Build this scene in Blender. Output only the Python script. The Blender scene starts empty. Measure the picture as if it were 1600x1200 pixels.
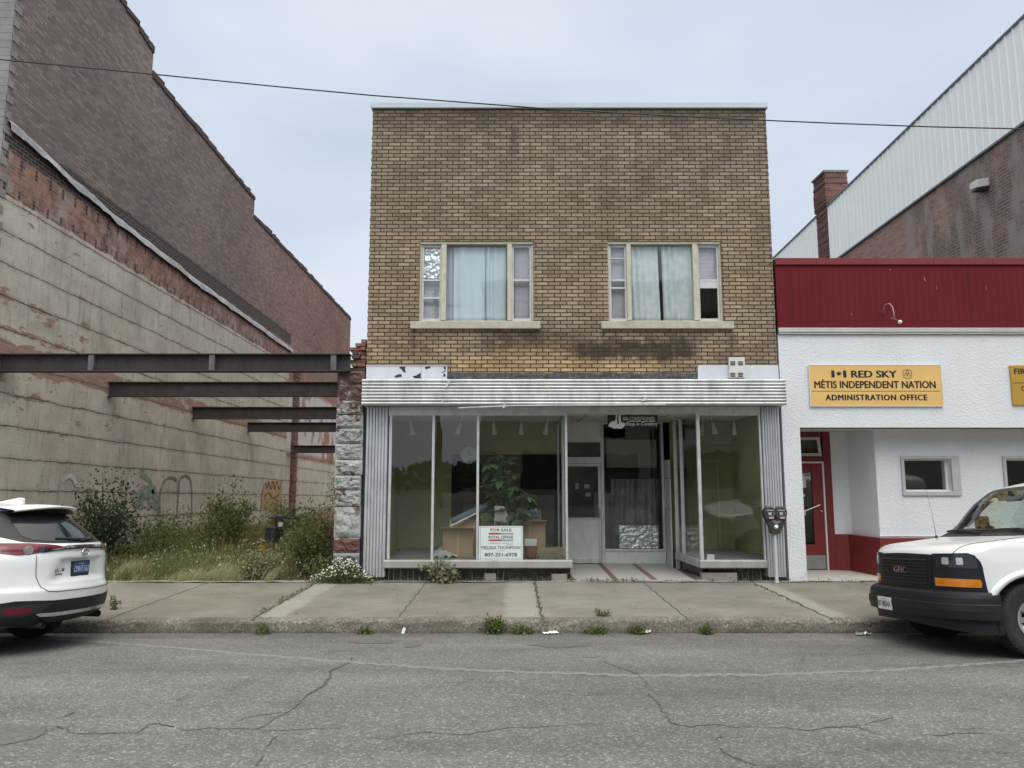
import bpy, bmesh, math, random
import numpy as np
from mathutils import Vector, Matrix, noise as mnoise

random.seed(7)
rng = np.random.default_rng(7)
S = bpy.context.scene
COL = S.collection
R = math.radians

# ------------------------------------------------------------------ camera
FPX, PITCH, DIST, HCAM = 1109.0, R(7.09), 12.7, 2.05
CP, SP = math.cos(PITCH), math.sin(PITCH)
cam_d = bpy.data.cameras.new("camera")
cam = bpy.data.objects.new("camera", cam_d)
COL.objects.link(cam)
cam_d.sensor_fit = 'HORIZONTAL'
cam_d.sensor_width = 36.0
cam_d.lens = FPX / 1600 * 36.0
cam_d.clip_start = 0.05
cam_d.clip_end = 2000
cam.location = (0, -DIST, HCAM)
cam.rotation_euler = (R(90) + PITCH, 0, 0)
S.camera = cam

# ------------------------------------------------------------------ light and exposure
SUN_EL, SUN_AZ = 54.0, 165.0      # high, behind the photographer's right shoulder
S.view_settings.view_transform = 'Standard'
S.view_settings.look = 'None'
S.view_settings.exposure = 0.25
S.view_settings.gamma = 1.0
S.cycles.use_denoising = True
S.cycles.max_bounces = 8
S.cycles.transparent_max_bounces = 24
S.cycles.caustics_reflective = False
S.cycles.caustics_refractive = False
S.cycles.sample_clamp_indirect = 6.0
world = bpy.data.worlds.new("World")
S.world = world
world.use_nodes = True
wn, wl = world.node_tree.nodes, world.node_tree.links
wn.clear()
w_out = wn.new('ShaderNodeOutputWorld')
w_bg = wn.new('ShaderNodeBackground')
w_bg.inputs['Strength'].default_value = 0.1
wl.new(w_bg.outputs[0], w_out.inputs[0])
sky = wn.new('ShaderNodeTexSky')
sky.sky_type = 'NISHITA'
sky.sun_disc = False
sky.sun_elevation = R(SUN_EL)
sky.sun_rotation = R(SUN_AZ)
sky.air_density = 1.0
sky.dust_density = 3.0
w_tc = wn.new('ShaderNodeTexCoord')
w_sep = wn.new('ShaderNodeSeparateXYZ')
wl.new(w_tc.outputs['Generated'], w_sep.inputs[0])
w_map = wn.new('ShaderNodeMapping')
w_map.inputs['Scale'].default_value = (1.0, 1.0, 2.6)
wl.new(w_tc.outputs['Generated'], w_map.inputs[0])
w_no = wn.new('ShaderNodeTexNoise')
w_no.inputs['Scale'].default_value = 1.9
w_no.inputs['Detail'].default_value = 5.0
w_no.inputs['Roughness'].default_value = 0.45
wl.new(w_map.outputs[0], w_no.inputs['Vector'])
w_cr = wn.new('ShaderNodeValToRGB')          # thin and thick overcast
w_cr.color_ramp.elements[0].position = 0.36
w_cr.color_ramp.elements[0].color = (0.620, 0.705, 0.825, 1)
w_cr.color_ramp.elements[1].position = 0.62
w_cr.color_ramp.elements[1].color = (0.765, 0.845, 0.935, 1)
wl.new(w_no.outputs['Fac'], w_cr.inputs[0])
w_gr = wn.new('ShaderNodeMapRange')          # an overcast sky is brightest overhead
w_gr.inputs['From Min'].default_value = 0.58
w_gr.inputs['From Max'].default_value = 1.0
w_gr.inputs['To Min'].default_value = 8.5
w_gr.inputs['To Max'].default_value = 24.0
wl.new(w_sep.outputs['Z'], w_gr.inputs['Value'])
w_mul = wn.new('ShaderNodeVectorMath')
w_mul.operation = 'SCALE'
w_wf = wn.new('ShaderNodeMapRange')          # thick cloud overhead is warmer than the pale blue low sky
w_wf.inputs['From Min'].default_value = 0.56
w_wf.inputs['From Max'].default_value = 0.85
wl.new(w_sep.outputs['Z'], w_wf.inputs['Value'])
w_wm = wn.new('ShaderNodeMix')
w_wm.data_type = 'RGBA'
wl.new(w_wf.outputs[0], w_wm.inputs['Factor'])
wl.new(w_cr.outputs[0], w_wm.inputs['A'])
w_wm.inputs['B'].default_value = (0.835, 0.80, 0.735, 1)
wl.new(w_wm.outputs['Result'], w_mul.inputs[0])
w_dot = wn.new('ShaderNodeVectorMath')        # the cloud glows round the hidden sun
w_dot.operation = 'DOT_PRODUCT'
wl.new(w_tc.outputs['Generated'], w_dot.inputs[0])
w_dot.inputs[1].default_value = (math.sin(R(SUN_AZ)) * math.cos(R(SUN_EL)), math.cos(R(SUN_AZ)) * math.cos(R(SUN_EL)), math.sin(R(SUN_EL)))
w_gl = wn.new('ShaderNodeMapRange')
w_gl.interpolation_type = 'SMOOTHSTEP'
w_gl.inputs['From Min'].default_value = 0.55
w_gl.inputs['From Max'].default_value = 1.0
w_gl.inputs['To Min'].default_value = 0.0
w_gl.inputs['To Max'].default_value = 11.0
wl.new(w_dot.outputs['Value'], w_gl.inputs['Value'])
w_add = wn.new('ShaderNodeMath')
w_add.operation = 'ADD'
wl.new(w_gr.outputs[0], w_add.inputs[0])
wl.new(w_gl.outputs[0], w_add.inputs[1])
wl.new(w_add.outputs[0], w_mul.inputs['Scale'])
w_mix = wn.new('ShaderNodeMix')
w_mix.data_type = 'RGBA'
w_mix.inputs['Factor'].default_value = 0.92
wl.new(sky.outputs[0], w_mix.inputs['A'])
wl.new(w_mul.outputs[0], w_mix.inputs['B'])
wl.new(w_mix.outputs['Result'], w_bg.inputs['Color'])

sun_d = bpy.data.lights.new("sun", 'SUN')
sun_d.energy = 0.9
sun_d.angle = R(40)
sun_d.color = (1.0, 0.97, 0.92)
sun = bpy.data.objects.new("sun", sun_d)
COL.objects.link(sun)
# light travels along -Z of the lamp; azimuth measured from +Y
sdir = Vector((math.sin(R(SUN_AZ)) * math.cos(R(SUN_EL)), math.cos(R(SUN_AZ)) * math.cos(R(SUN_EL)), math.sin(R(SUN_EL))))
sun.rotation_euler = sdir.to_track_quat('Z', 'Y').to_euler()

# ------------------------------------------------------------------ measuring: photograph pixels to places in the world
def _uv(px, py):
    return (px - 800.0) / FPX, (600.0 - py) / FPX
def at(px, py, Y):
    u, v = _uv(px, py)
    t = (Y + DIST) / (CP - v * SP)
    return Vector((u * t, Y, HCAM + t * (SP + v * CP)))
def on_x(px, py, X):
    u, v = _uv(px, py)
    t = X / u
    return Vector((X, t * (CP - v * SP) - DIST, HCAM + t * (SP + v * CP)))
def on_z(px, py, z):
    u, v = _uv(px, py)
    t = (z - HCAM) / (SP + v * CP)
    return Vector((u * t, t * (CP - v * SP) - DIST, z))
def ax(px, py, Y): return at(px, py, Y).x
def az(py, Y): return at(800, py, Y).z

# ------------------------------------------------------------------ node helper
class NT:
    def __init__(self, name):
        self.m = bpy.data.materials.new(name)
        self.m.use_nodes = True
        self.t = self.m.node_tree
        self.t.nodes.clear()
        self.out = self.t.nodes.new('ShaderNodeOutputMaterial')
    def n(self, typ, **kw):
        nd = self.t.nodes.new(typ)
        for k, v in kw.items(): setattr(nd, k, v)
        return nd
    def put(self, sock, v):
        if isinstance(v, bpy.types.NodeSocket): self.t.links.new(v, sock)
        elif v is not None:
            if isinstance(v, (tuple, list)) and len(v) == 3 and sock.type == 'RGBA': v = (*v, 1)
            sock.default_value = v
    def pos(self):
        if not hasattr(self, '_p'):
            self._p = self.n('ShaderNodeNewGeometry').outputs['Position']
        return self._p
    def obj(self):
        if not hasattr(self, '_o'):
            self._o = self.n('ShaderNodeTexCoord').outputs['Object']
        return self._o
    def normal(self):
        return self.n('ShaderNodeNewGeometry').outputs['True Normal']
    def island(self):
        return self.n('ShaderNodeNewGeometry').outputs['Random Per Island']
    def sep(self, v):
        s = self.n('ShaderNodeSeparateXYZ'); self.put(s.inputs[0], v)
        return s.outputs[0], s.outputs[1], s.outputs[2]
    def comb(self, x, y, z):
        s = self.n('ShaderNodeCombineXYZ')
        for i, v in enumerate((x, y, z)): self.put(s.inputs[i], v)
        return s.outputs[0]
    def ma(self, op, a, b=None, c=None, clamp=False):
        s = self.n('ShaderNodeMath', operation=op, use_clamp=clamp)
        self.put(s.inputs[0], a); self.put(s.inputs[1], b); self.put(s.inputs[2], c)
        return s.outputs[0]
    def mix(self, f, a, b, blend='MIX'):
        s = self.n('ShaderNodeMix', data_type='RGBA', blend_type=blend)
        self.put(s.inputs['Factor'], f); self.put(s.inputs['A'], a); self.put(s.inputs['B'], b)
        return s.outputs['Result']
    def noise(self, vec, scale, detail=3.0, rough=0.55, dist=0.0, col=False):
        s = self.n('ShaderNodeTexNoise')
        self.put(s.inputs['Vector'], vec)
        s.inputs['Scale'].default_value = scale
        s.inputs['Detail'].default_value = detail
        s.inputs['Roughness'].default_value = rough
        s.inputs['Distortion'].default_value = dist
        return s.outputs['Color' if col else 'Fac']
    def vor(self, vec, scale, feature='F1', out='Distance'):
        s = self.n('ShaderNodeTexVoronoi', feature=feature)
        self.put(s.inputs['Vector'], vec); s.inputs['Scale'].default_value = scale
        return s.outputs[out]
    def ramp(self, f, stops):
        s = self.n('ShaderNodeValToRGB'); e = s.color_ramp.elements
        while len(e) < len(stops): e.new(0.5)
        for i, (p, c) in enumerate(stops):
            e[i].position = p
            if isinstance(c, (int, float)): c = (c, c, c)
            e[i].color = (*c, 1)
        self.put(s.inputs[0], f)
        return s.outputs[0]
    def step(self, v, a, b):           # smooth 0..1 between a and b
        s = self.n('ShaderNodeMapRange', interpolation_type='SMOOTHSTEP')
        self.put(s.inputs['Value'], v)
        s.inputs['From Min'].default_value = a; s.inputs['From Max'].default_value = b
        if a > b:
            s.inputs['From Min'].default_value = b; s.inputs['From Max'].default_value = a
            s.inputs['To Min'].default_value = 1; s.inputs['To Max'].default_value = 0
        return s.outputs[0]
    def scale(self, v, sx, sy, sz):
        s = self.n('ShaderNodeVectorMath', operation='MULTIPLY')
        self.put(s.inputs[0], v); s.inputs[1].default_value = (sx, sy, sz)
        return s.outputs[0]
    def band(self, v, a, b, soft):      # 1 inside a..b
        return self.ma('MULTIPLY', self.step(v, a - soft, a + soft), self.step(v, b + soft, b - soft))
    def bump(self, h, strength, dist=0.01):
        s = self.n('ShaderNodeBump')
        s.inputs['Strength'].default_value = strength
        s.inputs['Distance'].default_value = dist
        self.put(s.inputs['Height'], h)
        return s.outputs[0]
    def bsdf(self, col, rough=0.7, metal=0.0, normal=None, spec=0.5, coat=0.0):
        s = self.n('ShaderNodeBsdfPrincipled')
        self.put(s.inputs['Base Color'], col); self.put(s.inputs['Roughness'], rough)
        self.put(s.inputs['Metallic'], metal); self.put(s.inputs['Specular IOR Level'], spec)
        if coat: s.inputs['Coat Weight'].default_value = coat; s.inputs['Coat Roughness'].default_value = 0.04
        if normal is not None: self.put(s.inputs['Normal'], normal)
        self.t.links.new(s.outputs[0], self.out.inputs[0])
        return s
    def wallcoords(self):               # horizontal run and height of a wall whichever way it faces
        x, y, z = self.sep(self.pos())
        nx, ny, nz = self.sep(self.normal())
        f = self.step(self.ma('ABSOLUTE', nx), 0.6, 0.8)
        u = self.ma('ADD', self.ma('MULTIPLY', x, self.ma('SUBTRACT', 1.0, f)), self.ma('MULTIPLY', y, f))
        return u, z

MATS = {}
def simple(name, col, rough=0.6, metal=0.0, var=0.15, vs=6.0, bump=0.0, bs=60.0, spec=0.5, coat=0.0, dirt=0.0, island=0.0, dirtcol=(0.10, 0.09, 0.075)):
    """a plain surface with gentle wear: tone varies, dirt collects in uneven patches"""
    if name in MATS: return MATS[name]
    k = NT(name)
    p = k.pos()
    c = k.mix(k.ramp(k.noise(p, vs, 4), [(0.3, 0), (0.7, 1)]), tuple(x * (1 - var) for x in col), tuple(min(1, x * (1 + var)) for x in col))
    if island:
        c = k.mix(k.ma('MULTIPLY', k.island(), island), c, tuple(x * 0.4 for x in col))
    if dirt:
        d = k.ramp(k.noise(k.scale(p, 1, 1, 0.35), vs * 1.7, 6, 0.7), [(0.45, 0), (0.75, 1)])
        c = k.mix(k.ma('MULTIPLY', d, dirt), c, dirtcol)
    nrm = k.bump(k.noise(p, bs, 5, 0.6), bump) if bump else None
    rr = k.ma('ADD', k.ma('MULTIPLY', k.noise(p, vs * 2.3, 3), 0.16), rough - 0.08)
    k.bsdf(c, rr, metal, nrm, spec, coat)
    MATS[name] = k.m
    return k.m

def brick_mat(name, c1, c2, mortar, bw=0.2215, rh=0.0727, ms=0.010, shear=0.0, extra=None, streak=0.5, bump=0.8, rot=False):
    k = NT(name)
    u, z = k.wallcoords()
    x, y, _ = k.sep(k.pos())
    zz = k.ma('ADD', z, k.ma('MULTIPLY', y, shear)) if shear else z
    vec = k.comb(u, zz, 0.0)
    wob = k.noise(k.pos(), 4.0, 2, col=True)
    vv = k.n('ShaderNodeVectorMath', operation='MULTIPLY_ADD')
    k.put(vv.inputs[0], wob); vv.inputs[1].default_value = (0.006, 0.006, 0); k.put(vv.inputs[2], vec)
    vec2 = vv.outputs[0]
    b = k.n('ShaderNodeTexBrick')
    k.put(b.inputs['Vector'], vec2)
    k.put(b.inputs['Color1'], (0, 0, 0)); k.put(b.inputs['Color2'], (1, 1, 1)); k.put(b.inputs['Mortar'], (0.5, 0.5, 0.5))
    b.inputs['Scale'].default_value = 1.0
    b.inputs['Mortar Size'].default_value = ms
    b.inputs['Mortar Smooth'].default_value = 0.25
    b.inputs['Brick Width'].default_value = bw
    b.inputs['Row Height'].default_value = rh
    b.offset = 0.47
    fac, tone = b.outputs['Fac'], b.outputs['Color']
    col = k.mix(k.ramp(tone, [(0.0, 0), (1.0, 1)]), c1, c2)
    rockv = k.comb(k.ma('MULTIPLY', u, 34.0), k.ma('MULTIPLY', zz, 70.0), k.ma('MULTIPLY', tone, 9.0))
    rock = k.noise(rockv, 1.0, 4, 0.6, 0.6)
    col = k.mix(k.ma('MULTIPLY', k.ramp(rock, [(0.35, 0), (0.66, 1)]), streak), col, k.mix(1.0, col, (1.60, 1.57, 1.5), 'MULTIPLY'))
    col = k.mix(k.ma('MULTIPLY', k.ramp(rock, [(0.28, 1), (0.45, 0)]), streak), col, k.mix(1.0, col, (0.45, 0.45, 0.45), 'MULTIPLY'))
    mort = mortar
    rough = 0.88
    flat = None
    if extra:
        got = extra(k, col, mort, u, z, zz, x, y)
        col, mort = got[0], got[1]
        if len(got) > 2: flat = got[2]
    col = k.mix(fac, col, mort)
    h = k.ma('ADD', k.ma('MULTIPLY', k.ma('SUBTRACT', 1.0, fac), 1.0), k.ma('MULTIPLY', rock, 0.7))
    if flat is not None:          # render hides the coursing below it
        h = k.ma('ADD', k.ma('MULTIPLY', h, k.ma('SUBTRACT', 1.0, k.ma('MULTIPLY', flat, 0.93))), k.ma('MULTIPLY', k.ma('MULTIPLY', k.noise(k.pos(), 16, 6, 0.7), flat), 0.9))
    k.bsdf(col, rough, 0, k.bump(h, bump, 0.012), 0.25)
    MATS[name] = k.m
    return k.m

# facade: buff rock-faced brick, sooty, with a cleaner yellow patch where an old sign board hung
def facade_extra(k, col, mort, u, z, zz, x, y):
    p = k.pos()
    n1 = k.noise(p, 0.9, 5, 0.6)
    tone_ = k.noise(k.scale(p, 4.5, 1, 13.7), 1.0, 1)
    n2 = k.noise(k.scale(p, 2.2, 1, 0.8), 1.6, 6, 0.65)
    jx = k.ma('ADD', u, k.ma('MULTIPLY', k.ma('SUBTRACT', k.noise(p, 7, 4), 0.5), 0.30))
    jz = k.ma('ADD', z, k.ma('MULTIPLY', k.ma('SUBTRACT', k.noise(p, 6, 4), 0.5), 0.22))
    # weathering grey in the upper courses
    grey = k.mix(1.0, col, (0.84, 0.88, 0.99), 'MULTIPLY')
    col = k.mix(k.ma('MULTIPLY', k.step(z, 5.0, 8.2), 0.75), col, grey)
    col = k.mix(k.ma('MULTIPLY', k.ramp(n1, [(0.42, 0), (0.60, 1)]), 0.55), col, k.mix(1.0, col, (0.62, 0.60, 0.58), 'MULTIPLY'))
    clean = k.ma('MULTIPLY', k.band(jx, -1.1, 2.70, 0.05), k.band(jz, 3.6, 4.14, 0.03))
    clean2 = k.ma('MULTIPLY', k.band(jx, -0.30, 1.22, 0.04), k.band(jz, 4.1, 4.42, 0.05))
    clean3 = k.ma('MULTIPLY', k.band(jx, -2.9, -1.1, 0.1), k.band(jz, 4.0, 4.8, 0.12))
    cl = k.ma('MAXIMUM', clean, k.ma('MULTIPLY', clean2, 0.65))
    cl = k.ma('MAXIMUM', cl, k.ma('MULTIPLY', clean3, 0.3))
    col = k.mix(cl, col, k.mix(1.0, col, (1.46, 1.36, 1.10), 'MULTIPLY'))
    sj = k.ma('ADD', jx, k.ma('MULTIPLY', k.ma('SUBTRACT', tone_, 0.5), 0.5))
    sz = k.ma('ADD', jz, k.ma('MULTIPLY', k.ma('SUBTRACT', n2, 0.5), 0.55))
    soot = k.ma('MULTIPLY', k.band(sj, 1.05, 3.35, 0.22), k.band(sz, 4.10, 4.46, 0.09))
    soot2 = k.ma('MULTIPLY', k.band(jx, -0.6, 1.35, 0.30), k.band(jz, 4.26, 4.64, 0.10))
    so = k.ma('MAXIMUM', k.ma('MULTIPLY', soot, 1.0), k.ma('MULTIPLY', soot2, 0.72))
    so = k.ma('MULTIPLY', so, k.ramp(n2, [(0.30, 0.55), (0.55, 1.0)]))
    for sx in (-1.80, 0.47, 1.66, 3.98):
        so = k.ma('MAXIMUM', so, k.ma('MULTIPLY', k.ma('MULTIPLY', k.band(k.ma('ADD', u, k.ma('MULTIPLY', k.ma('SUBTRACT', k.noise(p, 5, 3), 0.5), 0.08)), sx - 0.05, sx + 0.06, 0.05), k.band(jz, 4.15, 4.64, 0.15)), 0.45))
    run = k.ramp(k.noise(k.comb(k.ma('MULTIPLY', u, 4.5), k.ma('MULTIPLY', z, 0.35), 2.0), 1.0, 5, 0.7), [(0.50, 0), (0.72, 0.6)])
    so = k.ma('MAXIMUM', so, k.ma('MULTIPLY', run, k.ma('ADD', 0.25, k.ma('MULTIPLY', k.step(z, 6.2, 8.6), 0.75))))
    top = k.ma('MULTIPLY', k.step(jz, 8.3, 8.75), 0.55)
    drip = k.ma('MULTIPLY', k.band(jx, -0.05, 0.12, 0.08), k.band(jz, 7.9, 9.0, 0.3))
    drip2 = k.ma('MULTIPLY', k.ma('MULTIPLY', k.band(jx, 1.6, 1.9, 0.2), k.band(jz, 6.6, 8.4, 0.5)), 0.35)
    so = k.ma('MAXIMUM', so, k.ma('MAXIMUM', k.ma('MULTIPLY', drip, 0.6), k.ma('MAXIMUM', top, drip2)))
    col = k.mix(so, col, k.mix(1.0, col, (0.24, 0.25, 0.25), 'MULTIPLY'))
    return col, mort
M_FACADE = brick_mat('buff_brick', (0.215, 0.162, 0.108), (0.350, 0.272, 0.188), (0.052, 0.040, 0.031), extra=facade_extra, streak=0.85)
M_CHIMBRICK = brick_mat('chimney_brick', (0.10, 0.048, 0.042), (0.175, 0.085, 0.072), (0.12, 0.105, 0.098), bw=0.215, rh=0.072, ms=0.010)
M_REDBRICK = brick_mat('old_red_brick', (0.16, 0.065, 0.042), (0.26, 0.12, 0.08), (0.16, 0.14, 0.12), bw=0.215, rh=0.075, ms=0.012,
                       extra=lambda k, c, m, u, z, zz, x, y: (k.mix(k.ramp(k.noise(k.pos(), 2.2, 6, 0.7), [(0.45, 0), (0.75, 0.8)]), c, (0.06, 0.05, 0.045)), m))

def warehouse_extra(k, col, mort, u, z, zz, x, y):
    p = k.pos()
    big = k.noise(p, 0.35, 4, 0.6)
    # dark grimy upper brickwork, warmer towards the far end
    up = k.mix(k.step(y, 6, 22), k.mix(1.0, col, (0.80, 1.12, 1.30), 'MULTIPLY'), k.mix(1.0, col, (0.92, 0.94, 0.95), 'MULTIPLY'))
    spv = k.comb(k.ma('MULTIPLY', y, 2.2), k.ma('MULTIPLY', zz, 9.0), 0.0)
    spall = k.ramp(k.noise(spv, 1.0, 5, 0.75), [(0.56, 0), (0.66, 1)])
    spall = k.ma('MULTIPLY', spall, k.ramp(k.noise(p, 0.7, 2), [(0.36, 0), (0.55, 1)]))
    up = k.mix(k.ma('MULTIPLY', spall, 0.85), up, (0.46, 0.40, 0.35))
    pink = k.ramp(k.noise(k.comb(k.ma('MULTIPLY', y, 1.0), k.ma('MULTIPLY', zz, 3.0), 7.0), 1.1, 5, 0.7), [(0.63, 0), (0.68, 1)])
    up = k.mix(k.ma('MULTIPLY', pink, 0.75), up, (0.36, 0.20, 0.165))
    soot = k.ramp(big, [(0.35, 0), (0.7, 0.7)])
    up = k.mix(soot, up, k.mix(1.0, up, (0.55, 0.55, 0.58), 'MULTIPLY'))
    # a band of cleaner orange brick under the flashing
    s2 = k.noise(k.comb(k.ma('MULTIPLY', y, 3.0), k.ma('MULTIPLY', zz, 1.0), 0.0), 1.4, 6, 0.7)
    mid = k.mix(1.0, col, (1.02, 0.97, 0.93), 'MULTIPLY')
    mid = k.mix(k.ramp(s2, [(0.46, 0), (0.66, 0.9)]), mid, (0.065, 0.058, 0.052))
    mid = k.mix(k.ramp(k.noise(p, 1.7, 5, 0.7), [(0.50, 0), (0.66, 0.7)]), mid, (0.46, 0.40, 0.35))
    zj = k.ma('ADD', zz, k.ma('MULTIPLY', k.ma('SUBTRACT', k.noise(p, 2.5, 5, 0.7), 0.5), 0.24))
    f_mid = k.step(zj, 8.30, 8.22)
    wall = k.mix(f_mid, up, mid)
    # joist pockets in two rows: hollow darkness and soot painted in, with drips
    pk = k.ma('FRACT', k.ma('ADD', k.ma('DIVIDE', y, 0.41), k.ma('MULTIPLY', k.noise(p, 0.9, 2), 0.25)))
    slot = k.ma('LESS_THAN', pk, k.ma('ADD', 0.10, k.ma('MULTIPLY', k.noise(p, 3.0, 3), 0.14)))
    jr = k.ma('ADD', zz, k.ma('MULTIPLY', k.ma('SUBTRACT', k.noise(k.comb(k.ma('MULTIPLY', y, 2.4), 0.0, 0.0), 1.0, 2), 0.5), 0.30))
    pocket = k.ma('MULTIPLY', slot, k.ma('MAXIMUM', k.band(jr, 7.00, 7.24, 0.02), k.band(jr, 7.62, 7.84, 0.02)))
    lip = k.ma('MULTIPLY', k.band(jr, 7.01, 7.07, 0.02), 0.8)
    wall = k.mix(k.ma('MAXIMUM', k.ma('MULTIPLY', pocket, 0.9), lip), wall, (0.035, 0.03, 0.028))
    far = k.step(k.ma('ADD', y, k.ma('MULTIPLY', k.ma('SUBTRACT', k.noise(p, 1.5, 3), 0.5), 0.3)), 16.2, 16.35)
    # weathered grey-buff render with joints every 58 cm
    pl_a = k.mix(k.ramp(k.noise(p, 1.1, 5, 0.65), [(0.3, 0), (0.72, 1)]), (0.40, 0.358, 0.290), (0.625, 0.575, 0.480))
    vstr = k.noise(k.comb(k.ma('MULTIPLY', y, 7.0), k.ma('MULTIPLY', zz, 0.8), 0.0), 1.0, 5, 0.7)
    pl_a = k.mix(k.ramp(vstr, [(0.52, 0), (0.72, 0.6)]), pl_a, (0.19, 0.165, 0.135))
    fine = k.noise(p, 9.0, 6, 0.75)
    pl_a = k.mix(k.ramp(fine, [(0.585, 0), (0.68, 0.7)]), pl_a, (0.16, 0.125, 0.10))
    jl = k.ma('ADD', zz, k.ma('MULTIPLY', k.ma('SUBTRACT', k.noise(p, 1.5, 7, 0.8), 0.5), 0.13))
    saw = k.ma('ABSOLUTE', k.ma('SUBTRACT', k.ma('FRACT', k.ma('ADD', k.ma('DIVIDE', k.ma('SUBTRACT', jl, 1.73), 0.58), 20.5)), 0.5))
    thick = k.ma('MULTIPLY', k.noise(p, 2.6, 6, 0.85), 0.062)
    line = k.ma('LESS_THAN', saw, k.ma('SUBTRACT', thick, 0.012))
    near = k.step(saw, 0.16, 0.02)
    pe = k.noise(k.comb(k.ma('MULTIPLY', y, 1.2), k.ma('MULTIPLY', zz, 2.6), 3.0), 1.3, 7, 0.75)
    band4 = k.ma('MULTIPLY', k.band(zz, 3.98, 4.42, 0.10), 0.20)
    low = k.ma('MULTIPLY', k.ma('MULTIPLY', k.step(y, 6, -1), k.band(zz, 3.2, 5.4, 0.5)), 0.10)
    bot = k.ma('MULTIPLY', k.step(zz, 1.6, 0.6), 0.05)
    pe = k.ma('ADD', k.ma('ADD', k.ma('ADD', pe, k.ma('MULTIPLY', near, 0.055)), k.ma('ADD', band4, bot)), low)
    peel = k.step(pe, 0.632, 0.658)
    plast = k.mix(k.ma('MULTIPLY', peel, 0.85), pl_a, k.mix(1.0, col, (1.05, 1.0, 0.98), 'MULTIPLY'))
    plast = k.mix(k.ma('MULTIPLY', line, 0.85), plast, (0.055, 0.040, 0.034))
    plast = k.mix(k.ma('MULTIPLY', near, 0.18), plast, (0.11, 0.09, 0.075))
    f_pl = k.step(zj, 7.08, 7.02)
    wall = k.mix(k.ma('MULTIPLY', f_pl, k.ma('SUBTRACT', 1.0, far)), wall, plast)
    # beyond the stub pilaster: brown brick with sheets of white paint, render low down
    farw = k.mix(k.ramp(k.noise(p, 0.8, 4), [(0.4, 0), (0.6, 1)]), k.mix(1.0, col, (0.8, 0.8, 0.8), 'MULTIPLY'), k.mix(1.0, col, (1.1, 0.9, 0.8), 'MULTIPLY'))
    wp = k.ramp(k.noise(k.scale(p, 1, 0.55, 0.25), 1.25, 6, 0.7), [(0.455, 0), (0.50, 1)])
    farw = k.mix(k.ma('MULTIPLY', wp, k.band(zj, 3.5, 6.3, 0.15)), farw, (0.62, 0.58, 0.54))
    farw = k.mix(k.step(zj, 3.35, 3.2), farw, plast)
    farw = k.mix(k.step(zj, 7.0, 7.15), farw, up)
    wall = k.mix(far, wall, farw)
    tar_shade = k.ma('MULTIPLY', k.ma('MULTIPLY', k.band(zj, 7.86, 8.32, 0.05), 0.92), k.ma('SUBTRACT', 1.0, far))  # shadow below the flashing painted into the wall, together with tar
    wall = k.mix(tar_shade, wall, (0.035, 0.033, 0.033))
    inpl = k.ma('MAXIMUM', k.ma('MULTIPLY', f_pl, k.ma('SUBTRACT', 1.0, far)), k.ma('MULTIPLY', far, k.step(zj, 3.35, 3.2)))
    inpl = k.ma('MULTIPLY', inpl, k.ma('SUBTRACT', 1.0, k.ma('MULTIPLY', peel, 0.8)))
    inpl = k.ma('MINIMUM', k.ma('MULTIPLY', inpl, 1.0), 1.0)
    m2 = k.mix(k.step(zj, 8.3, 8.2), (0.115, 0.10, 0.092), (0.30, 0.25, 0.215))
    mort = k.mix(inpl, k.mix(0.5, m2, wall), wall)
    return wall, mort, inpl
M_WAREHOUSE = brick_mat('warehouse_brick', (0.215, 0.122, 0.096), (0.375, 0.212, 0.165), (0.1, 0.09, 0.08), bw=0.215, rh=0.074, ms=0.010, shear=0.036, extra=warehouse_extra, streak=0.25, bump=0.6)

def ghost_extra(k, col, mort, u, z, zz, x, y):
    p = k.pos()
    pat = k.ramp(k.noise(k.scale(p, 1, 0.8, 0.8), 0.60, 5, 0.62), [(0.36, 0), (0.47, 1)])
    near = k.step(y, 6.55, 6.35)
    blk = k.mix(0.66, col, (0.085, 0.085, 0.092))
    col2 = k.mix(k.ma('MULTIPLY', pat, near), col, blk)
    wh = k.ramp(k.noise(k.scale(p, 1, 1.4, 0.5), 1.1, 6, 0.7), [(0.46, 0), (0.56, 1)])
    col2 = k.mix(k.ma('MULTIPLY', k.ma('MULTIPLY', wh, near), 0.62), col2, (0.38, 0.34, 0.32))
    edge = k.band(y, 6.2, 6.5, 0.03)
    col2 = k.mix(k.ma('MULTIPLY', edge, 0.35), col2, (0.33, 0.28, 0.25))
    return col2, mort
M_GHOSTBRICK = brick_mat('ghost_sign_brick', (0.25, 0.140, 0.11), (0.39, 0.235, 0.19), (0.28, 0.245, 0.22), bw=0.225, rh=0.078, ms=0.011, extra=ghost_extra, streak=0.25)

def stucco(name, col):
    k = NT(name); p = k.pos()
    h = k.ma('ADD', k.noise(p, 28, 5, 0.6), k.ma('MULTIPLY', k.vor(p, 34), 0.7))
    c = k.mix(k.ramp(k.noise(k.scale(p, 1, 1, 0.4), 1.6, 6, 0.7), [(0.4, 0), (0.8, 0.30)]), col, (0.52, 0.52, 0.52))
    x, y, z = k.sep(p)
    c = k.mix(k.ma('MULTIPLY', k.step(z, 0.55, 0.15), k.ramp(k.noise(p, 5, 5), [(0.4, 0), (0.7, 0.45)])), c, (0.30, 0.27, 0.23))
    k.bsdf(c, 0.9, 0, k.bump(h, 0.55, 0.014), 0.2)
    MATS[name] = k.m
    return k.m
M_STUCCO = stucco('white_stucco', (0.74, 0.75, 0.765))

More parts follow.
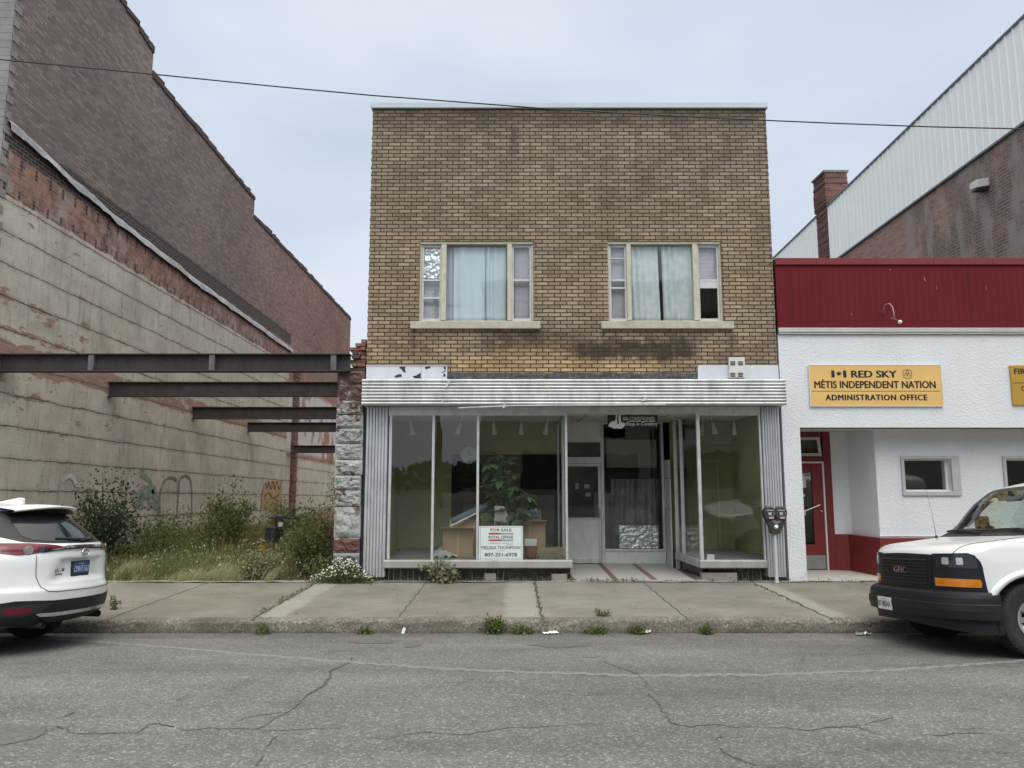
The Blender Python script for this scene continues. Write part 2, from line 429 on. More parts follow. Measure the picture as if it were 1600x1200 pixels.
def asphalt():
    k = NT('asphalt'); p = k.pos()
    x, y, z = k.sep(p)
    big = k.noise(k.scale(p, 0.35, 1.0, 1), 0.8, 5, 0.6)
    c = k.mix(k.ramp(big, [(0.3, 0), (0.7, 1)]), (0.134, 0.134, 0.127), (0.212, 0.211, 0.200))
    ag = k.vor(p, 72.0, out='Color')
    agv = k.n('ShaderNodeSeparateColor'); k.put(agv.inputs[0], ag)
    st = k.ramp(agv.outputs[0], [(0.0, 0.65), (0.55, 0.95), (0.86, 1.15), (0.97, 1.9)])
    c = k.mix(0.85, c, st, 'MULTIPLY')
    fine = k.ramp(k.noise(p, 220, 3, 0.7), [(0.3, 0.6), (0.7, 1.35)])
    c = k.mix(0.7, c, fine, 'MULTIPLY')
    lanes = k.ramp(k.noise(k.scale(p, 0.06, 1.1, 1), 1.0, 4, 0.6), [(0.35, 0.86), (0.65, 1.10)])
    c = k.mix(1.0, c, lanes, 'MULTIPLY')
    stain = k.ramp(k.noise(k.scale(p, 0.8, 1.2, 1), 0.75, 7, 0.72), [(0.58, 1.0), (0.70, 0.78)])
    c = k.mix(1.0, c, stain, 'MULTIPLY')
    blot = k.ramp(k.noise(p, 2.3, 6, 0.7), [(0.55, 1.0), (0.72, 0.72)])
    c = k.mix(1.0, c, blot, 'MULTIPLY')
    gut = k.ma('MULTIPLY', k.step(y, -3.75, -3.35), 0.35)
    c = k.mix(gut, c, (0.085, 0.078, 0.066))
    h = k.ma('ADD', k.vor(p, 95.0), k.ma('MULTIPLY', k.noise(p, 60, 4), 0.8))
    k.bsdf(c, 0.92, 0, k.bump(h, 0.55, 0.008), 0.25)
    return k.m
M_ASPHALT = asphalt()

def concrete(name, a, b, walk=False, kerb=False):
    k = NT(name); p = k.pos()
    x, y, z = k.sep(p)
    c = k.mix(k.ramp(k.noise(p, 1.3, 6, 0.65), [(0.3, 0), (0.7, 1)]), a, b)
    if walk:
        slab = k.ma('FRACT', k.ma('MULTIPLY', k.ma('FLOOR', k.ma('DIVIDE', k.ma('SUBTRACT', x, 0.39), 1.87)), 0.381))
        c = k.mix(k.ma('MULTIPLY', slab, 0.55), c, k.mix(1.0, c, (0.80, 0.77, 0.74), 'MULTIPLY'))
        jx = k.ma('ADD', x, k.ma('MULTIPLY', k.ma('SUBTRACT', k.noise(p, 3.5, 4), 0.5), 0.3))
        for (u0, u1) in ((-0.10, 0.38), (4.09, 4.40), (-3.32, -2.98)):
            m = k.ma('MULTIPLY', k.band(jx, u0, u1, 0.06), 0.55)
            c = k.mix(m, c, (0.36, 0.35, 0.315))
        wet = k.ramp(k.noise(k.scale(p, 0.6, 1.4, 1), 0.9, 5, 0.6), [(0.52, 0), (0.66, 0.5)])
        c = k.mix(k.ma('MULTIPLY', wet, k.step(x, 0.5, -3.0)), c, (0.17, 0.155, 0.13))
    streak = k.ramp(k.noise(k.scale(p, 0.5, 2.5, 1), 2.0, 6, 0.7), [(0.5, 0), (0.8, 0.4)])
    c = k.mix(streak, c, tuple(v * 0.62 for v in a))
    if kerb:
        v = k.vor(p, 55.0, out='Color'); s = k.n('ShaderNodeSeparateColor'); k.put(s.inputs[0], v)
        c = k.mix(0.8, c, k.ramp(s.outputs[0], [(0, 0.5), (0.6, 1.0), (0.9, 1.35), (1, 1.8)]), 'MULTIPLY')
        dirty = k.ramp(k.noise(k.scale(p, 1.2, 1, 1.5), 1.8, 6, 0.7), [(0.42, 0), (0.68, 0.7)])
        c = k.mix(dirty, c, (0.085, 0.072, 0.055))
        c = k.mix(k.ma('MULTIPLY', k.step(z, 0.05, 0.0), 0.5), c, (0.09, 0.085, 0.07))
    fine = k.ramp(k.noise(p, 130, 4, 0.7), [(0.3, 0.78), (0.7, 1.2)])
    c = k.mix(0.8, c, fine, 'MULTIPLY')
    h = k.ma('ADD', k.noise(p, 120, 4, 0.7), k.ma('MULTIPLY', k.noise(p, 14, 4), 1.0))
    k.bsdf(c, 0.92, 0, k.bump(h, 0.45 if not kerb else 0.9, 0.006), 0.25)
    MATS[name] = k.m
    return k.m
M_WALK = concrete('pavement_concrete', (0.185, 0.174, 0.145), (0.285, 0.270, 0.228), walk=True)
M_KERB = concrete('kerb_concrete', (0.19, 0.175, 0.145), (0.27, 0.25, 0.21), kerb=True)
M_CONC = concrete('old_concrete', (0.24, 0.225, 0.195), (0.36, 0.34, 0.30))

def glass(name, tint=(0.9, 0.93, 0.9), refl=1.0, ior=1.5, grime=0.10):
    k = NT(name); p = k.pos()
    tr = k.n('ShaderNodeBsdfTransparent'); k.put(tr.inputs[0], tint)
    gl = k.n('ShaderNodeBsdfGlossy'); gl.inputs['Roughness'].default_value = 0.012
    wob = k.bump(k.noise(p, 1.2, 2), 0.05, 0.05)
    k.put(gl.inputs['Normal'], wob)
    lw = k.n('ShaderNodeLayerWeight'); lw.inputs['Blend'].default_value = 0.5     # Schlick, the same from either side of the sheet
    r0 = ((ior - 1) / (ior + 1)) ** 2
    f = k.ma('MULTIPLY', k.ma('ADD', k.ma('MULTIPLY', k.ma('POWER', lw.outputs['Facing'], 5.0), 1 - r0), r0), refl, clamp=True)
    m = k.n('ShaderNodeMixShader'); k.put(m.inputs[0], f); k.t.links.new(tr.outputs[0], m.inputs[1]); k.t.links.new(gl.outputs[0], m.inputs[2])
    di = k.n('ShaderNodeBsdfDiffuse'); k.put(di.inputs[0], (0.30, 0.30, 0.26))
    m2 = k.n('ShaderNodeMixShader')
    g = k.ma('MULTIPLY', k.ramp(k.noise(k.scale(p, 1, 1, 0.5), 2.6, 6, 0.7), [(0.35, 0.25), (0.75, 1)]), grime)
    k.put(m2.inputs[0], g); k.t.links.new(m.outputs[0], m2.inputs[1]); k.t.links.new(di.outputs[0], m2.inputs[2])
    k.t.links.new(m2.outputs[0], k.out.inputs[0])
    MATS[name] = k.m
    return k.m
M_GLASS = glass('shop_glass', (0.965, 0.98, 0.97), 1.35, 1.5, 0.008)
M_WGLASS = glass('window_glass', (0.985, 0.99, 0.995), 1.1, 1.5, 0.012)
M_CARGLASS = glass('car_glass', (0.72, 0.80, 0.75), 1.2, 1.52, 0.015)
M_LENS = glass('lamp_lens', (0.85, 0.87, 0.87), 1.3, 1.5, 0.01)

def leafmat(name, col, var=0.5, trans=0.35):
    k = NT(name); p = k.pos()
    r = k.island()
    a = tuple(x * (1 - var) for x in col); b = tuple(min(1, x * (1 + var)) for x in col)
    c = k.mix(r, a, b)
    c = k.mix(k.ramp(k.noise(p, 3.0, 3), [(0.35, 0), (0.7, 0.5)]), c, tuple(x * y for x, y in zip(col, (1.35, 1.1, 0.8))))
    d = k.n('ShaderNodeBsdfPrincipled'); k.put(d.inputs['Base Color'], c); d.inputs['Roughness'].default_value = 0.6
    d.inputs['Specular IOR Level'].default_value = 0.3
    t = k.n('ShaderNodeBsdfTranslucent'); k.put(t.inputs[0], k.mix(1.0, c, (1.3, 1.4, 0.8), 'MULTIPLY'))
    m = k.n('ShaderNodeMixShader'); m.inputs[0].default_value = trans
    k.t.links.new(d.outputs[0], m.inputs[1]); k.t.links.new(t.outputs[0], m.inputs[2])
    k.t.links.new(m.outputs[0], k.out.inputs[0])
    MATS[name] = k.m
    return k.m
M_LEAF = leafmat('shrub_leaf', (0.115, 0.150, 0.058))
M_LEAF2 = leafmat('pale_leaf', (0.17, 0.195, 0.088))
M_LEAF3 = leafmat('dark_leaf', (0.042, 0.070, 0.030))
M_GRASS = leafmat('grass_blade', (0.145, 0.165, 0.070), 0.45)
M_FOX = leafmat('foxtail_blade', (0.46, 0.46, 0.33), 0.35)
M_DRY = leafmat('dry_weed', (0.25, 0.185, 0.12), 0.4)
M_PLANT = leafmat('houseplant_leaf', (0.10, 0.18, 0.08), 0.4)
M_SAGE = leafmat('grey_green_leaf', (0.24, 0.25, 0.165), 0.35)

def paint(name, col, rough=0.28, flake=0.0):
    k = NT(name); p = k.pos()
    x, y, z = k.sep(p)
    dust = k.ma('MULTIPLY', k.step(z, 0.95, 0.35), k.ramp(k.noise(p, 5, 5), [(0.3, 0.1), (0.7, 0.45)]))
    c = k.mix(dust, col, (0.33, 0.30, 0.26))
    g = k.n('ShaderNodeNewGeometry').outputs['Backfacing']
    c = k.mix(g, c, (0.05, 0.05, 0.052))
    k.bsdf(c, rough, 0, None, 0.5, 0.6)
    MATS[name] = k.m
    return k.m
M_WHITECAR = paint('white_car_paint', (0.78, 0.79, 0.80))
M_WHITEVAN = paint('white_van_paint', (0.78, 0.79, 0.80), 0.32)

M_ALU = simple('aluminium_trim', (0.62, 0.62, 0.61), 0.42, 0.35, 0.1, 5, dirt=0.3)
M_CANOPY = simple('ribbed_aluminium', (0.62, 0.62, 0.61), 0.45, 0.45, 0.10, 3, dirt=0.55, dirtcol=(0.16, 0.155, 0.145))
M_PILASTER = simple('fluted_aluminium', (0.60, 0.61, 0.63), 0.45, 0.5, 0.08, 3, dirt=0.22)
M_CAP = simple('pale_blue_metal', (0.46, 0.53, 0.56), 0.45, 0.1, 0.06, 2, dirt=0.1)
M_BOARD = simple('white_enamel_board', (0.66, 0.69, 0.73), 0.35, 0.0, 0.05, 2, dirt=0.12)
M_BLACKPEEL = simple('black_backing', (0.035, 0.037, 0.040), 0.8, 0, 0.3, 20)
M_TARRY = simple('tarry_flashing', (0.055, 0.055, 0.062), 0.75, 0, 0.35, 9, 0.5, 30, dirt=0.45, dirtcol=(0.26, 0.27, 0.27))
M_CREAM = simple('peeling_cream_paint', (0.55, 0.52, 0.41), 0.6, 0, 0.10, 9, 0.25, 60, dirt=0.45, dirtcol=(0.25, 0.22, 0.16))
M_WFRAME = simple('grey_white_sash', (0.58, 0.58, 0.58), 0.5, 0, 0.08, 8, dirt=0.35, dirtcol=(0.25, 0.23, 0.2))
M_SILL = simple('stone_sill', (0.50, 0.46, 0.36), 0.8, 0, 0.12, 5, 0.3, 50, dirt=0.35, dirtcol=(0.25, 0.22, 0.16))
M_DSILL = simple('brushed_sill', (0.42, 0.41, 0.385), 0.45, 0.25, 0.10, 4, dirt=0.3)
M_DOORPANEL = simple('pale_grey_panel', (0.66, 0.66, 0.645), 0.5, 0, 0.06, 4, dirt=0.15)
M_SOFFIT = simple('soffit_board', (0.60, 0.59, 0.55), 0.8, 0, 0.08, 3, dirt=0.15)
M_OLIVE = simple('olive_wall', (0.27, 0.27, 0.115), 0.85, 0, 0.10, 2, 0.15, 40)
M_INTWALL = simple('dim_interior_wall', (0.42, 0.42, 0.40), 0.9, 0, 0.1, 2)
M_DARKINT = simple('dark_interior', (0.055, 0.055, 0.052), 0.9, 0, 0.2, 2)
M_GREYCARPET = simple('grey_display_floor', (0.17, 0.17, 0.18), 0.9, 0, 0.12, 14)
M_RUST = simple('rusty_steel', (0.040, 0.032, 0.031), 0.75, 0.1, 0.3, 4, 0.25, 40, dirt=0.3, dirtcol=(0.11, 0.08, 0.068))
M_RUSTLT = simple('scoured_steel', (0.13, 0.125, 0.13), 0.7, 0.2, 0.35, 12, dirt=0.5, dirtcol=(0.05, 0.04, 0.038))
M_REDBAND = simple('red_metal_siding', (0.135, 0.0125, 0.017), 0.7, 0, 0.10, 1.2, dirt=0.18, dirtcol=(0.11, 0.02, 0.022), spec=0.15)
M_REDCAP = simple('faded_red_cap', (0.205, 0.036, 0.042), 0.65, 0, 0.08, 2, dirt=0.15, spec=0.25)
M_REDPAINT = simple('dark_red_paint', (0.170, 0.016, 0.016), 0.55, 0, 0.12, 4, dirt=0.25, dirtcol=(0.08, 0.015, 0.015))
M_TRIMGREY = simple('pale_grey_trim', (0.52, 0.52, 0.51), 0.45, 0.2, 0.06, 4, dirt=0.2)
M_WHITEMETAL = simple('white_ribbed_metal', (0.90, 0.94, 0.93), 0.5, 0.0, 0.03, 0.7, dirt=0.05)
M_SIGNTAN = simple('tan_sign_face', (0.74, 0.47, 0.155), 0.5, 0, 0.05, 1.5)
M_SIGNOCHRE = simple('ochre_sign_face', (0.46, 0.27, 0.035), 0.5, 0, 0.05, 1.5)
M_INK = simple('black_lettering', (0.012, 0.010, 0.010), 0.5, 0, 0.1, 10)
M_WHITE = simple('white_paint', (0.78, 0.79, 0.78), 0.5, 0, 0.04, 4, dirt=0.05)
M_OFFWHITE = simple('off_white', (0.66, 0.65, 0.61), 0.6, 0, 0.06, 5, dirt=0.1)
M_SIGNWHITE = simple('white_sign_board', (0.70, 0.76, 0.74), 0.5, 0, 0.02, 3)
M_SIGNRED = simple('red_sign_ink', (0.42, 0.04, 0.05), 0.5, 0, 0.1, 6)
M_SIGNGREY = simple('grey_sign_ink', (0.30, 0.32, 0.32), 0.5, 0, 0.1, 6)
M_GREEN_INK = simple('dark_green_ink', (0.035, 0.060, 0.060), 0.5, 0, 0.1, 6)
M_BLACKPLASTIC = simple('black_plastic', (0.020, 0.021, 0.023), 0.5, 0, 0.1, 8, 0.05, 200)
M_BUMPER = simple('black_bumper', (0.014, 0.015, 0.018), 0.5, 0, 0.12, 6, dirt=0.15, dirtcol=(0.05, 0.047, 0.044), spec=0.3)
M_RUBBER = simple('tyre_rubber', (0.022, 0.022, 0.022), 0.85, 0, 0.25, 14, 0.3, 80, dirt=0.25, dirtcol=(0.07, 0.065, 0.06))
M_STEELRIM = simple('silver_rim', (0.50, 0.50, 0.52), 0.35, 0.8, 0.06, 5)
M_CHROME = simple('chrome', (0.75, 0.76, 0.78), 0.12, 1.0, 0.03, 5)
M_DARKGLASS = simple('privacy_glass', (0.012, 0.013, 0.016), 0.09, 0, 0.1, 1, spec=0.7)
M_TAILRED = simple('red_tail_lens', (0.13, 0.006, 0.014), 0.22, 0, 0.1, 5, coat=0.25)
M_AMBER = simple('amber_lens', (0.70, 0.22, 0.010), 0.16, 0, 0.15, 9, coat=0.8)
M_REFLECTOR = simple('lamp_reflector', (0.82, 0.83, 0.84), 0.2, 0.3, 0.1, 20)
M_PLATEBLUE = simple('blue_plate', (0.025, 0.065, 0.22), 0.4, 0, 0.1, 5)
M_PLATEWHITE = simple('white_plate', (0.72, 0.73, 0.74), 0.4, 0, 0.04, 5)
M_METER = simple('meter_housing', (0.060, 0.058, 0.056), 0.5, 0.3, 0.15, 20, dirt=0.2)
M_METERPOLE = simple('galvanised_pole', (0.34, 0.35, 0.36), 0.6, 0.1, 0.08, 12, dirt=0.2)
M_CARDBOARD = simple('cardboard', (0.36, 0.25, 0.145), 0.85, 0, 0.08, 4)
M_WICKER = simple('brown_wicker', (0.17, 0.075, 0.035), 0.7, 0, 0.3, 60, 0.7, 90)
M_STRAW = simple('straw', (0.40, 0.33, 0.22), 0.8, 0, 0.3, 40)
M_BARK = simple('bark', (0.10, 0.075, 0.05), 0.9, 0, 0.3, 30)
M_LAMPSHADE = simple('lamp_shade', (0.55, 0.54, 0.50), 0.35, 0.4, 0.1, 8)
M_CURTAIN = simple('pale_curtain', (0.55, 0.66, 0.69), 0.9, 0, 0.04, 3)
M_LACE = simple('lace_curtain', (0.56, 0.63, 0.63), 0.9, 0, 0.12, 9)
M_PLASTICSHEET = simple('grey_plastic_sheet', (0.17, 0.165, 0.16), 0.32, 0, 0.2, 3)
M_FOIL = simple('crinkled_foil', (0.66, 0.67, 0.66), 0.30, 0.75, 0.12, 10)
M_SOIL = simple('lot_soil', (0.12, 0.105, 0.075), 0.95, 0, 0.3, 3, 0.8, 20)
M_CRACK = simple('crack_filler', (0.085, 0.080, 0.070), 0.95, 0, 0.3, 20)
M_DARKPATCH = simple('dark_asphalt_patch', (0.135, 0.131, 0.122), 0.95, 0, 0.25, 30, 0.6, 90)
M_SEAM = simple('worn_asphalt_seam', (0.212, 0.208, 0.194), 0.95, 0, 0.25, 60, 0.6, 90)
M_BLACKTILE = simple('black_bulkhead_tile', (0.022, 0.021, 0.023), 0.25, 0, 0.2, 8, dirt=0.15)
M_YELLOW = simple('yellow_petal', (0.60, 0.45, 0.02), 0.7, 0, 0.15, 30)
M_PETAL = simple('white_petal', (0.80, 0.80, 0.76), 0.7, 0, 0.05, 30)
M_FABRICBLUE = simple('blue_grey_cloth', (0.14, 0.19, 0.21), 0.9, 0, 0.2, 6)
M_ROOFTAR = simple('flat_roof', (0.11, 0.11, 0.11), 0.95, 0, 0.2, 2)
M_GRAFW = simple('white_spray', (0.50, 0.485, 0.45), 0.8, 0, 0.2, 8)
M_GRAFG = simple('green_spray', (0.23, 0.275, 0.215), 0.8, 0, 0.25, 6)
M_GRAFK = simple('grey_spray', (0.20, 0.19, 0.17), 0.8, 0, 0.25, 6)
M_GRAFO = simple('orange_spray', (0.40, 0.26, 0.12), 0.8, 0, 0.2, 6)
M_OPPOSITE = simple('tan_render', (0.34, 0.33, 0.27), 0.9, 0, 0.12, 0.6)

# ------------------------------------------------------------------ mesh helpers
class MB:
    """collects shapes and links them as ONE mesh object"""
    def __init__(self):
        self.v, self.f, self.mi = [], [], []
    def add(self, vs, fs, mi=0):
        o = len(self.v)
        self.v += [tuple(p) for p in vs]
        self.f += [tuple(i + o for i in f) for f in fs]
        self.mi += [mi] * len(fs)
        return self
    def box(self, x0, x1, y0, y1, z0, z1, mi=0):
        x0, x1 = min(x0, x1), max(x0, x1); y0, y1 = min(y0, y1), max(y0, y1); z0, z1 = min(z0, z1), max(z0, z1)
        vs = [(x, y, z) for x in (x0, x1) for y in (y0, y1) for z in (z0, z1)]
        return self.add(vs, [(0, 1, 3, 2), (4, 6, 7, 5), (0, 4, 5, 1), (2, 3, 7, 6), (0, 2, 6, 4), (1, 5, 7, 3)], mi)
    def quad(self, a, b, c, d, mi=0): return self.add([a, b, c, d], [(0, 1, 2, 3)], mi)
    def prism(self, poly, fa, fb, mi=0):
        """poly: list of 2D points; fa / fb map a 2D point to the two end faces"""
        n = len(poly)
        vs = [fa(p) for p in poly] + [fb(p) for p in poly]
        fs = [tuple(range(n))[::-1], tuple(range(n, 2 * n))] + [(i, (i + 1) % n, n + (i + 1) % n, n + i) for i in range(n)]
        return self.add(vs, fs, mi)
    def tube(self, pts, r, n=8, mi=0, cap=True):
        pts = [Vector(p) for p in pts]
        rs = r if isinstance(r, (list, tuple)) else [r] * len(pts)
        vs, fs = [], []
        prev = None
        for i, p in enumerate(pts):
            d = (pts[min(i + 1, len(pts) - 1)] - pts[max(i - 1, 0)]).normalized()
            a = prev if prev is not None else (Vector((0, 0, 1)) if abs(d.z) < 0.9 else Vector((1, 0, 0)))
            u = (a - d * a.dot(d)).normalized()
            prev = u
            w = d.cross(u)
            for k in range(n):
                t = 2 * math.pi * k / n
                vs.append(p + (u * math.cos(t) + w * math.sin(t)) * rs[i])
        for i in range(len(pts) - 1):
            for k in range(n):
                fs.append((i * n + k, i * n + (k + 1) % n, (i + 1) * n + (k + 1) % n, (i + 1) * n + k))
        if cap:
            fs.append(tuple(range(n))[::-1]); fs.append(tuple(range((len(pts) - 1) * n, len(pts) * n)))
        return self.add(vs, fs, mi)
    def lathe(self, prof, c, axis='Z', n=24, mi=0, cap=True):
        """prof: (radius, along) pairs round an axis through c"""
        vs, fs = [], []
        for r, h in prof:
            for k in range(n):
                t = 2 * math.pi * k / n
                a, b = r * math.cos(t), r * math.sin(t)
                q = {'Z': (a, b, h), 'Y': (a, h, b), 'X': (h, a, b)}[axis]
                vs.append((c[0] + q[0], c[1] + q[1], c[2] + q[2]))
        m = len(prof)
        for i in range(m - 1):
            for k in range(n):
                fs.append((i * n + k, i * n + (k + 1) % n, (i + 1) * n + (k + 1) % n, (i + 1) * n + k))
        if cap:
            fs.append(tuple(range(n))[::-1]); fs.append(tuple(range((m - 1) * n, m * n)))
        return self.add(vs, fs, mi)
    def grid(self, fn, nu, nv, mi=0, u0=0, u1=1, v0=0, v1=1):
        vs = [fn(u0 + (u1 - u0) * i / nu, v0 + (v1 - v0) * j / nv) for i in range(nu + 1) for j in range(nv + 1)]
        fs = [(i * (nv + 1) + j, (i + 1) * (nv + 1) + j, (i + 1) * (nv + 1) + j + 1, i * (nv + 1) + j + 1) for i in range(nu) for j in range(nv)]
        return self.add(vs, fs, mi)
    def build(self, name, mats, parent=None, smooth=False, bevel=0.0, world=True, fix=True):
        me = bpy.data.meshes.new(name)
        off = Vector((0, 0, 0))
        if parent is not None and world:
            q = parent
            while q is not None: off += q.location; q = q.parent
        vs = [(p[0] - off.x, p[1] - off.y, p[2] - off.z) for p in self.v]
        me.from_pydata(vs, [], self.f)
        mats = mats if isinstance(mats, (list, tuple)) else [mats]
        for m in mats: me.materials.append(m)
        if len(mats) > 1: me.polygons.foreach_set('material_index', self.mi)
        if fix:
            bm = bmesh.new(); bm.from_mesh(me)
            bmesh.ops.recalc_face_normals(bm, faces=bm.faces)
            bm.to_mesh(me); bm.free()
        if smooth: me.polygons.foreach_set('use_smooth', [True] * len(me.polygons))
        me.update()
        o = bpy.data.objects.new(name, me)
        COL.objects.link(o)
        if parent is not None: o.parent = parent
        if bevel:
            b = o.modifiers.new('bevel', 'BEVEL'); b.width = bevel; b.segments = 2; b.limit_method = 'ANGLE'; b.angle_limit = R(40)
            b.harden_normals = False
        return o

def build_each(mb, name, mats, parent=None, **kw):
    """every separate piece of mb becomes a mesh object of its own"""
    par = list(range(len(mb.v)))
    def find(a):
        while par[a] != a: par[a] = par[par[a]]; a = par[a]
        return a
    for f in mb.f:
        r = find(f[0])
        for i in f[1:]: par[find(i)] = r
    groups = {}
    for f, m in zip(mb.f, mb.mi): groups.setdefault(find(f[0]), []).append((f, m))
    out = []
    for g in groups.values():
        q = MB(); ids = {}
        for f, m in g:
            for i in f:
                if i not in ids: ids[i] = len(q.v); q.v.append(mb.v[i])
            q.f.append(tuple(ids[i] for i in f)); q.mi.append(m)
        out.append(q.build(name, mats, parent, **kw))
    return out

def tag(o, label=None, cat=None, group=None, kind=None):
    if label: o['label'] = label
    if cat: o['category'] = cat
    if group: o['group'] = group
    if kind: o['kind'] = kind
    return o
def thing(name, label, cat, loc=(0, 0, 0), group=None, rz=0.0):
    o = bpy.data.objects.new(name, None)
    COL.objects.link(o)
    o.location = loc
    o.rotation_euler = (0, 0, rz)
    return tag(o, label, cat, group)
def struct(o): o['kind'] = 'structure'; return o
def stuff(o, label=None, cat=None):
    o['kind'] = 'stuff'
    return tag(o, label, cat)
def copy_tree(o, parent=None):
    c = o.copy(); COL.objects.link(c)
    c.parent = parent
    for ch in list(o.children): copy_tree(ch, c)
    return c
def only_mesh(name, mb, mats, label, cat, group=None, loc=None, **kw):
    o = mb.build(name, mats, None, **kw)
    if loc is not None:
        loc = Vector(loc); o.data.transform(Matrix.Translation(-loc)); o.location = loc
    return tag(o, label, cat, group)

def numpy_mesh(name, verts, faces_flat, loop_starts, loop_totals, mat, parent=None, midx=None):
    me = bpy.data.meshes.new(name)
    me.vertices.add(len(verts)); me.vertices.foreach_set('co', np.asarray(verts, np.float32).ravel())
    me.loops.add(len(faces_flat)); me.loops.foreach_set('vertex_index', np.asarray(faces_flat, np.int32))
    me.polygons.add(len(loop_starts)); me.polygons.foreach_set('loop_start', np.asarray(loop_starts, np.int32))
    for m in (mat if isinstance(mat, (list, tuple)) else [mat]): me.materials.append(m)
    if midx is not None: me.polygons.foreach_set('material_index', np.asarray(midx, np.int32))
    me.update(calc_edges=True); me.validate()
    o = bpy.data.objects.new(name, me); COL.objects.link(o)
    if parent is not None: o.parent = parent
    return o

def text_poly(s, bold=0.0, shear=0.0, space=1.0):
    cu = bpy.data.curves.new('lettering', 'FONT')
    cu.body = s; cu.size = 1.0; cu.offset = bold; cu.shear = shear; cu.space_character = space
    cu.fill_mode = 'FRONT'; cu.resolution_u = 3
    o = bpy.data.objects.new('lettering', cu); COL.objects.link(o)
    dg = bpy.context.evaluated_depsgraph_get()
    me = bpy.data.meshes.new_from_object(o.evaluated_get(dg))
    bpy.data.objects.remove(o); bpy.data.curves.remove(cu)
    vs = np.array([v.co[:2] for v in me.vertices]); fs = [tuple(p.vertices) for p in me.polygons]
    bpy.data.meshes.remove(me)
    return vs, fs
def add_text(mb, s, fn, u0, u1, v0, v1, bold=0.015, mi=0, shear=0.0, space=1.0, out=(0, -1, 0)):
    """letters filling the box u0..u1 x v0..v1, mapped to space by fn(u, v)"""
    vs, fs = text_poly(s, 0.0, shear, space)
    lo, hi = vs.min(0), vs.max(0)
    q = (vs - lo) / np.maximum(hi - lo, 1e-6)
    # weight: the letters are laid down a few times, each a hair to the side and in front of the last
    wu, hv = (u1 - u0), (v1 - v0)
    ratio = 1.0 / max(1e-6, (hi[0] - lo[0]))
    k = [(0, 0)] if bold <= 0 else [(-1, 0), (1, 0), (0, 0.6), (0, -0.6)]
    for i, (du, dv) in enumerate(k):
        o = Vector(out) * 0.00035 * i
        mb.add([Vector(fn(u0 + (a * (1 - 2 * bold * ratio) + bold * ratio + du * bold * ratio) * wu, v0 + (b + dv * bold) * hv)) + o for a, b in q], fs, mi)

def wall_with_holes(mb, x0, x1, z0, z1, holes, y0, y1, mi=0):
    xs = sorted({x0, x1, *[h[0] for h in holes], *[h[1] for h in holes]})
    zs = sorted({z0, z1, *[h[2] for h in holes], *[h[3] for h in holes]})
    def solid(i, j):
        if i < 0 or j < 0 or i >= len(xs) - 1 or j >= len(zs) - 1: return False
        cx, cz = (xs[i] + xs[i + 1]) / 2, (zs[j] + zs[j + 1]) / 2
        return not any(h[0] < cx < h[1] and h[2] < cz < h[3] for h in holes)
    for i in range(len(xs) - 1):
        for j in range(len(zs) - 1):
            if not solid(i, j): continue
            a, b, c, d = xs[i], xs[i + 1], zs[j], zs[j + 1]
            mb.quad((a, y0, c), (b, y0, c), (b, y0, d), (a, y0, d), mi)
            mb.quad((a, y1, c), (a, y1, d), (b, y1, d), (b, y1, c), mi)
            if not solid(i - 1, j): mb.quad((a, y0, c), (a, y0, d), (a, y1, d), (a, y1, c), mi)
            if not solid(i + 1, j): mb.quad((b, y0, c), (b, y1, c), (b, y1, d), (b, y0, d), mi)
            if not solid(i, j - 1): mb.quad((a, y0, c), (a, y1, c), (b, y1, c), (b, y0, c), mi)
            if not solid(i, j + 1): mb.quad((a, y0, d), (b, y0, d), (b, y1, d), (a, y1, d), mi)

def ribbon(mb, pts, w, lift=(0, 0, 0.004), up=(0, 0, 1), jag=0.0, mi=0, sub=0):
    """a flat strip along pts lying on a surface of normal `up`"""
    pts = [Vector(p) for p in pts]
    if sub:
        q = []
        for a, b in zip(pts[:-1], pts[1:]):
            n = max(1, int((b - a).length / sub))
            q += [a + (b - a) * (i / n) for i in range(n)]
        pts = q + [pts[-1]]
    up = Vector(up); lift = Vector(lift)
    vs = []
    for i, p in enumerate(pts):
        d = (pts[min(i + 1, len(pts) - 1)] - pts[max(i - 1, 0)]).normalized()
        s = up.cross(d).normalized()
        ww = w if not callable(w) else w(i / max(1, len(pts) - 1))
        o1 = (random.random() - 0.5) * 2 * jag
        h1, h2 = ww * (0.5 + 0.5 * random.random() * (jag > 0)), ww * (0.5 + 0.5 * random.random() * (jag > 0))
        if jag == 0: h1 = h2 = ww * 0.5
        vs += [p + lift + s * (o1 + h1), p + lift + s * (o1 - h2)]
    fs = [(2 * i, 2 * i + 1, 2 * i + 3, 2 * i + 2) for i in range(len(pts) - 1)]
    mb.add(vs, fs, mi)

def fnoise(p, s=1.0, o=4):
    return mnoise.fractal(Vector(p) * s, 0.8, 2.0, o)

# ------------------------------------------------------------------ ground, road, pavement
GK, WALKZ, KERBY = 0.0, 0.17, -3.27
def road_zs(y):
    """camber: the old street rises steeply out of the gutter towards its crown"""
    d = max(0.0, KERBY - y)
    return 0.33 * (1 - math.exp(-(d / 2.6) ** 1.4))
mb = MB()
ys = [KERBY + 0.02 - i * 0.35 for i in range(40)] + [-20, -26]
xs = [-300, -120, -60, -30] + [-20 + i * 1.0 for i in range(41)] + [30, 60, 120, 300]
vs = [(x, y, road_zs(y)) for x in xs for y in ys]
n = len(ys)
mb.add(vs, [(i * n + j, (i + 1) * n + j, (i + 1) * n + j + 1, i * n + j + 1) for i in range(len(xs) - 1) for j in range(n - 1)])
struct(mb.build('road', M_ASPHALT, smooth=True))

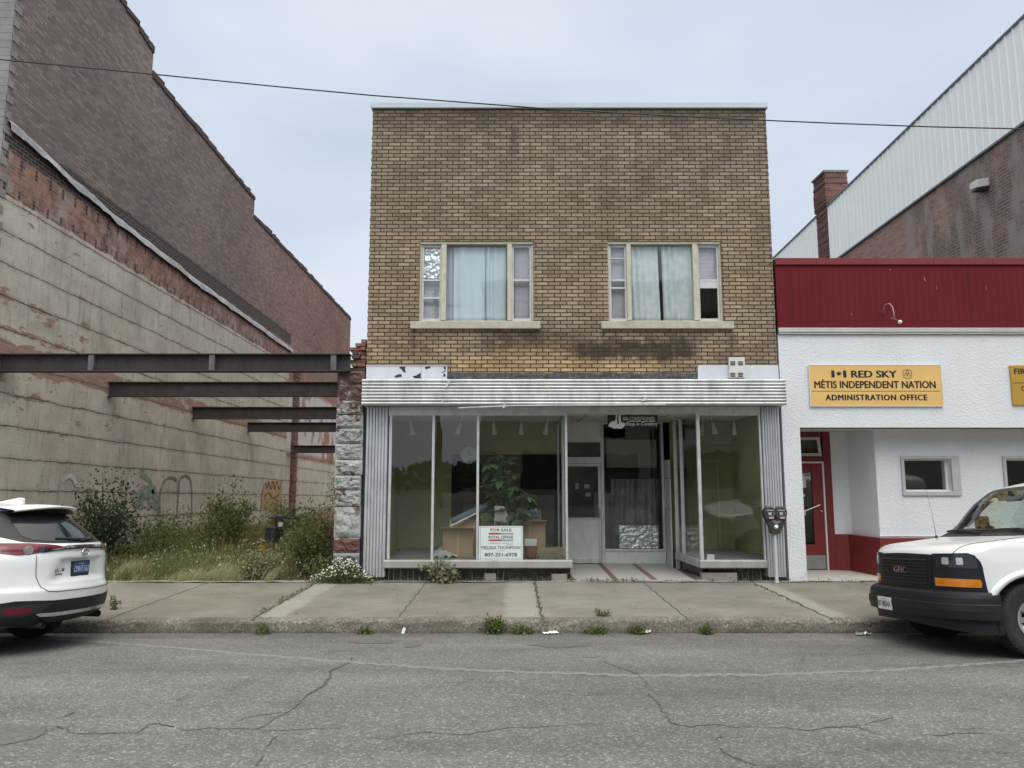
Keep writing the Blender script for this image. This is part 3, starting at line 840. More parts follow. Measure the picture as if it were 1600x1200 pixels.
mb = MB()
mb.quad((-600, -26, 0.05), (600, -26, 0.05), (600, -600, 0.05), (-600, -600, 0.05))
mb.quad((-600, -0.12, 0.10), (600, -0.12, 0.10), (600, 600, 0.3), (-600, 600, 0.3))
struct(mb.build('ground', M_SOIL))

mb = MB()
def walkpt(x, y):
    return (x, y, WALKZ + 0.010 * fnoise((x, y, 0), 0.5, 2))
nx, ny = 160, 10
mb.grid(lambda u, v: walkpt(u, v), nx, ny, 0, -26, 26, KERBY + 0.16, -0.07)
for sx in (-1, 1):
    mb.quad((sx * 26, KERBY + 0.16, WALKZ), (sx * 200, KERBY + 0.16, WALKZ), (sx * 200, -0.07, WALKZ), (sx * 26, -0.07, WALKZ))
struct(mb.build('pavement', M_WALK))

mb = MB()
def kerbpt(u, v):
    # v runs up the face then back over the worn top edge
    prof = [(0.0, -0.06), (0.0, 0.03), (0.004, 0.09), (0.010, 0.135), (0.028, 0.160), (0.055, 0.171), (0.10, 0.172), (0.17, 0.172)]
    k = min(len(prof) - 2, int(v)); f = v - k
    a, b = prof[k], prof[k + 1]
    d, h = a[0] + (b[0] - a[0]) * f, a[1] + (b[1] - a[1]) * f
    nz = fnoise((u * 1.0, v * 0.15, 3.1), 5.0, 4)
    ch = max(0.0, fnoise((u, 0, 7.7), 1.7, 4) - 0.25) if 2 <= v <= 5.5 else 0
    d += 0.012 * nz + 0.05 * ch
    h -= (0.03 * ch if v > 3 else 0) + (0.006 * nz if 2.5 < v < 6 else 0)
    return (u, KERBY + d, h + (0.010 * fnoise((u, KERBY, 0), 0.5, 2) if v > 3 else 0))
mb.grid(kerbpt, 620, 14, 0, -13, 13, 0, 7)
for sx in (-1, 1):
    mb.box(sx * 13, sx * 200, KERBY, KERBY + 0.17, -0.06, WALKZ)
struct(mb.build('kerb', M_KERB, smooth=True))

# scored and open joints across the pavement
mb = MB()
for k in range(-7, 8):
    x = 0.39 + 1.87 * k
    wide = k in (0, 2, -2)
    pts = [walkpt(x + 0.012 * math.sin(i * 1.7), KERBY + 0.02 + (3.16) * i / 24) for i in range(25)]
    ribbon(mb, pts, 0.020 if wide else 0.011, jag=0.006 if wide else 0.001)
struct(mb.build('pavement_joint', M_CRACK))
mb = MB()   # pale weathered edging strip along the shop fronts and the vacant lot
for (x0, x1, y0, y1, m) in ((-9.2, -3.4, -0.20, -0.02, 0.012), (-2.65, 5.1, -0.17, -0.04, 0.010), (5.1, 12, -0.13, -0.04, 0.012)):
    n = int((x1 - x0) / 0.12)
    mb.grid(lambda u, v: (u, v + 0.018 * fnoise((u, v * 3, 5), 3.0, 3), WALKZ + m + 0.012 * fnoise((u, v, 2), 4.0, 3)), n, 3, 0, x0, x1, y0, y1)
struct(mb.build('pavement_edging', M_CONC))

# road cracks, the worn seam and patches
def on_road(px, py):
    q = on_z(px, py, 0.15)
    for _ in range(12): q = on_z(px, py, road_zs(q.y))
    return q
def road_pts(pix): return [tuple(on_road(px, py)) for px, py in pix]
mb = MB()
for pix, w in (
    ([(552, 1028), (540, 1036), (520, 1048), (516, 1060), (500, 1076), (478, 1094)], 0.030),
    ([(478, 1094), (455, 1110), (420, 1128), (395, 1142)], 0.012),
    ([(455, 1112), (400, 1118), (350, 1132), (300, 1140), (280, 1136), (240, 1133), (215, 1148), (140, 1149), (105, 1143), (80, 1136)], 0.013),
    ([(300, 1140), (370, 1139), (420, 1142), (480, 1138), (540, 1136)], 0.010),
    ([(430, 1150), (418, 1168), (408, 1182), (402, 1199)], 0.016),
    ([(540, 1150), (600, 1154), (660, 1146), (720, 1150), (800, 1136), (860, 1135), (930, 1133), (1000, 1126), (1020, 1128)], 0.010),
    ([(948, 1034), (985, 1050), (1004, 1064), (1012, 1080), (1028, 1098), (1045, 1126), (1060, 1134)], 0.015),
    ([(1045, 1128), (1080, 1137), (1115, 1132), (1150, 1138), (1165, 1136), (1220, 1136), (1270, 1142), (1310, 1134), (1340, 1130), (1400, 1121)], 0.012),
    ([(1300, 1132), (1345, 1136), (1375, 1148), (1420, 1146), (1480, 1150), (1530, 1146), (1590, 1156), (1640, 1150)], 0.012),
    ([(1130, 1150), (1128, 1176), (1160, 1188), (1180, 1199)], 0.013),
    ([(280, 1095), (300, 1085)], 0.012), ([(910, 1028), (935, 1027)], 0.02), ([(508, 1024), (528, 1018)], 0.014),
    ([(100, 1120), (120, 1112)], 0.03), ([(905, 1085), (925, 1087)], 0.012), ([(310, 1016), (350, 1018)], 0.010), ([(420, 1026), (445, 1027)], 0.012),
):
    pts = [Vector(q) for q in road_pts(pix)]
    fine = []
    for a, b in zip(pts[:-1], pts[1:]):
        n = max(1, int((b - a).length / 0.018)); d = (b - a).normalized(); sd = Vector((-d.y, d.x, 0))
        for i in range(n):
            q = a + (b - a) * (i / n)
            q += sd * (0.045 * fnoise(q, 1.6, 3) + 0.022 * fnoise(q, 9.0, 3))
            fine.append((q.x, q.y, road_zs(q.y)))
    # the crack opens and closes along its length and is bridged here and there
    run = []
    for i, q in enumerate(fine):
        g = fnoise((q[0], q[1], 11), 2.2, 3)
        if g < -0.30 and w < 0.02:
            if len(run) > 2: ribbon(mb, run, lambda t, w=w: w * 0.55 * math.sin(math.pi * (0.08 + 0.84 * t)), jag=0.006)
            run = []
        else: run.append(q)
    if len(run) > 2: ribbon(mb, run, lambda t, w=w: w * 0.62 * (0.35 + 0.65 * abs(math.sin(t * 7 + w * 300))), jag=0.006)
struct(mb.build('road_crack', M_CRACK))
mb = MB()
ribbon(mb, road_pts([(60, 998), (140, 1002), (325, 1017), (540, 1035), (690, 1045), (800, 1050), (1000, 1056), (1200, 1055), (1400, 1047), (1570, 1035), (1680, 1024)]), 0.045, jag=0.02, sub=0.05)
struct(mb.build('road_seam', M_SEAM))
mb = MB()
for pix in ([(545, 1000), (580, 997), (618, 1001), (620, 1005), (575, 1006), (548, 1005)], [(-60, 1140), (0, 1134), (50, 1135), (80, 1140), (60, 1152), (10, 1164), (-70, 1172)], [(640, 1006), (660, 1007), (652, 1011), (636, 1012)], [(822, 1008), (860, 1003), (920, 1004), (925, 1009), (870, 1013)]):
    pts = road_pts(pix)
    # smooth ragged outline
    out = []
    m = len(pts)
    for i in range(m):
        a, b = Vector(pts[i]), Vector(pts[(i + 1) % m])
        for s in range(6):
            q = a.lerp(b, s / 6); nn = fnoise(q, 6.0, 3) * 0.05
            out.append((q.x + nn, q.y + nn * 0.5, road_zs(q.y) + 0.005))
    # laid as small tiles that follow the camber, the rim left ragged
    lo = [min(q[a] for q in out) for a in (0, 1)]; hi = [max(q[a] for q in out) for a in (0, 1)]
    def isin(x, y):
        r = False
        for i in range(len(out)):
            (xa, ya), (xb, yb) = out[i][:2], out[i - 1][:2]
            if (ya > y) != (yb > y) and x < (xb - xa) * (y - ya) / (yb - ya) + xa: r = not r
        return r
    st = 0.025
    for i in range(int((hi[0] - lo[0]) / st)):
        for j in range(int((hi[1] - lo[1]) / st)):
            x, y = lo[0] + i * st, lo[1] + j * st
            if isin(x + st / 2, y + st / 2):
                mb.add([(x, y, road_zs(y) + 0.004), (x + st, y, road_zs(y) + 0.004), (x + st, y + st, road_zs(y + st) + 0.004), (x, y + st, road_zs(y + st) + 0.004)], [(0, 1, 2, 3)])
struct(mb.build('road_patch', M_DARKPATCH, fix=False))

# ------------------------------------------------------------------ the two-storey brick shop
BX0, BX1, BTOP = -2.63, 4.80, 8.88
shop = thing('brick_shop', 'two-storey buff brick shop with ribbed metal canopy and empty display windows', 'building', (1.08, 0, WALKZ))
WL = (ax(655, 440, 0), ax(834, 440, 0), 4.775, 6.30)
WR = (ax(950, 440, 0), ax(1129, 440, 0), 4.775, 6.30)
mb = MB()
wall_with_holes(mb, BX0, BX1, 3.20, BTOP, [WL, WR], 0.0, 0.30)
# the toothed corner bricks stand a little proud now and then
for i in range(76):
    z = 3.34 + i * 0.0727
    if i % 2 == 0 and z < BTOP - 0.1:
        e = 0.006 + 0.008 * random.random()
        mb.box(BX0 - e, BX0 - 0.002, 0.004, 0.10, z, z + 0.064)
        mb.box(BX1 + 0.002, BX1 + e * 0.7, 0.004, 0.10, z, z + 0.064)
mb.build('wall', M_FACADE, shop)
mb = MB()
mb.box(BX0 + 0.01, BX0 + 0.26, 0.31, 13.5, 0.1, BTOP - 0.25)
mb.build('side_wall', M_REDBRICK, shop)
mb = MB()
mb.box(BX1 - 0.26, BX1 - 0.01, 0.31, 13.5, 0.1, BTOP - 0.25)
mb.box(BX0 + 0.26, BX1 - 0.26, 13.2, 13.5, 0.1, BTOP - 0.25)
mb.build('side_wall', M_REDBRICK, shop)
mb = MB(); mb.box(BX0 + 0.26, BX1 - 0.26, 0.31, 13.2, BTOP - 0.5, BTOP - 0.38)
mb.build('roof', M_ROOFTAR, shop)
mb = MB()
mb.box(BX0 - 0.035, BX1 + 0.035, -0.045, 0.34, BTOP + 0.002, BTOP + 0.115)
mb.build('parapet_cap', M_CAP, shop, bevel=0.008)

# upper windows: stone sill, painted frame, fixed middle light and two hung side sashes
def upper_window(W, px, kind):
    x0, x1, z0, z1 = W
    yf, yb = 0.045, 0.15
    fr = MB()
    fr.box(x0, x1, yf - 0.02, yb, z1 - 0.055, z1)          # head
    fr.box(x0, x1, yf, yb, z0, z0 + 0.03)
    for a, b, c in ((px[0], px[1], 0), (px[2], px[3], 0.02), (px[4], px[5], 0.02), (px[6], px[7], 0)):
        fr.box(ax(a, 440, 0), ax(b, 440, 0), yf - c, yb, z0 + 0.03, z1 - 0.055)
    f = fr.build('window', M_CREAM, shop, bevel=0.006)
    sl = MB(); sx0, sx1 = (ax(642, 508, 0), ax(844, 508, 0)) if kind == 'l' else (ax(939, 506, 0), ax(1145, 506, 0))
    sl.box(sx0, sx1, -0.075, 0.10, 4.635, 4.773)
    sl.build('sill', M_SILL, f, bevel=0.008)
    gx0, gx1 = ax(px[3], 440, 0), ax(px[4], 440, 0)
    g = MB(); g.box(gx0, gx1, 0.10, 0.105, z0 + 0.03, z1 - 0.055)
    g.build('pane', M_WGLASS, f)
    for (a, b) in ((px[1], px[2]), (px[5], px[6])):
        s0, s1 = ax(a, 440, 0), ax(b, 440, 0)
        s = MB(); t = 0.035
        zt, zm = z1 - 0.055, 0.5 * (z0 + z1) + 0.03
        s.box(s0, s0 + t, 0.075, 0.12, z0 + 0.03, zt); s.box(s1 - t, s1, 0.075, 0.12, z0 + 0.03, zt)
        s.box(s0 + t, s1 - t, 0.075, 0.12, zt - 0.05, zt); s.box(s0 + t, s1 - t, 0.065, 0.12, zm - 0.02, zm + 0.02)
        s.box(s0 + t, s1 - t, 0.075, 0.12, z0 + 0.03, z0 + 0.075)
        if kind == 'l' and a == px[1]: s.box(s0 + t, s1 - t, 0.07, 0.12, z0 + 0.44, z0 + 0.475)
        if kind == 'r' and a == px[1]:
            s.box(s0 + t, s1 - t, 0.07, 0.12, zm + 0.40, zm + 0.42); s.box(s0 + t, s1 - t, 0.07, 0.12, zm - 0.16, zm - 0.13)
        if kind == 'r' and a == px[5]: s.box(s0 + t, s1 - t, 0.068, 0.12, zm - 0.15, zm - 0.02)
        s.build('sash', M_WFRAME, f, bevel=0.004)
        p = MB(); p.box(s0 + t, s1 - t, 0.098, 0.102, z0 + 0.075, zt - 0.05)
        p.build('pane', M_WGLASS, f)
    return f
upper_window(WL, (655, 658.5, 689, 697, 792.5, 800, 830.5, 834), 'l')
upper_window(WR, (950, 953, 980, 987, 1084, 1092, 1125.5, 1129), 'r')
# the rooms behind the upper windows
mb = MB()
for W in (WL, WR):
    x0, x1, z0, z1 = W
    a, b, c, d, e, f = x0 - 0.5, x1 + 0.5, 0.32, 3.0, z0 - 0.9, z1 + 0.3
    mb.quad((a, d, e), (b, d, e), (b, d, f), (a, d, f)); mb.quad((a, c, e), (a, d, e), (a, d, f), (a, c, f))
    mb.quad((b, c, e), (b, d, e), (b, d, f), (b, c, f)); mb.quad((a, c, e), (b, c, e), (b, d, e), (a, d, e)); mb.quad((a, c, f), (b, c, f), (b, d, f), (a, d, f))
build_each(mb, 'upper_room', M_INTWALL, shop)

def curtain(name, x0, x1, z0, z1, y, folds, amp, mat, label, lean=0.0, phase=0.0):
    m = MB()
    def fn(u, v):
        w = 1.0 - 0.25 * v * 0
        x = x0 + (x1 - x0) * u + lean * (1 - v)
        return (x, y + amp * math.sin(u * folds * 6.283 + phase + 0.6 * math.sin(v * 3)) * (0.6 + 0.4 * math.sin(u * 5 + 1)), z0 + (z1 - z0) * v)
    m.grid(fn, 90, 12)
    o = only_mesh(name, m, mat, label, 'curtain', 'curtains in the upper windows', loc=((x0 + x1) / 2, y, z1), smooth=True)
    s = o.modifiers.new('thickness', 'SOLIDIFY'); s.thickness = 0.003
    return o
curtain('curtain', ax(708, 440, 0), ax(757, 440, 0), 4.79, 6.22, 0.150, 2.5, 0.020, M_CURTAIN, 'wide pale blue curtain in the upper window whose side sash is covered with crinkled foil')
curtain('curtain', ax(756, 440, 0), ax(791, 440, 0), 4.79, 6.22, 0.165, 3, 0.026, M_CURTAIN, 'narrow pale blue curtain gathered beside the bigger plain blue one in the upper window', 0.0, 1.0)
curtain('curtain', ax(984, 440, 0), ax(1031, 440, 0), 4.79, 6.24, 0.150, 5, 0.022, M_LACE, 'white lace curtain beside the dark gap, on its side nearer the foil-covered window', 0.03)
curtain('curtain', ax(1037, 440, 0), ax(1090, 440, 0), 4.79, 6.24, 0.150, 6, 0.022, M_LACE, 'white lace curtain beside the dark gap, on its side nearer the red and white office', 0.02, 2.0)
curtain('curtain', ax(696, 440, 0), ax(712, 440, 0), 4.79, 6.22, 0.20, 1.5, 0.012, simple('violet_curtain', (0.40, 0.42, 0.52), 0.9, 0, 0.06, 4), 'strip of violet-grey curtain beside the wide pale blue one', 0.0, 0.5)
# crinkled foil and blinds behind the side sashes
mb = MB()
x0, x1 = ax(661, 440, 0), ax(686, 440, 0)
mb.grid(lambda u, v: (x0 + (x1 - x0) * u, 0.125 + 0.022 * fnoise((u * 1.2, v * 2, 1), 3, 4), 5.62 + 0.60 * v), 24, 40)
only_mesh('foil_sheet', mb, M_FOIL, 'crinkled silver foil behind the upper half of a narrow upstairs sash', 'foil', smooth=True, loc=((x0 + x1) / 2, 0.125, 5.9))
for (a, b, za, zb, lab) in ((661, 686, 4.83, 5.58, 'pale roller blind behind the half-open sash under the crinkled foil'),
                            (804, 828, 4.83, 6.22, 'tall pale blind in the narrow sash beside the plain blue curtains'),
                            (955, 979, 4.83, 6.22, 'pale blind in the narrow sash at the nearer edge of the lace curtained window'),
                            (1094, 1124, 5.50, 6.22, 'short pale blind over the upper half of the sash nearest the red and white office')):
    m = MB(); x0, x1 = ax(a, 440, 0), ax(b, 440, 0)
    m.grid(lambda u, v: (x0 + (x1 - x0) * u, 0.165 + 0.0015 * math.sin(v * 60), za + (zb - za) * v), 4, 80)
    only_mesh('window_blind', m, simple('grey_violet_blind', (0.42, 0.41, 0.44), 0.85, 0, 0.08, 4), lab, 'blind', 'blinds in the upper side sashes', loc=((x0 + x1) / 2, 0.165, zb), smooth=True)

# fascia: enamel sign boards left from an old shop sign, tarry flashing between them
bz0, bz1 = 3.63, az(571, 0)
mb = MB()
b0, b1 = ax(573, 580, 0), ax(699, 580, 0)
mb.box(b0, b1, -0.045, -0.004, bz0, bz1)
bd = mb.build('sign_board', M_BOARD, shop, bevel=0.004)
mb = MB()
mb.box(b0, b1, -0.052, -0.046, bz1 - 0.022, bz1)
mb.box(ax(658, 580, 0), ax(659, 580, 0), -0.0475, -0.0455, bz0, bz1 - 0.022)
mb.build('edge_strip', M_TRIMGREY, bd)
mb = MB()
for pix in ([(623, 574), (633, 572.5), (634, 582), (630, 581), (628, 577)], [(616, 588), (622, 585), (628, 585), (627, 589), (619, 590)],
            [(644, 588), (652, 586), (657, 582), (658, 591), (648, 591)], [(664, 573), (674, 572.5), (670, 576), (665, 577)],
            [(693, 573), (697, 572.5), (697, 577), (694, 577)], [(690, 583), (697, 577), (696, 580)], [(692, 588), (694, 583), (697, 588)]):
    pts = []
    for i in range(len(pix)):
        a, b = pix[i], pix[(i + 1) % len(pix)]
        for s in range(4):
            t = s / 4; q = (a[0] + (b[0] - a[0]) * t + random.uniform(-.5, .5), a[1] + (b[1] - a[1]) * t + random.uniform(-.4, .4))
            p = at(q[0], q[1], -0.048); pts.append((p.x, -0.0485, p.z))
    mb.add(pts, [tuple(range(len(pts)))])
build_each(mb, 'peeled_patch', M_BLACKPEEL, bd)
mb = MB()
b0, b1 = ax(1091, 580, 0), ax(1215, 580, 0)
mb.prism([(b0, bz0), (b1, bz0), (b1, bz1), (b0 + 0.01, bz1), (b0 - 0.015, bz1 - 0.04), (b0 - 0.02, bz0 + 0.1)], lambda p: (p[0], -0.045, p[1]), lambda p: (p[0], -0.004, p[1]))
mb.box(ax(1127, 580, 0), ax(1128, 580, 0), -0.047, -0.045, bz0, bz1)
mb.build('sign_board', M_BOARD, shop, bevel=0.004)
mb = MB()
f0, f1 = ax(699, 585, 0) + 0.004, ax(1090, 585, 0) - 0.004
mb.grid(lambda u, v: (f0 + (f1 - f0) * u, -0.012 - 0.014 * abs(fnoise((u * 9, v, 0), 2.0, 4)), bz0 + (3.83 - bz0) * v + (0.02 * fnoise((u * 12, 1, 5), 1, 4) if v > 0.9 else 0)), 160, 8)
mb.build('flashing', M_TARRY, shop)
# louvred vent box over the right hand board
v0, v1 = at(1137.5, 559, -0.06), at(1163.5, 590.5, -0.06)
mb = MB(); mb.box(v0.x, v1.x, -0.11, -0.048, v1.z, v0.z)
vt = mb.build('vent_box', M_OFFWHITE, shop, bevel=0.006)
mb = MB()
for (px0, px1, py0, py1) in ((1141, 1149, 564, 571), (1153, 1161, 564, 571), (1141, 1149, 582, 589), (1153, 1161, 582, 589)):
    a, b = at(px0, py0, -0.11), at(px1, py1, -0.11)
    for k in range(3):
        z = a.z + (b.z - a.z) * (k + 0.5) / 3
        mb.box(a.x, b.x, -0.116, -0.109, z - 0.008, z + 0.006)
build_each(mb, 'louvre', M_BLACKPLASTIC, vt)

# ribbed aluminium canopy
CY = -0.37
cx0, cx1 = ax(565.5, 612, CY), ax(1228, 612, CY)
cz0, cz1 = 3.215, 3.672
mb = MB()
def rib(z, k=8):
    ph = (z - cz0) / (cz1 - cz0) * k
    f = ph - math.floor(ph)
    return 0.030 * max(0.0, math.sin(f * math.pi)) ** 0.55
NZ = 128
def can_pt(u, v):
    x = cx0 + (cx1 - cx0) * u
    z = cz0 + (cz1 - cz0) * v
    y = CY + 0.012 - rib(z) + 0.004 * fnoise((x, 0, z * 0.5), 0.8, 2)
    for dx, dz, dr, da in ((ax(698, 600, CY), 3.60, 0.10, 0.022), (ax(694, 628, CY), 3.27, 0.07, 0.02), (ax(1007, 626, CY), 3.27, 0.06, 0.02), (ax(1003, 600, CY), 3.60, 0.05, 0.012), (ax(788, 630, CY), 3.24, 0.05, 0.02), (ax(976, 611, CY), 3.46, 0.04, 0.012)):
        r2 = ((x - dx) ** 2 + (z - dz) ** 2) / dr ** 2
        if r2 < 6: y += da * math.exp(-r2)
    return (x, y, z)
mb.grid(can_pt, 330, NZ)
cn = mb.build('canopy', M_CANOPY, shop, smooth=True)
mb = MB()
mb.box(cx0, cx1, CY + 0.02, -0.05, cz1 - 0.012, cz1 - 0.002)
mb.box(cx0, cx1, CY + 0.02, -0.03, cz0 + 0.004, cz0 + 0.016)
for x in (cx0 + 0.001, cx1 - 0.013): mb.box(x, x + 0.012, CY + 0.012, -0.03, cz0 + 0.017, cz1 - 0.013)
mb.build('canopy_box', M_ALU, cn)
mb = MB()   # the bottom trim has come loose and hangs at one end
p0, p1, p2 = at(716, 637.5, CY - 0.03), at(800, 634, CY - 0.03), at(1040, 632.0, CY - 0.02)
q = [p0.lerp(p1, i / 6) for i in range(6)] + [p1.lerp(p2, i / 8) for i in range(9)]
mb.tube(q, 0.014, 6)
mb.build('loose_trim', M_CANOPY, cn)
mb = MB()   # torn tabs
for (px, py, dx, dz) in ((700, 596, 0.06, -0.11), (692, 626, 0.05, -0.05), (787, 632, 0.02, -0.06), (1007, 622, 0.05, -0.05)):
    p = at(px, py, CY - 0.03)
    mb.add([(p.x, p.y, p.z), (p.x + 0.035, p.y - 0.02, p.z + 0.01), (p.x + 0.035 - dx, p.y - 0.03, p.z + dz), (p.x - dx, p.y - 0.012, p.z + dz)], [(0, 1, 2, 3)])
build_each(mb, 'torn_strip', M_CANOPY, cn)

# fluted pilasters
def pilaster(x0, x1):
    m = MB(); n = 7
    def fn(u, v):
        f = (u * n) % 1.0
        d = 0.030 * (max(0.0, math.sin(min(1.0, f) * math.pi)) ** 0.5)
        return (x0 + (x1 - x0) * u, -0.035 - d, 0.245 + (3.205 - 0.245) * v)
    m.grid(fn, n * 12, 2)
    m.box(x0, x1, -0.034, 0.12, 0.245, 3.205)
    m.build('pilaster', M_PILASTER, shop)
    m = MB(); m.box(x0 + 0.01, x1 - 0.01, -0.03, 0.12, 0.15, 0.244)
    m.build('pilaster_base', M_BLACKTILE, shop)
PLX1 = ax(606, 700, 0)
pilaster(BX0 + 0.03, PLX1)
PRX0 = ax(1186, 660, 0)
pilaster(PRX0 + 0.03, BX1 - 0.03)
mb = MB(); mb.box(BX0 - 0.02, BX0 + 0.03, 0.02, 0.2, 0.15, 3.5)
mb.build('corner_board', M_BLACKPEEL, shop)

# display windows
GZ0, GZ1 = 0.535, 3.06
LX0, LX1 = PLX1 + 0.005, ax(886, 760, 0) + 0.01       # left display
RX0, RX1 = ax(1093, 760, 0), PRX0 + 0.02               # right display
RBX, RBY = 3.20, 1.30                                   # back corner of the right display's return
HEADZ = 3.215
def bar(m, x, w, z0, z1, y0=-0.03, y1=0.03): m.box(x - w / 2, x + w / 2, y0, y1, z0, z1)
fr = MB()
fr.box(LX0, LX1, -0.025, 0.03, GZ1, HEADZ)
for px in (609, 676.5, 746.5): bar(fr, ax(px, 760, 0), 0.045 if px > 610 else 0.05, GZ0, GZ1)
bar(fr, LX1 - 0.022, 0.044, GZ0, GZ1)
sw = fr.build('display_window', M_ALU, shop, bevel=0.004)
for a, b in ((609, 676.5), (676.5, 746.5), (746.5, 884)):
    g = MB(); g.box(ax(a, 760, 0) + 0.02, ax(b, 760, 0) - 0.02, -0.003, 0.003, GZ0, GZ1)
    g.build('pane', M_GLASS, sw)
fr = MB()
fr.box(LX1 - 0.05, LX1, 0.031, 2.12, GZ1, HEADZ)
for y in (0.62, 0.78, 2.09): fr.box(LX1 - 0.048, LX1 - 0.004, y - 0.022, y + 0.022, GZ0, GZ1)
fr.build('return_frame', M_ALU, sw, bevel=0.004)
g = MB(); g.box(LX1 - 0.028, LX1 - 0.022, 0.03, 2.10, GZ0, GZ1); g.build('pane', M_GLASS, sw)

fr = MB()
fr.box(RX0 - 0.03, RX1, -0.025, 0.03, GZ1, HEADZ)
bar(fr, RX0, 0.06, GZ0, GZ1); bar(fr, RX1 - 0.02, 0.035, GZ0, GZ1)
sw2 = fr.build('display_window', M_ALU, shop, bevel=0.004)
g = MB(); g.box(RX0 + 0.03, RX1 - 0.03, -0.003, 0.003, GZ0, GZ1); g.build('pane', M_GLASS, sw2)
def along(t, off=0.0):
    return (RX0 + (RBX - RX0) * t - off, RBY * t)
fr = MB()
for t in (0.72, 1.0):
    x, y = along(t); fr.box(x - 0.03, x + 0.03, y - 0.03, y + 0.03, 0.2 if t == 1.0 else GZ0, HEADZ)
a, b = along(0.03), along(0.98)
fr.prism([(0, GZ1), (1, GZ1), (1, HEADZ), (0, HEADZ)], lambda p: (a[0] + (b[0] - a[0]) * p[0] - 0.02, a[1] + (b[1] - a[1]) * p[0], p[1]), lambda p: (a[0] + (b[0] - a[0]) * p[0] + 0.02, a[1] + (b[1] - a[1]) * p[0], p[1]))
fr.build('return_frame', M_ALU, sw2, bevel=0.004)
g = MB(); g.prism([(0, GZ0), (1, GZ0), (1, GZ1), (0, GZ1)], lambda p: (a[0] + (b[0] - a[0]) * p[0] - 0.003, a[1] + (b[1] - a[1]) * p[0], p[1]), lambda p: (a[0] + (b[0] - a[0]) * p[0] + 0.003, a[1] + (b[1] - a[1]) * p[0], p[1]))
g.build('pane', M_GLASS, sw2)

# sills and bulkheads
mb = MB()
mb.box(LX0 - 0.03, LX1 + 0.07, -0.09, 0.05, 0.395, GZ0 - 0.002); mb.box(LX1 - 0.05, LX1 + 0.069, 0.051, 2.1, 0.395, GZ0 - 0.003)
mb.build('display_sill', M_DSILL, shop, bevel=0.018)
mb = MB()
mb.box(RX0 - 0.06, RX1 + 0.0, -0.09, 0.05, 0.395, GZ0 - 0.002)
mb.prism([(0, 0.395), (1, 0.395), (1, GZ0 - 0.003), (0, GZ0 - 0.003)], lambda p: (a[0] + (b[0] - a[0]) * p[0] - 0.07, 0.051 + (b[1] - 0.051) * p[0], p[1]), lambda p: (a[0] + (b[0] - a[0]) * p[0] + 0.05, 0.051 + (b[1] - 0.051) * p[0], p[1]))
mb.build('display_sill', M_DSILL, shop, bevel=0.018)
mb = MB()
mb.box(LX0, LX1 - 0.30, 0.10, 0.14, 0.12, 0.394)
for i in range(17): mb.box(LX0 + 0.02 + i * 0.19, LX0 + 0.195 + i * 0.19, 0.094, 0.10, 0.285, 0.39); mb.box(LX0 + 0.02 + i * 0.19, LX0 + 0.195 + i * 0.19, 0.094, 0.10, 0.17, 0.279)
mb.build('bulkhead', M_BLACKTILE, shop)
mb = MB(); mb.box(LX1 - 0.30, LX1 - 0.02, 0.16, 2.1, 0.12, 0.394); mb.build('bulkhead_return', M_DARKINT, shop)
mb = MB(); mb.box(RX0 + 0.15, RX1 + 0.1, 0.12, 0.16, 0.12, 0.394)
mb.prism([(0, 0.1), (1, 0.1), (1, 0.394), (0, 0.394)], lambda p: (RX0 + 0.05 + (RBX - RX0) * p[0], 0.2 + 1.05 * p[0], p[1]), lambda p: (RX0 + 0.10 + (RBX - RX0) * p[0], 0.2 + 1.05 * p[0], p[1]))
mb.build('bulkhead', M_BLACKTILE, shop)
mb = MB()
for px0, px1 in ((757, 775), (862, 886)):
    mb.box(ax(px0, 898, 0), ax(px1, 898, 0), -0.03, 0.09, 0.12, 0.30 if px0 < 800 else 0.29)
mb.box(RX0 - 0.02, RX0 + 0.60, -0.03, 0.11, 0.12, 0.31)
build_each(mb, 'plinth_block', M_CONC, shop, bevel=0.01)

# entrance lobby: terrazzo floor with red strips, soffit, door, inner window
LBY = 2.14
mb = MB(); mb.box(LX1 - 0.02, 3.42, -0.05, LBY + 0.06, 0.10, 0.196)
fl = mb.build('lobby_floor', simple('terrazzo', (0.46, 0.45, 0.41), 0.7, 0, 0.08, 30, dirt=0.3), shop)
mb = MB()
for x in (1.03, 1.80, 2.48, 3.22): mb.box(x - 0.05, x + 0.05, -0.048, LBY, 0.1965, 0.200)
build_each(mb, 'floor_strip', simple('red_terrazzo', (0.21, 0.125, 0.105), 0.7, 0, 0.1, 30), fl)
mb = MB(); mb.box(BX0 + 0.3, BX1 - 0.3, 0.035, 2.30, 3.09, 3.13)
sf = mb.build('soffit', M_SOFFIT, shop)
mb = MB()
for x in (1.35, 2.1, 2.85): mb.box(x - 0.006, x + 0.006, 0.05, LBY, 3.083, 3.0895)
for y in (0.7, 1.4): mb.box(1.0, 3.3, y - 0.006, y + 0.006, 3.084, 3.0895)
mb.build('soffit_joint', M_BLACKPLASTIC, sf)

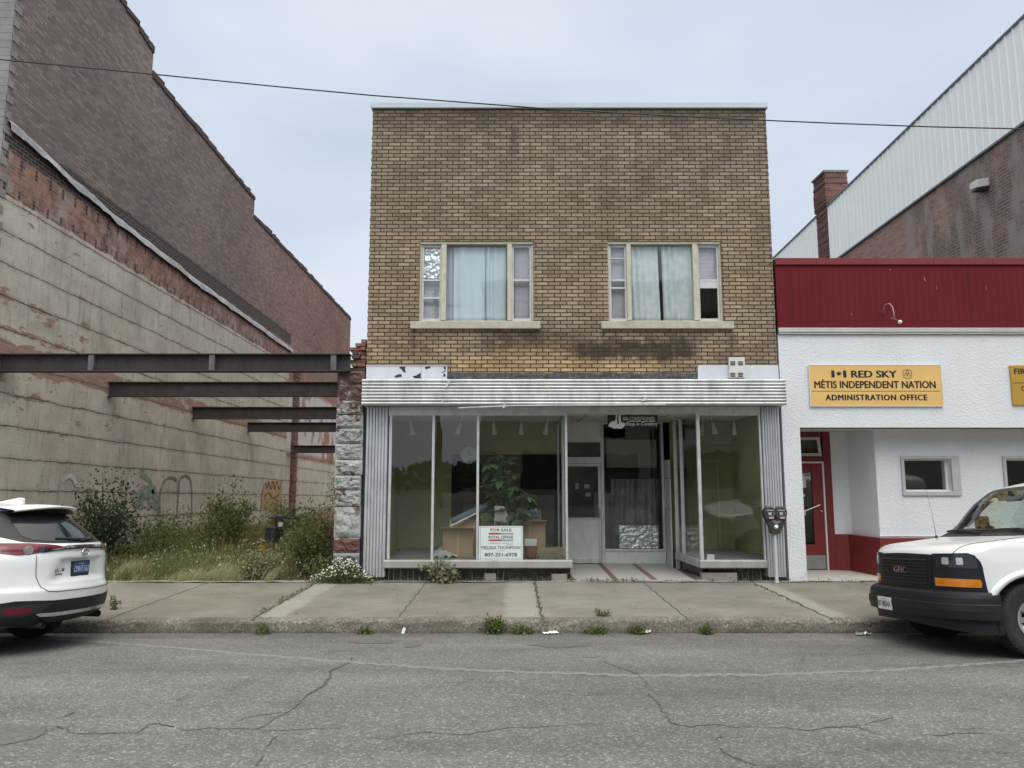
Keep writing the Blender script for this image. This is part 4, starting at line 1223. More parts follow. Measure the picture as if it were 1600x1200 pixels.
DX0, DX1 = 1.0, ax(942, 800, LBY)
IX1 = ax(1034, 760, LBY)
dz0 = 0.20
fr = MB()
yb0, yb1 = LBY - 0.03, LBY + 0.03
fr.box(DX0, DX0 + 0.05, yb0, yb1, dz0, 3.088); fr.box(DX1 - 0.035, DX1 + 0.035, yb0, yb1, dz0, 3.088)
fr.box(DX0 + 0.05, DX1 - 0.035, yb0, yb1, az(723, LBY) - 0.01, az(714, LBY))
df = fr.build('door_frame', M_ALU, shop, bevel=0.004)
ztop = az(723, LBY) - 0.015
m = MB(); d0, d1 = DX0 + 0.055, DX1 - 0.04
zk = az(810, LBY)
m.box(d0, d0 + 0.05, yb0, yb1, dz0 + 0.01, ztop); m.box(d1 - 0.05, d1, yb0, yb1, dz0 + 0.01, ztop)
m.box(d0 + 0.05, d1 - 0.05, yb0, yb1, ztop - 0.06, ztop); m.box(d0 + 0.05, d1 - 0.05, yb0, yb1, dz0 + 0.01, dz0 + 0.11)
m.box(d0 + 0.05, d1 - 0.05, yb0, yb1, zk - 0.015, zk + 0.015)
dr = m.build('door', M_ALU, shop, bevel=0.004)
m = MB(); m.box(d0 + 0.05, d1 - 0.05, LBY - 0.006, LBY + 0.006, dz0 + 0.11, zk - 0.015); m.build('kick_panel', M_DOORPANEL, dr)
m = MB(); m.box(d0 + 0.05, d1 - 0.05, LBY - 0.003, LBY + 0.003, zk + 0.015, ztop - 0.06); m.build('pane', M_GLASS, dr)
m = MB(); m.tube([(d1 - 0.03, yb0 - 0.04, 1.12), (d1 - 0.03, yb0 - 0.04, 1.32)], 0.011, 8); m.box(d1 - 0.036, d1 - 0.024, yb0 - 0.04, yb0, 1.13, 1.145); m.box(d1 - 0.036, d1 - 0.024, yb0 - 0.04, yb0, 1.30, 1.315)
m.build('handle', M_CHROME, dr)
m = MB(); m.box(DX0 + 0.05, DX1 - 0.036, LBY - 0.01, LBY + 0.01, az(691, LBY), 3.088); m.build('transom_panel', M_OFFWHITE, df)
m = MB(); m.box(DX0 + 0.05, DX1 - 0.036, LBY - 0.003, LBY + 0.003, az(713, LBY), az(691, LBY)); m.build('transom_pane', M_GLASS, df)
fr = MB()
wz0 = az(860, LBY)
fr.box(DX1 + 0.036, IX1 + 0.05, yb0, yb1, wz0 - 0.02, wz0 + 0.03); fr.box(IX1, IX1 + 0.05, yb0, yb1, wz0 + 0.03, 3.088)
fr.box(DX1 + 0.036, IX1, yb0, yb1, 3.05, 3.088)
iw = fr.build('lobby_window', M_ALU, shop, bevel=0.004)
m = MB(); m.box(DX1 + 0.036, IX1, LBY - 0.003, LBY + 0.003, wz0 + 0.03, 3.05); m.build('pane', M_GLASS, iw)
m = MB(); m.box(DX1 + 0.036, IX1 + 0.05, LBY - 0.012, LBY + 0.02, dz0, wz0 - 0.021); m.build('base_panel', M_DOORPANEL, iw)
m = MB()   # pale boarding and the dark side doorway
m.box(IX1 + 0.055, IX1 + 0.075, 1.62, LBY - 0.03, dz0, 1.30); m.box(IX1 + 0.05, IX1 + 0.07, 1.60, LBY - 0.03, 1.31, 1.92); m.box(IX1 + 0.056, IX1 + 0.074, 1.64, LBY - 0.03, 1.93, 2.3)
build_each(m, 'side_boarding', M_OFFWHITE, shop, bevel=0.004)
m = MB(); m.box(IX1 + 0.30, IX1 + 0.34, 1.3, LBY + 0.1, 0.15, 3.088); m.build('side_door', M_DARKINT, shop)

# the rooms behind the glass
mb = MB(); mb.box(LX0, LX1 - 0.05, 0.052, 2.10, 0.46, GZ0 - 0.006); mb.box(LX1 - 0.05, LX1 - 0.045, 0.06, 2.1, 0.46, 0.52)
mb.build('display_floor', M_GREYCARPET, shop)
mb = MB()
mb.add([(RX0 + 0.02, 0.052, GZ0 - 0.006), (RX1 + 0.04, 0.052, GZ0 - 0.006), (RX1 + 0.04, 1.855, GZ0 - 0.006), (RBX + 0.02, 1.855, GZ0 - 0.006), (RBX + 0.02, 1.25, GZ0 - 0.006)], [(0, 1, 2, 3, 4)])
mb.build('display_floor', M_GREYCARPET, shop)
mb = MB()
mb.box(BX0 + 0.27, BX0 + 0.31, 0.13, 2.1, 0.2, 3.089)                    # olive end wall, left
mb.box(-2.4, -1.25, 2.06, 2.10, 0.5, 3.089)
mb.box(-1.25, LX1 - 0.06, 2.06, 2.12, 2.42, 3.089)                        # header over the opening to the store
mb.box(RX1 + 0.045, RX1 + 0.075, 0.125, 1.9, 0.2, 3.089)
mb.box(RBX + 0.03, RX1 + 0.045, 1.86, 1.90, 0.2, 3.089)
iw2 = build_each(mb, 'inner_wall', M_OLIVE, shop)[-1]
mb = MB()
mb.box(RBX + 0.25, RBX + 0.29, 1.80, 1.859, 0.54, 2.30); mb.box(RBX + 0.95, RBX + 0.99, 1.80, 1.859, 0.54, 2.30); mb.box(RBX + 0.29, RBX + 0.95, 1.80, 1.859, 2.26, 2.30)
mb.box(RBX + 0.05, RX1 + 0.04, 1.80, 1.859, 2.62, 3.08)
build_each(mb, 'panel_moulding', simple('pale_olive', (0.33, 0.33, 0.17), 0.8, 0, 0.08, 3), iw2)
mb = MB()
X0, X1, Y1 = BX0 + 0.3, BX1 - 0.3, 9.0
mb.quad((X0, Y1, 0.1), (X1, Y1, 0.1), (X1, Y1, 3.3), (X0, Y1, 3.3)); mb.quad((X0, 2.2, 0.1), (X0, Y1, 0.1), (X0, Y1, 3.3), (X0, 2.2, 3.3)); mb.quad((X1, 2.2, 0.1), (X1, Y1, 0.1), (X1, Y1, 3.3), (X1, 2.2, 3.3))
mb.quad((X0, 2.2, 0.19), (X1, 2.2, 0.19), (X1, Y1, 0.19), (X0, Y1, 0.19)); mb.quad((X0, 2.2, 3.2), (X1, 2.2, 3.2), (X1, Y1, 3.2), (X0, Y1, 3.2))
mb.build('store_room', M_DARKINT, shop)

mb = MB(); mb.box(LX1 + 0.001, RX0 - 0.031, -0.025, 0.034, 3.10, HEADZ)
mb.build('lobby_head', M_ALU, shop, bevel=0.004)

# things in the lobby and behind the glass
mb = MB()
w0, w1 = ax(955, 750, LBY + 0.25), ax(1030, 750, LBY + 0.25)
mb.grid(lambda u, v: (w0 + (w1 - w0) * u, LBY + 0.30 + 0.05 * math.sin(u * 26 + 4 * v * (u - 0.7)) * (0.4 + v * 0.3) + 0.06 * fnoise((u * 2, v * 2, 0), 2, 3), 0.46 + (1.45) * v), 70, 30)
only_mesh('plastic_sheet', mb, M_PLASTICSHEET, 'creased grey plastic sheet hung behind the lobby window next to the shop door', 'plastic sheet', smooth=True, loc=((w0 + w1) / 2, LBY + 0.3, 1.9))
mb = MB()
mb.box(w0 - 0.05, w1 + 0.02, LBY + 0.55, LBY + 0.60, 2.15, 2.75)
only_mesh('wall_board', mb, simple('beige_board', (0.30, 0.29, 0.235), 0.8, 0, 0.06, 3), 'beige board standing high up inside, behind the lobby window glass', 'board', loc=((w0 + w1) / 2, LBY + 0.55, 2.2))
mb = MB()
w0, w1 = ax(968, 840, LBY), ax(1030, 840, LBY)
z0, z1 = az(857, LBY + 0.02), az(821, LBY + 0.02)
mb.grid(lambda u, v: (w0 + (w1 - w0) * u, LBY + 0.030 + 0.030 * fnoise((u * 2, v * 1.5, 9), 5, 5), z0 + (z1 - z0) * v), 60, 40)
only_mesh('foil_sheet', mb, M_FOIL, 'crinkled silver foil covering the bottom of the lobby window', 'foil', smooth=True, loc=((w0 + w1) / 2, LBY + 0.03, z0))
mb = MB()
for (a, c, wd, hh) in ((913, 763, 8, 6), (915, 776, 8, 6), (899, 764, 5, 9)):
    p = at(a, c, LBY + 0.02); q2 = at(a + wd, c - hh, LBY + 0.02)
    mb.box(p.x, q2.x, LBY + 0.012, LBY + 0.016, p.z, q2.z)
for o in build_each(mb, 'notice_paper', simple('grey_paper', (0.34, 0.34, 0.33), 0.8, 0, 0.1, 9)):
    tag(o, 'small pale notice paper stuck inside the dark glass of the shop door', 'notice', 'papers stuck inside the shop door')
mb = MB(); p = at(918, 801, LBY + 0.5)
mb.box(ax(929, 800, LBY + 0.4), ax(938, 800, LBY + 0.4), LBY + 0.4, LBY + 0.7, 0.2, az(770, LBY + 0.4))
mb.box(ax(944, 800, LBY + 0.4), ax(967, 800, LBY + 0.4), LBY + 0.4, LBY + 0.7, 0.2, az(771, LBY + 0.4))
for o, w_ in zip(build_each(mb, 'storage_cabinet', simple('grey_cabinet', (0.15, 0.15, 0.14), 0.6, 0, 0.08, 4)), ('shop door', 'lobby window edge')):
    tag(o, 'grey cabinet standing in the dark store just behind the ' + w_, 'cabinet', 'grey cabinets inside the shop')

# hanging shop sign in the lobby mouth
SY = 0.25
s0, s1 = at(949, 648.5, SY), at(1028, 668.5, SY)
sign = thing('hanging_sign', 'black air-conditioned shop sign with white lettering hanging over the lobby entrance', 'sign', ((s0.x + s1.x) / 2, SY, s0.z))
mb = MB(); mb.box(s0.x, s1.x, SY - 0.008, SY + 0.008, s1.z, s0.z); mb.build('sign_panel', M_INK, sign, bevel=0.003)
mb = MB(); fn = lambda u, v: (u, SY - 0.0095, v)
W_, H_ = s1.x - s0.x, s0.z - s1.z
add_text(mb, 'AIR-CONDITIONED.', fn, s0.x + 0.30 * W_, s0.x + 0.95 * W_, s1.z + 0.56 * H_, s1.z + 0.86 * H_, 0.0)
add_text(mb, 'Shop in Comfort', fn, s0.x + 0.36 * W_, s0.x + 0.985 * W_, s1.z + 0.10 * H_, s1.z + 0.44 * H_, 0.015, shear=0.25)
ribbon(mb, [(s0.x + 0.40 * W_, SY - 0.0095, s1.z + 0.50 * H_), (s0.x + 0.94 * W_, SY - 0.0095, s1.z + 0.49 * H_)], 0.010, lift=(0, 0, 0), up=(0, -1, 0))
mb.build('lettering', M_WHITE, sign)
mb = MB()   # white cut-out shape: an icy mound with a tall splash
pts = []
for i in range(40):
    t = 2 * math.pi * i / 40
    pts.append((s0.x + W_ * (0.185 + 0.165 * math.cos(t)) + 0.01 * math.sin(5 * t), s1.z + H_ * (0.23 + 0.30 * math.sin(t)) + 0.006 * math.sin(7 * t)))
mb.prism(pts, lambda p: (p[0], SY - 0.020, p[1]), lambda p: (p[0], SY - 0.0085, p[1]))
sp = [(0.15, 0.42), (0.17, 1.0), (0.155, 1.22), (0.20, 1.46), (0.24, 1.30), (0.30, 1.42), (0.31, 1.05), (0.26, 0.95), (0.265, 0.42)]
mb.prism([(s0.x + W_ * p[0], s1.z + H_ * p[1]) for p in sp], lambda p: (p[0], SY - 0.019, p[1]), lambda p: (p[0], SY - 0.0088, p[1]))
ct = mb.build('ice_cutout', M_WHITE, sign)
mb = MB()
sp = [(0.195, 0.30), (0.185, 0.7), (0.20, 1.0), (0.185, 1.2), (0.21, 1.38), (0.235, 1.2), (0.215, 0.8), (0.225, 0.3)]
mb.add([(s0.x + W_ * p[0], SY - 0.0215, s1.z + H_ * p[1]) for p in sp], [tuple(range(len(sp)))])
mb.build('black_streak', M_INK, ct)
mb = MB()
for px in (951, 1025): mb.tube([(ax(px, 650, SY), SY, s0.z), (ax(px, 650, SY), SY, 3.09)], 0.006, 6)
build_each(mb, 'hanger', M_ALU, sign)

# cone pendant lamps
def make_lamp(x, y, tilt, zb, lab, first=None):
    if first is None:
        o = thing('pendant_lamp', lab, 'lamp', (0, 0, 0), 'cone lamps hanging in the display windows')
        m = MB(); m.lathe([(0.012, 0.0), (0.022, -0.01), (0.048, -0.21), (0.055, -0.22), (0.049, -0.218), (0.02, -0.03)], (0, 0, 0), n=20, cap=False)
        m.build('lamp_shade', M_LAMPSHADE, o, smooth=True, world=False)
        m = MB(); m.tube([(0, 0, 0), (0, 0, 0.13)], 0.005, 6); m.build('cord', M_WHITE, o, world=False)
    else:
        o = copy_tree(first); o['label'] = lab
    o.location = (x, y, zb); o.rotation_euler = (0, tilt, 0)
    return o
LAMPS = [(641, 661, 0.5, -0.20, 'cone lamp in the first narrow pane next to the stone pier, tilted'),
         (681, 664, 0.9, 0.10, 'cone lamp half hidden by the mullion between the two narrow panes'),
         (720, 660, 0.5, 0.28, 'cone lamp in the second narrow pane, swung away from the big clear pane'),
         (771, 659, 0.5, -0.10, 'cone lamp above the for sale sign, in the widest pane'),
         (814, 657, 0.5, 0.0, 'upright cone lamp over the middle of the widest pane'),
         (855, 660, 0.5, 0.20, 'cone lamp above the basket in the widest pane, tilted'),
         (1098, 662, 0.9, 0.15, 'cone lamp nearest the lobby in the empty olive display window'),
         (1113, 656, 0.5, -0.22, 'middle cone lamp of the three in the empty olive display window'),
         (1147, 660, 0.5, 0.0, 'cone lamp nearest the parking meter in the empty olive display window')]
first = None
for px, py, Y, tl, lab in LAMPS:
    p = at(px, py, Y)
    o = make_lamp(p.x, Y, tl, min(p.z, 2.965), lab, first)
    if first is None: first = o

# wall clock, hanging inside behind the second pane
p = at(733, 711, 1.6)
clock = thing('wall_clock', 'round pale clock hanging in the dark behind the second narrow pane', 'clock', p)
mb = MB(); mb.lathe([(0.175, 0.02), (0.175, -0.01), (0.16, -0.02)], p, 'Y', 32); mb.build('clock_face', simple('clock_face', (0.42, 0.43, 0.42), 0.5, 0, 0.05, 5), clock)
mb = MB(); mb.box(p.x - 0.006, p.x + 0.006, p.y - 0.026, p.y - 0.0215, p.z, p.z + 0.11); mb.box(p.x, p.x + 0.08, p.y - 0.026, p.y - 0.0215, p.z - 0.005, p.z + 0.005)
build_each(mb, 'clock_hand', M_INK, clock)
mb = MB(); mb.box(p.x - 0.02, p.x + 0.02, p.y + 0.021, 2.059, p.z - 0.02, p.z + 0.02); mb.box(p.x - 0.01, p.x + 0.01, 2.04, 2.055, p.z, 2.5); mb.build('bracket', M_DARKINT, clock)

# for-sale sign leaning inside the glass
a_, b_ = at(748.5, 822, -0.04), at(817, 874, -0.04)
FS = thing('for_sale_sign', 'white realtor sign reading for sale with a phone number, standing on the display sill', 'sign', ((a_.x + b_.x) / 2, -0.04, b_.z))
mb = MB(); mb.box(a_.x, b_.x, -0.045, -0.034, GZ0 - 0.001, a_.z); mb.build('sign_panel', M_SIGNWHITE, FS, bevel=0.002)
W_, H_ = b_.x - a_.x, a_.z - GZ0
fn = lambda u, v: (a_.x + u * W_, -0.0465, GZ0 + v * H_)
mb = MB()
add_text(mb, 'FOR SALE', fn, 0.26, 0.74, 0.845, 0.925, 0.02)
add_text(mb, 'ROYAL LEPAGE', fn, 0.22, 0.78, 0.635, 0.715, 0.02)
add_text(mb, 'LANNON REALTY', fn, 0.22, 0.78, 0.475, 0.515, 0.0, space=1.4)
add_text(mb, 'MELISSA THOMPSON', fn, 0.06, 0.94, 0.315, 0.405, 0.012)
add_text(mb, '807-251-6978', fn, 0.13, 0.87, 0.10, 0.205, 0.025)
for (u0, u1, v0, v1) in ((0.03, 0.97, 0.965, 0.972), (0.03, 0.97, 0.030, 0.037), (0.03, 0.036, 0.037, 0.965), (0.964, 0.97, 0.037, 0.965), (0.42, 0.58, 0.27, 0.277), (0.62, 0.78, 0.443, 0.45)):
    mb.add([fn(u0, v0), fn(u1, v0), fn(u1, v1), fn(u0, v1)], [(0, 1, 2, 3)])
mb.build('lettering', M_GREEN_INK, FS)
mb = MB()
for v in (0.75, 0.555): mb.add([fn(0.22, v), fn(0.50, v), fn(0.50, v + 0.05), fn(0.22, v + 0.05)], [(0, 1, 2, 3)])
build_each(mb, 'red_bar', M_SIGNRED, FS)
mb = MB()
for v in (0.75, 0.555): mb.add([fn(0.502, v), fn(0.78, v), fn(0.78, v + 0.05), fn(0.502, v + 0.05)], [(0, 1, 2, 3)])
build_each(mb, 'grey_bar', M_SIGNGREY, FS)
p = at(1111, 876, 0.03)
mb = MB(); mb.box(p.x - 0.07, p.x + 0.06, 0.02, 0.03, GZ0 - 0.003, GZ0 + 0.085); o = only_mesh('price_card', mb, M_OFFWHITE, 'small white card standing on the sill of the empty olive display window', 'card', loc=(p.x, 0.025, GZ0))

# clutter in the display window
def carton(x0, x1, y0, y1, z0, z1, rz, tilt, lab):
    c = Vector(((x0 + x1) / 2, (y0 + y1) / 2, z0))
    o = thing('cardboard_box', lab, 'box', c, 'cardboard boxes in the display window', rz)
    hx, hy, h = (x1 - x0) / 2, (y1 - y0) / 2, z1 - z0
    m = MB(); m.box(-hx, hx, -hy, hy, 0, h); m.build('box_body', M_CARDBOARD, o, world=False, bevel=0.006)
    m = MB(); m.add([(-hx, -hy, h + 0.003), (hx, -hy, h + 0.003), (hx + 0.03, -hy - 0.16, h + 0.05), (-hx - 0.02, -hy - 0.15, h + 0.06)], [(0, 1, 2, 3)])
    m.add([(-hx, hy, h + 0.003), (hx, hy, h + 0.003), (hx, hy + 0.1, h + 0.16), (-hx, hy + 0.1, h + 0.16)], [(0, 1, 2, 3)])
    f = m.build('box_flap', M_CARDBOARD, o, world=False); s = f.modifiers.new('thickness', 'SOLIDIFY'); s.thickness = 0.005
    m = MB(); m.box(-0.022, 0.022, -hy - 0.002, -hy - 0.0005, 0.0, h); m.build('tape_strip', simple('brown_tape', (0.42, 0.31, 0.18), 0.3, 0, 0.05, 8), o, world=False)
    o.rotation_euler = (tilt, 0, rz)
    return o
carton(-1.22, -0.66, 0.32, 0.80, GZ0 - 0.005, 1.02, R(-8), 0, 'big cardboard box beside the for sale sign, in the middle pane')
carton(0.02, 0.60, 0.75, 1.3, GZ0 - 0.005, 1.12, R(5), 0, 'cardboard box behind the houseplant and the stacked white books')
carton(-0.55, 0.0, 0.9, 1.4, GZ0 - 0.005, 0.98, R(12), 0, 'cardboard box hidden low behind the for sale sign')
mb = MB()
p = at(775, 790, 0.55)
pr = [(at(771, 822, 0.55), 0), (at(797, 822, 0.55), 0), (at(794, 806, 0.55), 0), (at(788, 791, 0.55), 0), (at(773, 790, 0.55), 0)]
mb.prism([(q_[0].x, max(q_[0].z, GZ0) if i > 1 else GZ0 - 0.004) for i, q_ in enumerate(pr)], lambda q_: (q_[0], 0.55, q_[1]), lambda q_: (q_[0], 0.58, q_[1]))
only_mesh('foam_board', mb, simple('pinkish_board', (0.40, 0.37, 0.34), 0.8, 0, 0.05, 4), 'tall pale offcut board standing behind the for sale sign', 'board', loc=(p.x, 0.565, GZ0))
mb = MB()
q0, q1 = at(706, 815, 0.6), at(746, 796, 0.75)
mb.tube([q0, q0.lerp(q1, 0.5), q1 + Vector((0.25, 0.1, 0.1))], 0.06, 12); 
only_mesh('cloth_roll', mb, M_FABRICBLUE, 'rolled blue-grey cloth lying across the top of the big cardboard box', 'cloth roll', loc=q0, smooth=True)
mb = MB()
q0, q1 = at(704, 822, 0.42), at(748, 800, 0.42)
d_ = (q1 - q0)
mb.tube([q0, q1], 0.016, 6)
only_mesh('wooden_batten', mb, M_OFFWHITE, 'pale batten lying slantwise in front of the rolled blue-grey cloth', 'batten', loc=q0)
cr = thing('plastic_crate', 'blue-grey plastic crate standing on the cardboard box behind the houseplant', 'crate', (0.33, 1.0, 1.125))
mb = MB(); mb.box(0.12, 0.54, 0.86, 1.15, 1.126, 1.145)
for z_ in (1.15, 1.22, 1.29): mb.box(0.12, 0.54, 0.86, 0.872, z_, z_ + 0.045); mb.box(0.12, 0.54, 1.138, 1.15, z_, z_ + 0.045); mb.box(0.12, 0.132, 0.873, 1.137, z_, z_ + 0.045); mb.box(0.528, 0.54, 0.873, 1.137, z_, z_ + 0.045)
mb.build('crate_body', simple('crate_blue', (0.10, 0.12, 0.17), 0.5, 0, 0.1, 8), cr)
mb = MB(); mb.grid(lambda u, v: (0.15 + 0.36 * u, 0.88 + 0.24 * v, 1.27 + 0.10 * abs(fnoise((u * 2, v * 2, 8), 2, 4))), 20, 14)
mb.build('crumpled_paper', M_OFFWHITE, cr)
for i, (x_, y_, w_, h_, lab) in enumerate(((-0.75, 3.2, 0.34, 1.15, 'tall'), (0.15, 3.6, 0.42, 0.85, 'wide low'), (0.72, 3.0, 0.20, 1.35, 'narrow upright'))):
    mb = MB(); mb.box(x_ - w_, x_ + w_, y_, y_ + 0.4, 0.195, 0.195 + h_)
    for k_ in range(1, 4): mb.box(x_ - w_ + 0.02, x_ + w_ - 0.02, y_ - 0.012, y_ - 0.001, 0.195 + h_ * k_ / 4 - 0.01, 0.195 + h_ * k_ / 4 + 0.01)
    only_mesh('store_shelf', mb, simple('dusty_shelf', (0.16, 0.145, 0.12), 0.8, 0, 0.1, 4), lab + ' dusty shelf unit in the dark store beyond the display window', 'shelf', 'shelf units inside the dark store', loc=(x_, y_, 0.195))
mb = MB()
mb.grid(lambda u, v: (-1.46 + 0.5 * u, 0.25 + 0.5 * v, GZ0 + 0.03 + 0.13 * math.sin(u * 3.1) * math.sin(v * 3.1) + 0.05 * fnoise((u, v, 4), 4, 4)), 26, 26)
only_mesh('cloth_heap', mb, simple('pale_grey_cloth', (0.35, 0.36, 0.36), 0.9, 0, 0.1, 9), 'crumpled pale grey cloth on the display floor at the foot of the big cardboard box', 'cloth', loc=(-1.2, 0.5, GZ0), smooth=True)
b0_, b1_ = ax(820, 845, 0.22), ax(838, 845, 0.22)
zz_ = 0.0
bk = thing('basket', 'brown wicker basket beside the for sale sign with white books on top', 'basket', ((b0_ + b1_) / 2, 0.25, GZ0))
mb = MB(); mb.lathe([(0.09, GZ0 - 0.004), (0.105, GZ0 + 0.05), (0.118, GZ0 + 0.12), (0.122, GZ0 + 0.21), (0.115, GZ0 + 0.215), (0.10, GZ0 + 0.20)], ((b0_ + b1_) / 2, 0.25, 0), n=28)
mb.build('basket_body', M_WICKER, bk, smooth=True)
mb = MB()
for k in range(5):
    mb.lathe([(0.100 + 0.006 * k, GZ0 + 0.02 + 0.042 * k), (0.108 + 0.006 * k, GZ0 + 0.03 + 0.042 * k), (0.100 + 0.006 * k, GZ0 + 0.04 + 0.042 * k)], ((b0_ + b1_) / 2, 0.25, 0), n=28, cap=False)
mb.build('woven_band', M_WICKER, bk)
zt = GZ0 + 0.217
for k, (w_, h_, lab) in enumerate(((0.11, 0.035, 'lowest of the three white books piled on the wicker basket'), (0.105, 0.03, 'middle one of the three white books piled on the wicker basket'), (0.11, 0.04, 'topmost of the three white books piled on the wicker basket'))):
    cx_ = (b0_ + b1_) / 2 + 0.008 * (k - 1)
    mb = MB(); mb.box(cx_ - w_, cx_ + w_, 0.16, 0.33, zt, zt + h_)
    only_mesh('book', mb, simple('white_book_%d' % k, (0.50 - 0.06 * (k == 1), 0.53, 0.55), 0.6, 0, 0.05, 6), lab, 'book', 'white books piled on the basket', loc=(cx_, 0.25, zt), bevel=0.004)
    zt += h_ + 0.0015
mb = MB()
p = at(862, 868, 0.25)
for i in range(150):
    a0 = random.uniform(-0.22, 0.20); ang = random.gauss(0, 0.5)
    L_ = random.uniform(0.10, 0.24)
    q = Vector((p.x + a0, 0.25 + random.uniform(-0.1, 0.1), GZ0))
    mb.tube([q, q + Vector((math.sin(ang) * L_ * 0.5, random.uniform(-.04, .04), L_ * 0.75)), q + Vector((math.sin(ang * 1.8) * L_, random.uniform(-.06, .06), L_ * random.uniform(0.6, 1)))], [0.005, 0.004, 0.002], 4, cap=False)
only_mesh('dried_bundle', mb, M_STRAW, 'bundle of dried straw lying in the corner of the display window beside the basket', 'dried stems', loc=(p.x, 0.25, GZ0))

# ------------------------------------------------------------------ leaves, blades and stems
def leaf_mesh(name, pos, size, mat, parent=None, up=0.5, aspect=0.5, droop=0.0, midx=None):
    """pos: N x 3 leaf bases; each leaf a small folded diamond with its own direction"""
    N = len(pos); pos = np.asarray(pos, float)
    d = rng.normal(size=(N, 3)); d[:, 2] += up; d[:, 2] -= droop
    d /= np.linalg.norm(d, axis=1)[:, None]
    r = rng.normal(size=(N, 3)); s = np.cross(d, r); s /= np.linalg.norm(s, axis=1)[:, None] + 1e-9
    nrm = np.cross(s, d)
    L = (np.asarray(size) * rng.uniform(0.55, 1.35, N))[:, None]
    W = L * aspect
    a = pos; b = pos + d * L * 0.45 + s * W * 0.5 + nrm * L * 0.10; c = pos + d * L; e = pos + d * L * 0.45 - s * W * 0.5 + nrm * L * 0.10
    V = np.stack([a, b, c, e], 1).reshape(-1, 3)
    off = Vector((0, 0, 0))
    if parent is not None: off = parent.location
    V = V - np.array(off)
    base = np.arange(N)[:, None] * 4
    F = (base + np.array([0, 1, 2, 0, 2, 3])[None, :]).ravel()
    st = np.arange(2 * N) * 3
    return numpy_mesh(name, V, F, st, None, mat, parent, None if midx is None else np.repeat(midx, 2))

def blade_arrays(base, h, lean, w):
    N = len(base); base = np.asarray(base, float)
    h = np.asarray(h)[:, None]; lean = np.asarray(lean); w = np.asarray(w)[:, None]
    az_ = rng.uniform(0, 2 * np.pi, N)
    s = np.stack([np.cos(az_), np.sin(az_), np.zeros(N)], 1)
    upv = np.array([0, 0, 1.0])
    m = base + lean * 0.35 + upv * h * 0.6
    t = base + lean + upv * h
    V = np.stack([base - s * w / 2, base + s * w / 2, m + s * w * 0.35, m - s * w * 0.35, t], 1).reshape(-1, 3)
    return V
def blades(name, base, h, lean, w, mat, parent=None):
    V = blade_arrays(base, h, lean, w)
    if parent is not None: V = V - np.array(parent.location)
    N = len(base); b = np.arange(N)[:, None] * 5
    F = (b + np.array([0, 1, 2, 3, 3, 2, 4])[None, :]).ravel()
    st = (np.arange(N)[:, None] * 7 + np.array([0, 4])[None, :]).ravel()
    return numpy_mesh(name, V, F, st, None, mat, parent)

def shrub(name, label, cat, c, rad, h, stems, per, leaf, mat, group=None, up=0.4, spread=0.10, aspect=0.5, twig=0.010, low=0.15, extra=None):
    """stems that rise and fork from a common foot, leaves clustered in sprays along their upper parts"""
    c = Vector(c)
    o = thing(name, label, cat, c, group)
    tw = MB(); P = []
    for i in range(stems):
        a = random.uniform(0, 2 * math.pi); rr = math.sqrt(random.random())
        tip = Vector((rad[0] * rr * math.cos(a), rad[1] * rr * math.sin(a), h * (1 - 0.45 * rr * rr) * random.uniform(0.55, 1.05)))
        foot = Vector((tip.x * 0.18 + random.uniform(-.03, .03), tip.y * 0.18 + random.uniform(-.03, .03), -0.03))
        mid = foot.lerp(tip, 0.5) + Vector((-tip.x * 0.12, -tip.y * 0.12, h * 0.06))
        tw.tube([c + foot, c + mid, c + tip], [twig, twig * 0.6, twig * 0.25], 5, cap=False)
        for k in range(per):
            t = low + (1 - low) * random.random() ** 0.75
            q = (foot.lerp(mid, t * 2) if t < 0.5 else mid.lerp(tip, t * 2 - 1))
            g = spread * (0.35 + 0.9 * (1 - abs(t - 0.6)))
            P.append(c + q + Vector((random.gauss(0, g), random.gauss(0, g), random.gauss(0, g * 0.8))))
    P = np.array(P); P[:, 2] = np.maximum(P[:, 2], c.z + 0.005)
    tw.build('stem', M_BARK, o)
    leaf_mesh('foliage', P, leaf, mat, o, up=up, aspect=aspect)
    return o

# houseplant in the display window
p = at(800, 845, 0.62)
hp = thing('houseplant', 'tall leafy green houseplant standing behind the for sale sign inside the display window', 'plant', (p.x, 0.62, GZ0))
mb = MB(); mb.lathe([(0.09, GZ0), (0.13, GZ0 + 0.22), (0.14, GZ0 + 0.23), (0.12, GZ0 + 0.21)], (p.x, 0.62, 0), n=20); mb.build('plant_pot', M_WICKER, hp, smooth=True)
mb = MB(); L_, fs = [], []
heads = [((783, 800), 11), ((800, 795), 12), ((770, 770), 10), ((782, 748), 8), ((790, 735), 7), ((825, 775), 9), ((812, 812), 9), ((775, 815), 9), ((800, 760), 9), ((765, 725), 8), ((815, 790), 9), ((760, 800), 8), ((776, 712), 8), ((792, 722), 8), ((800, 742), 9), ((768, 738), 8), ((778, 785), 10), ((795, 778), 10), ((810, 800), 9), ((788, 768), 9), ((764, 760), 8), ((782, 825), 8)]
lv = MB()
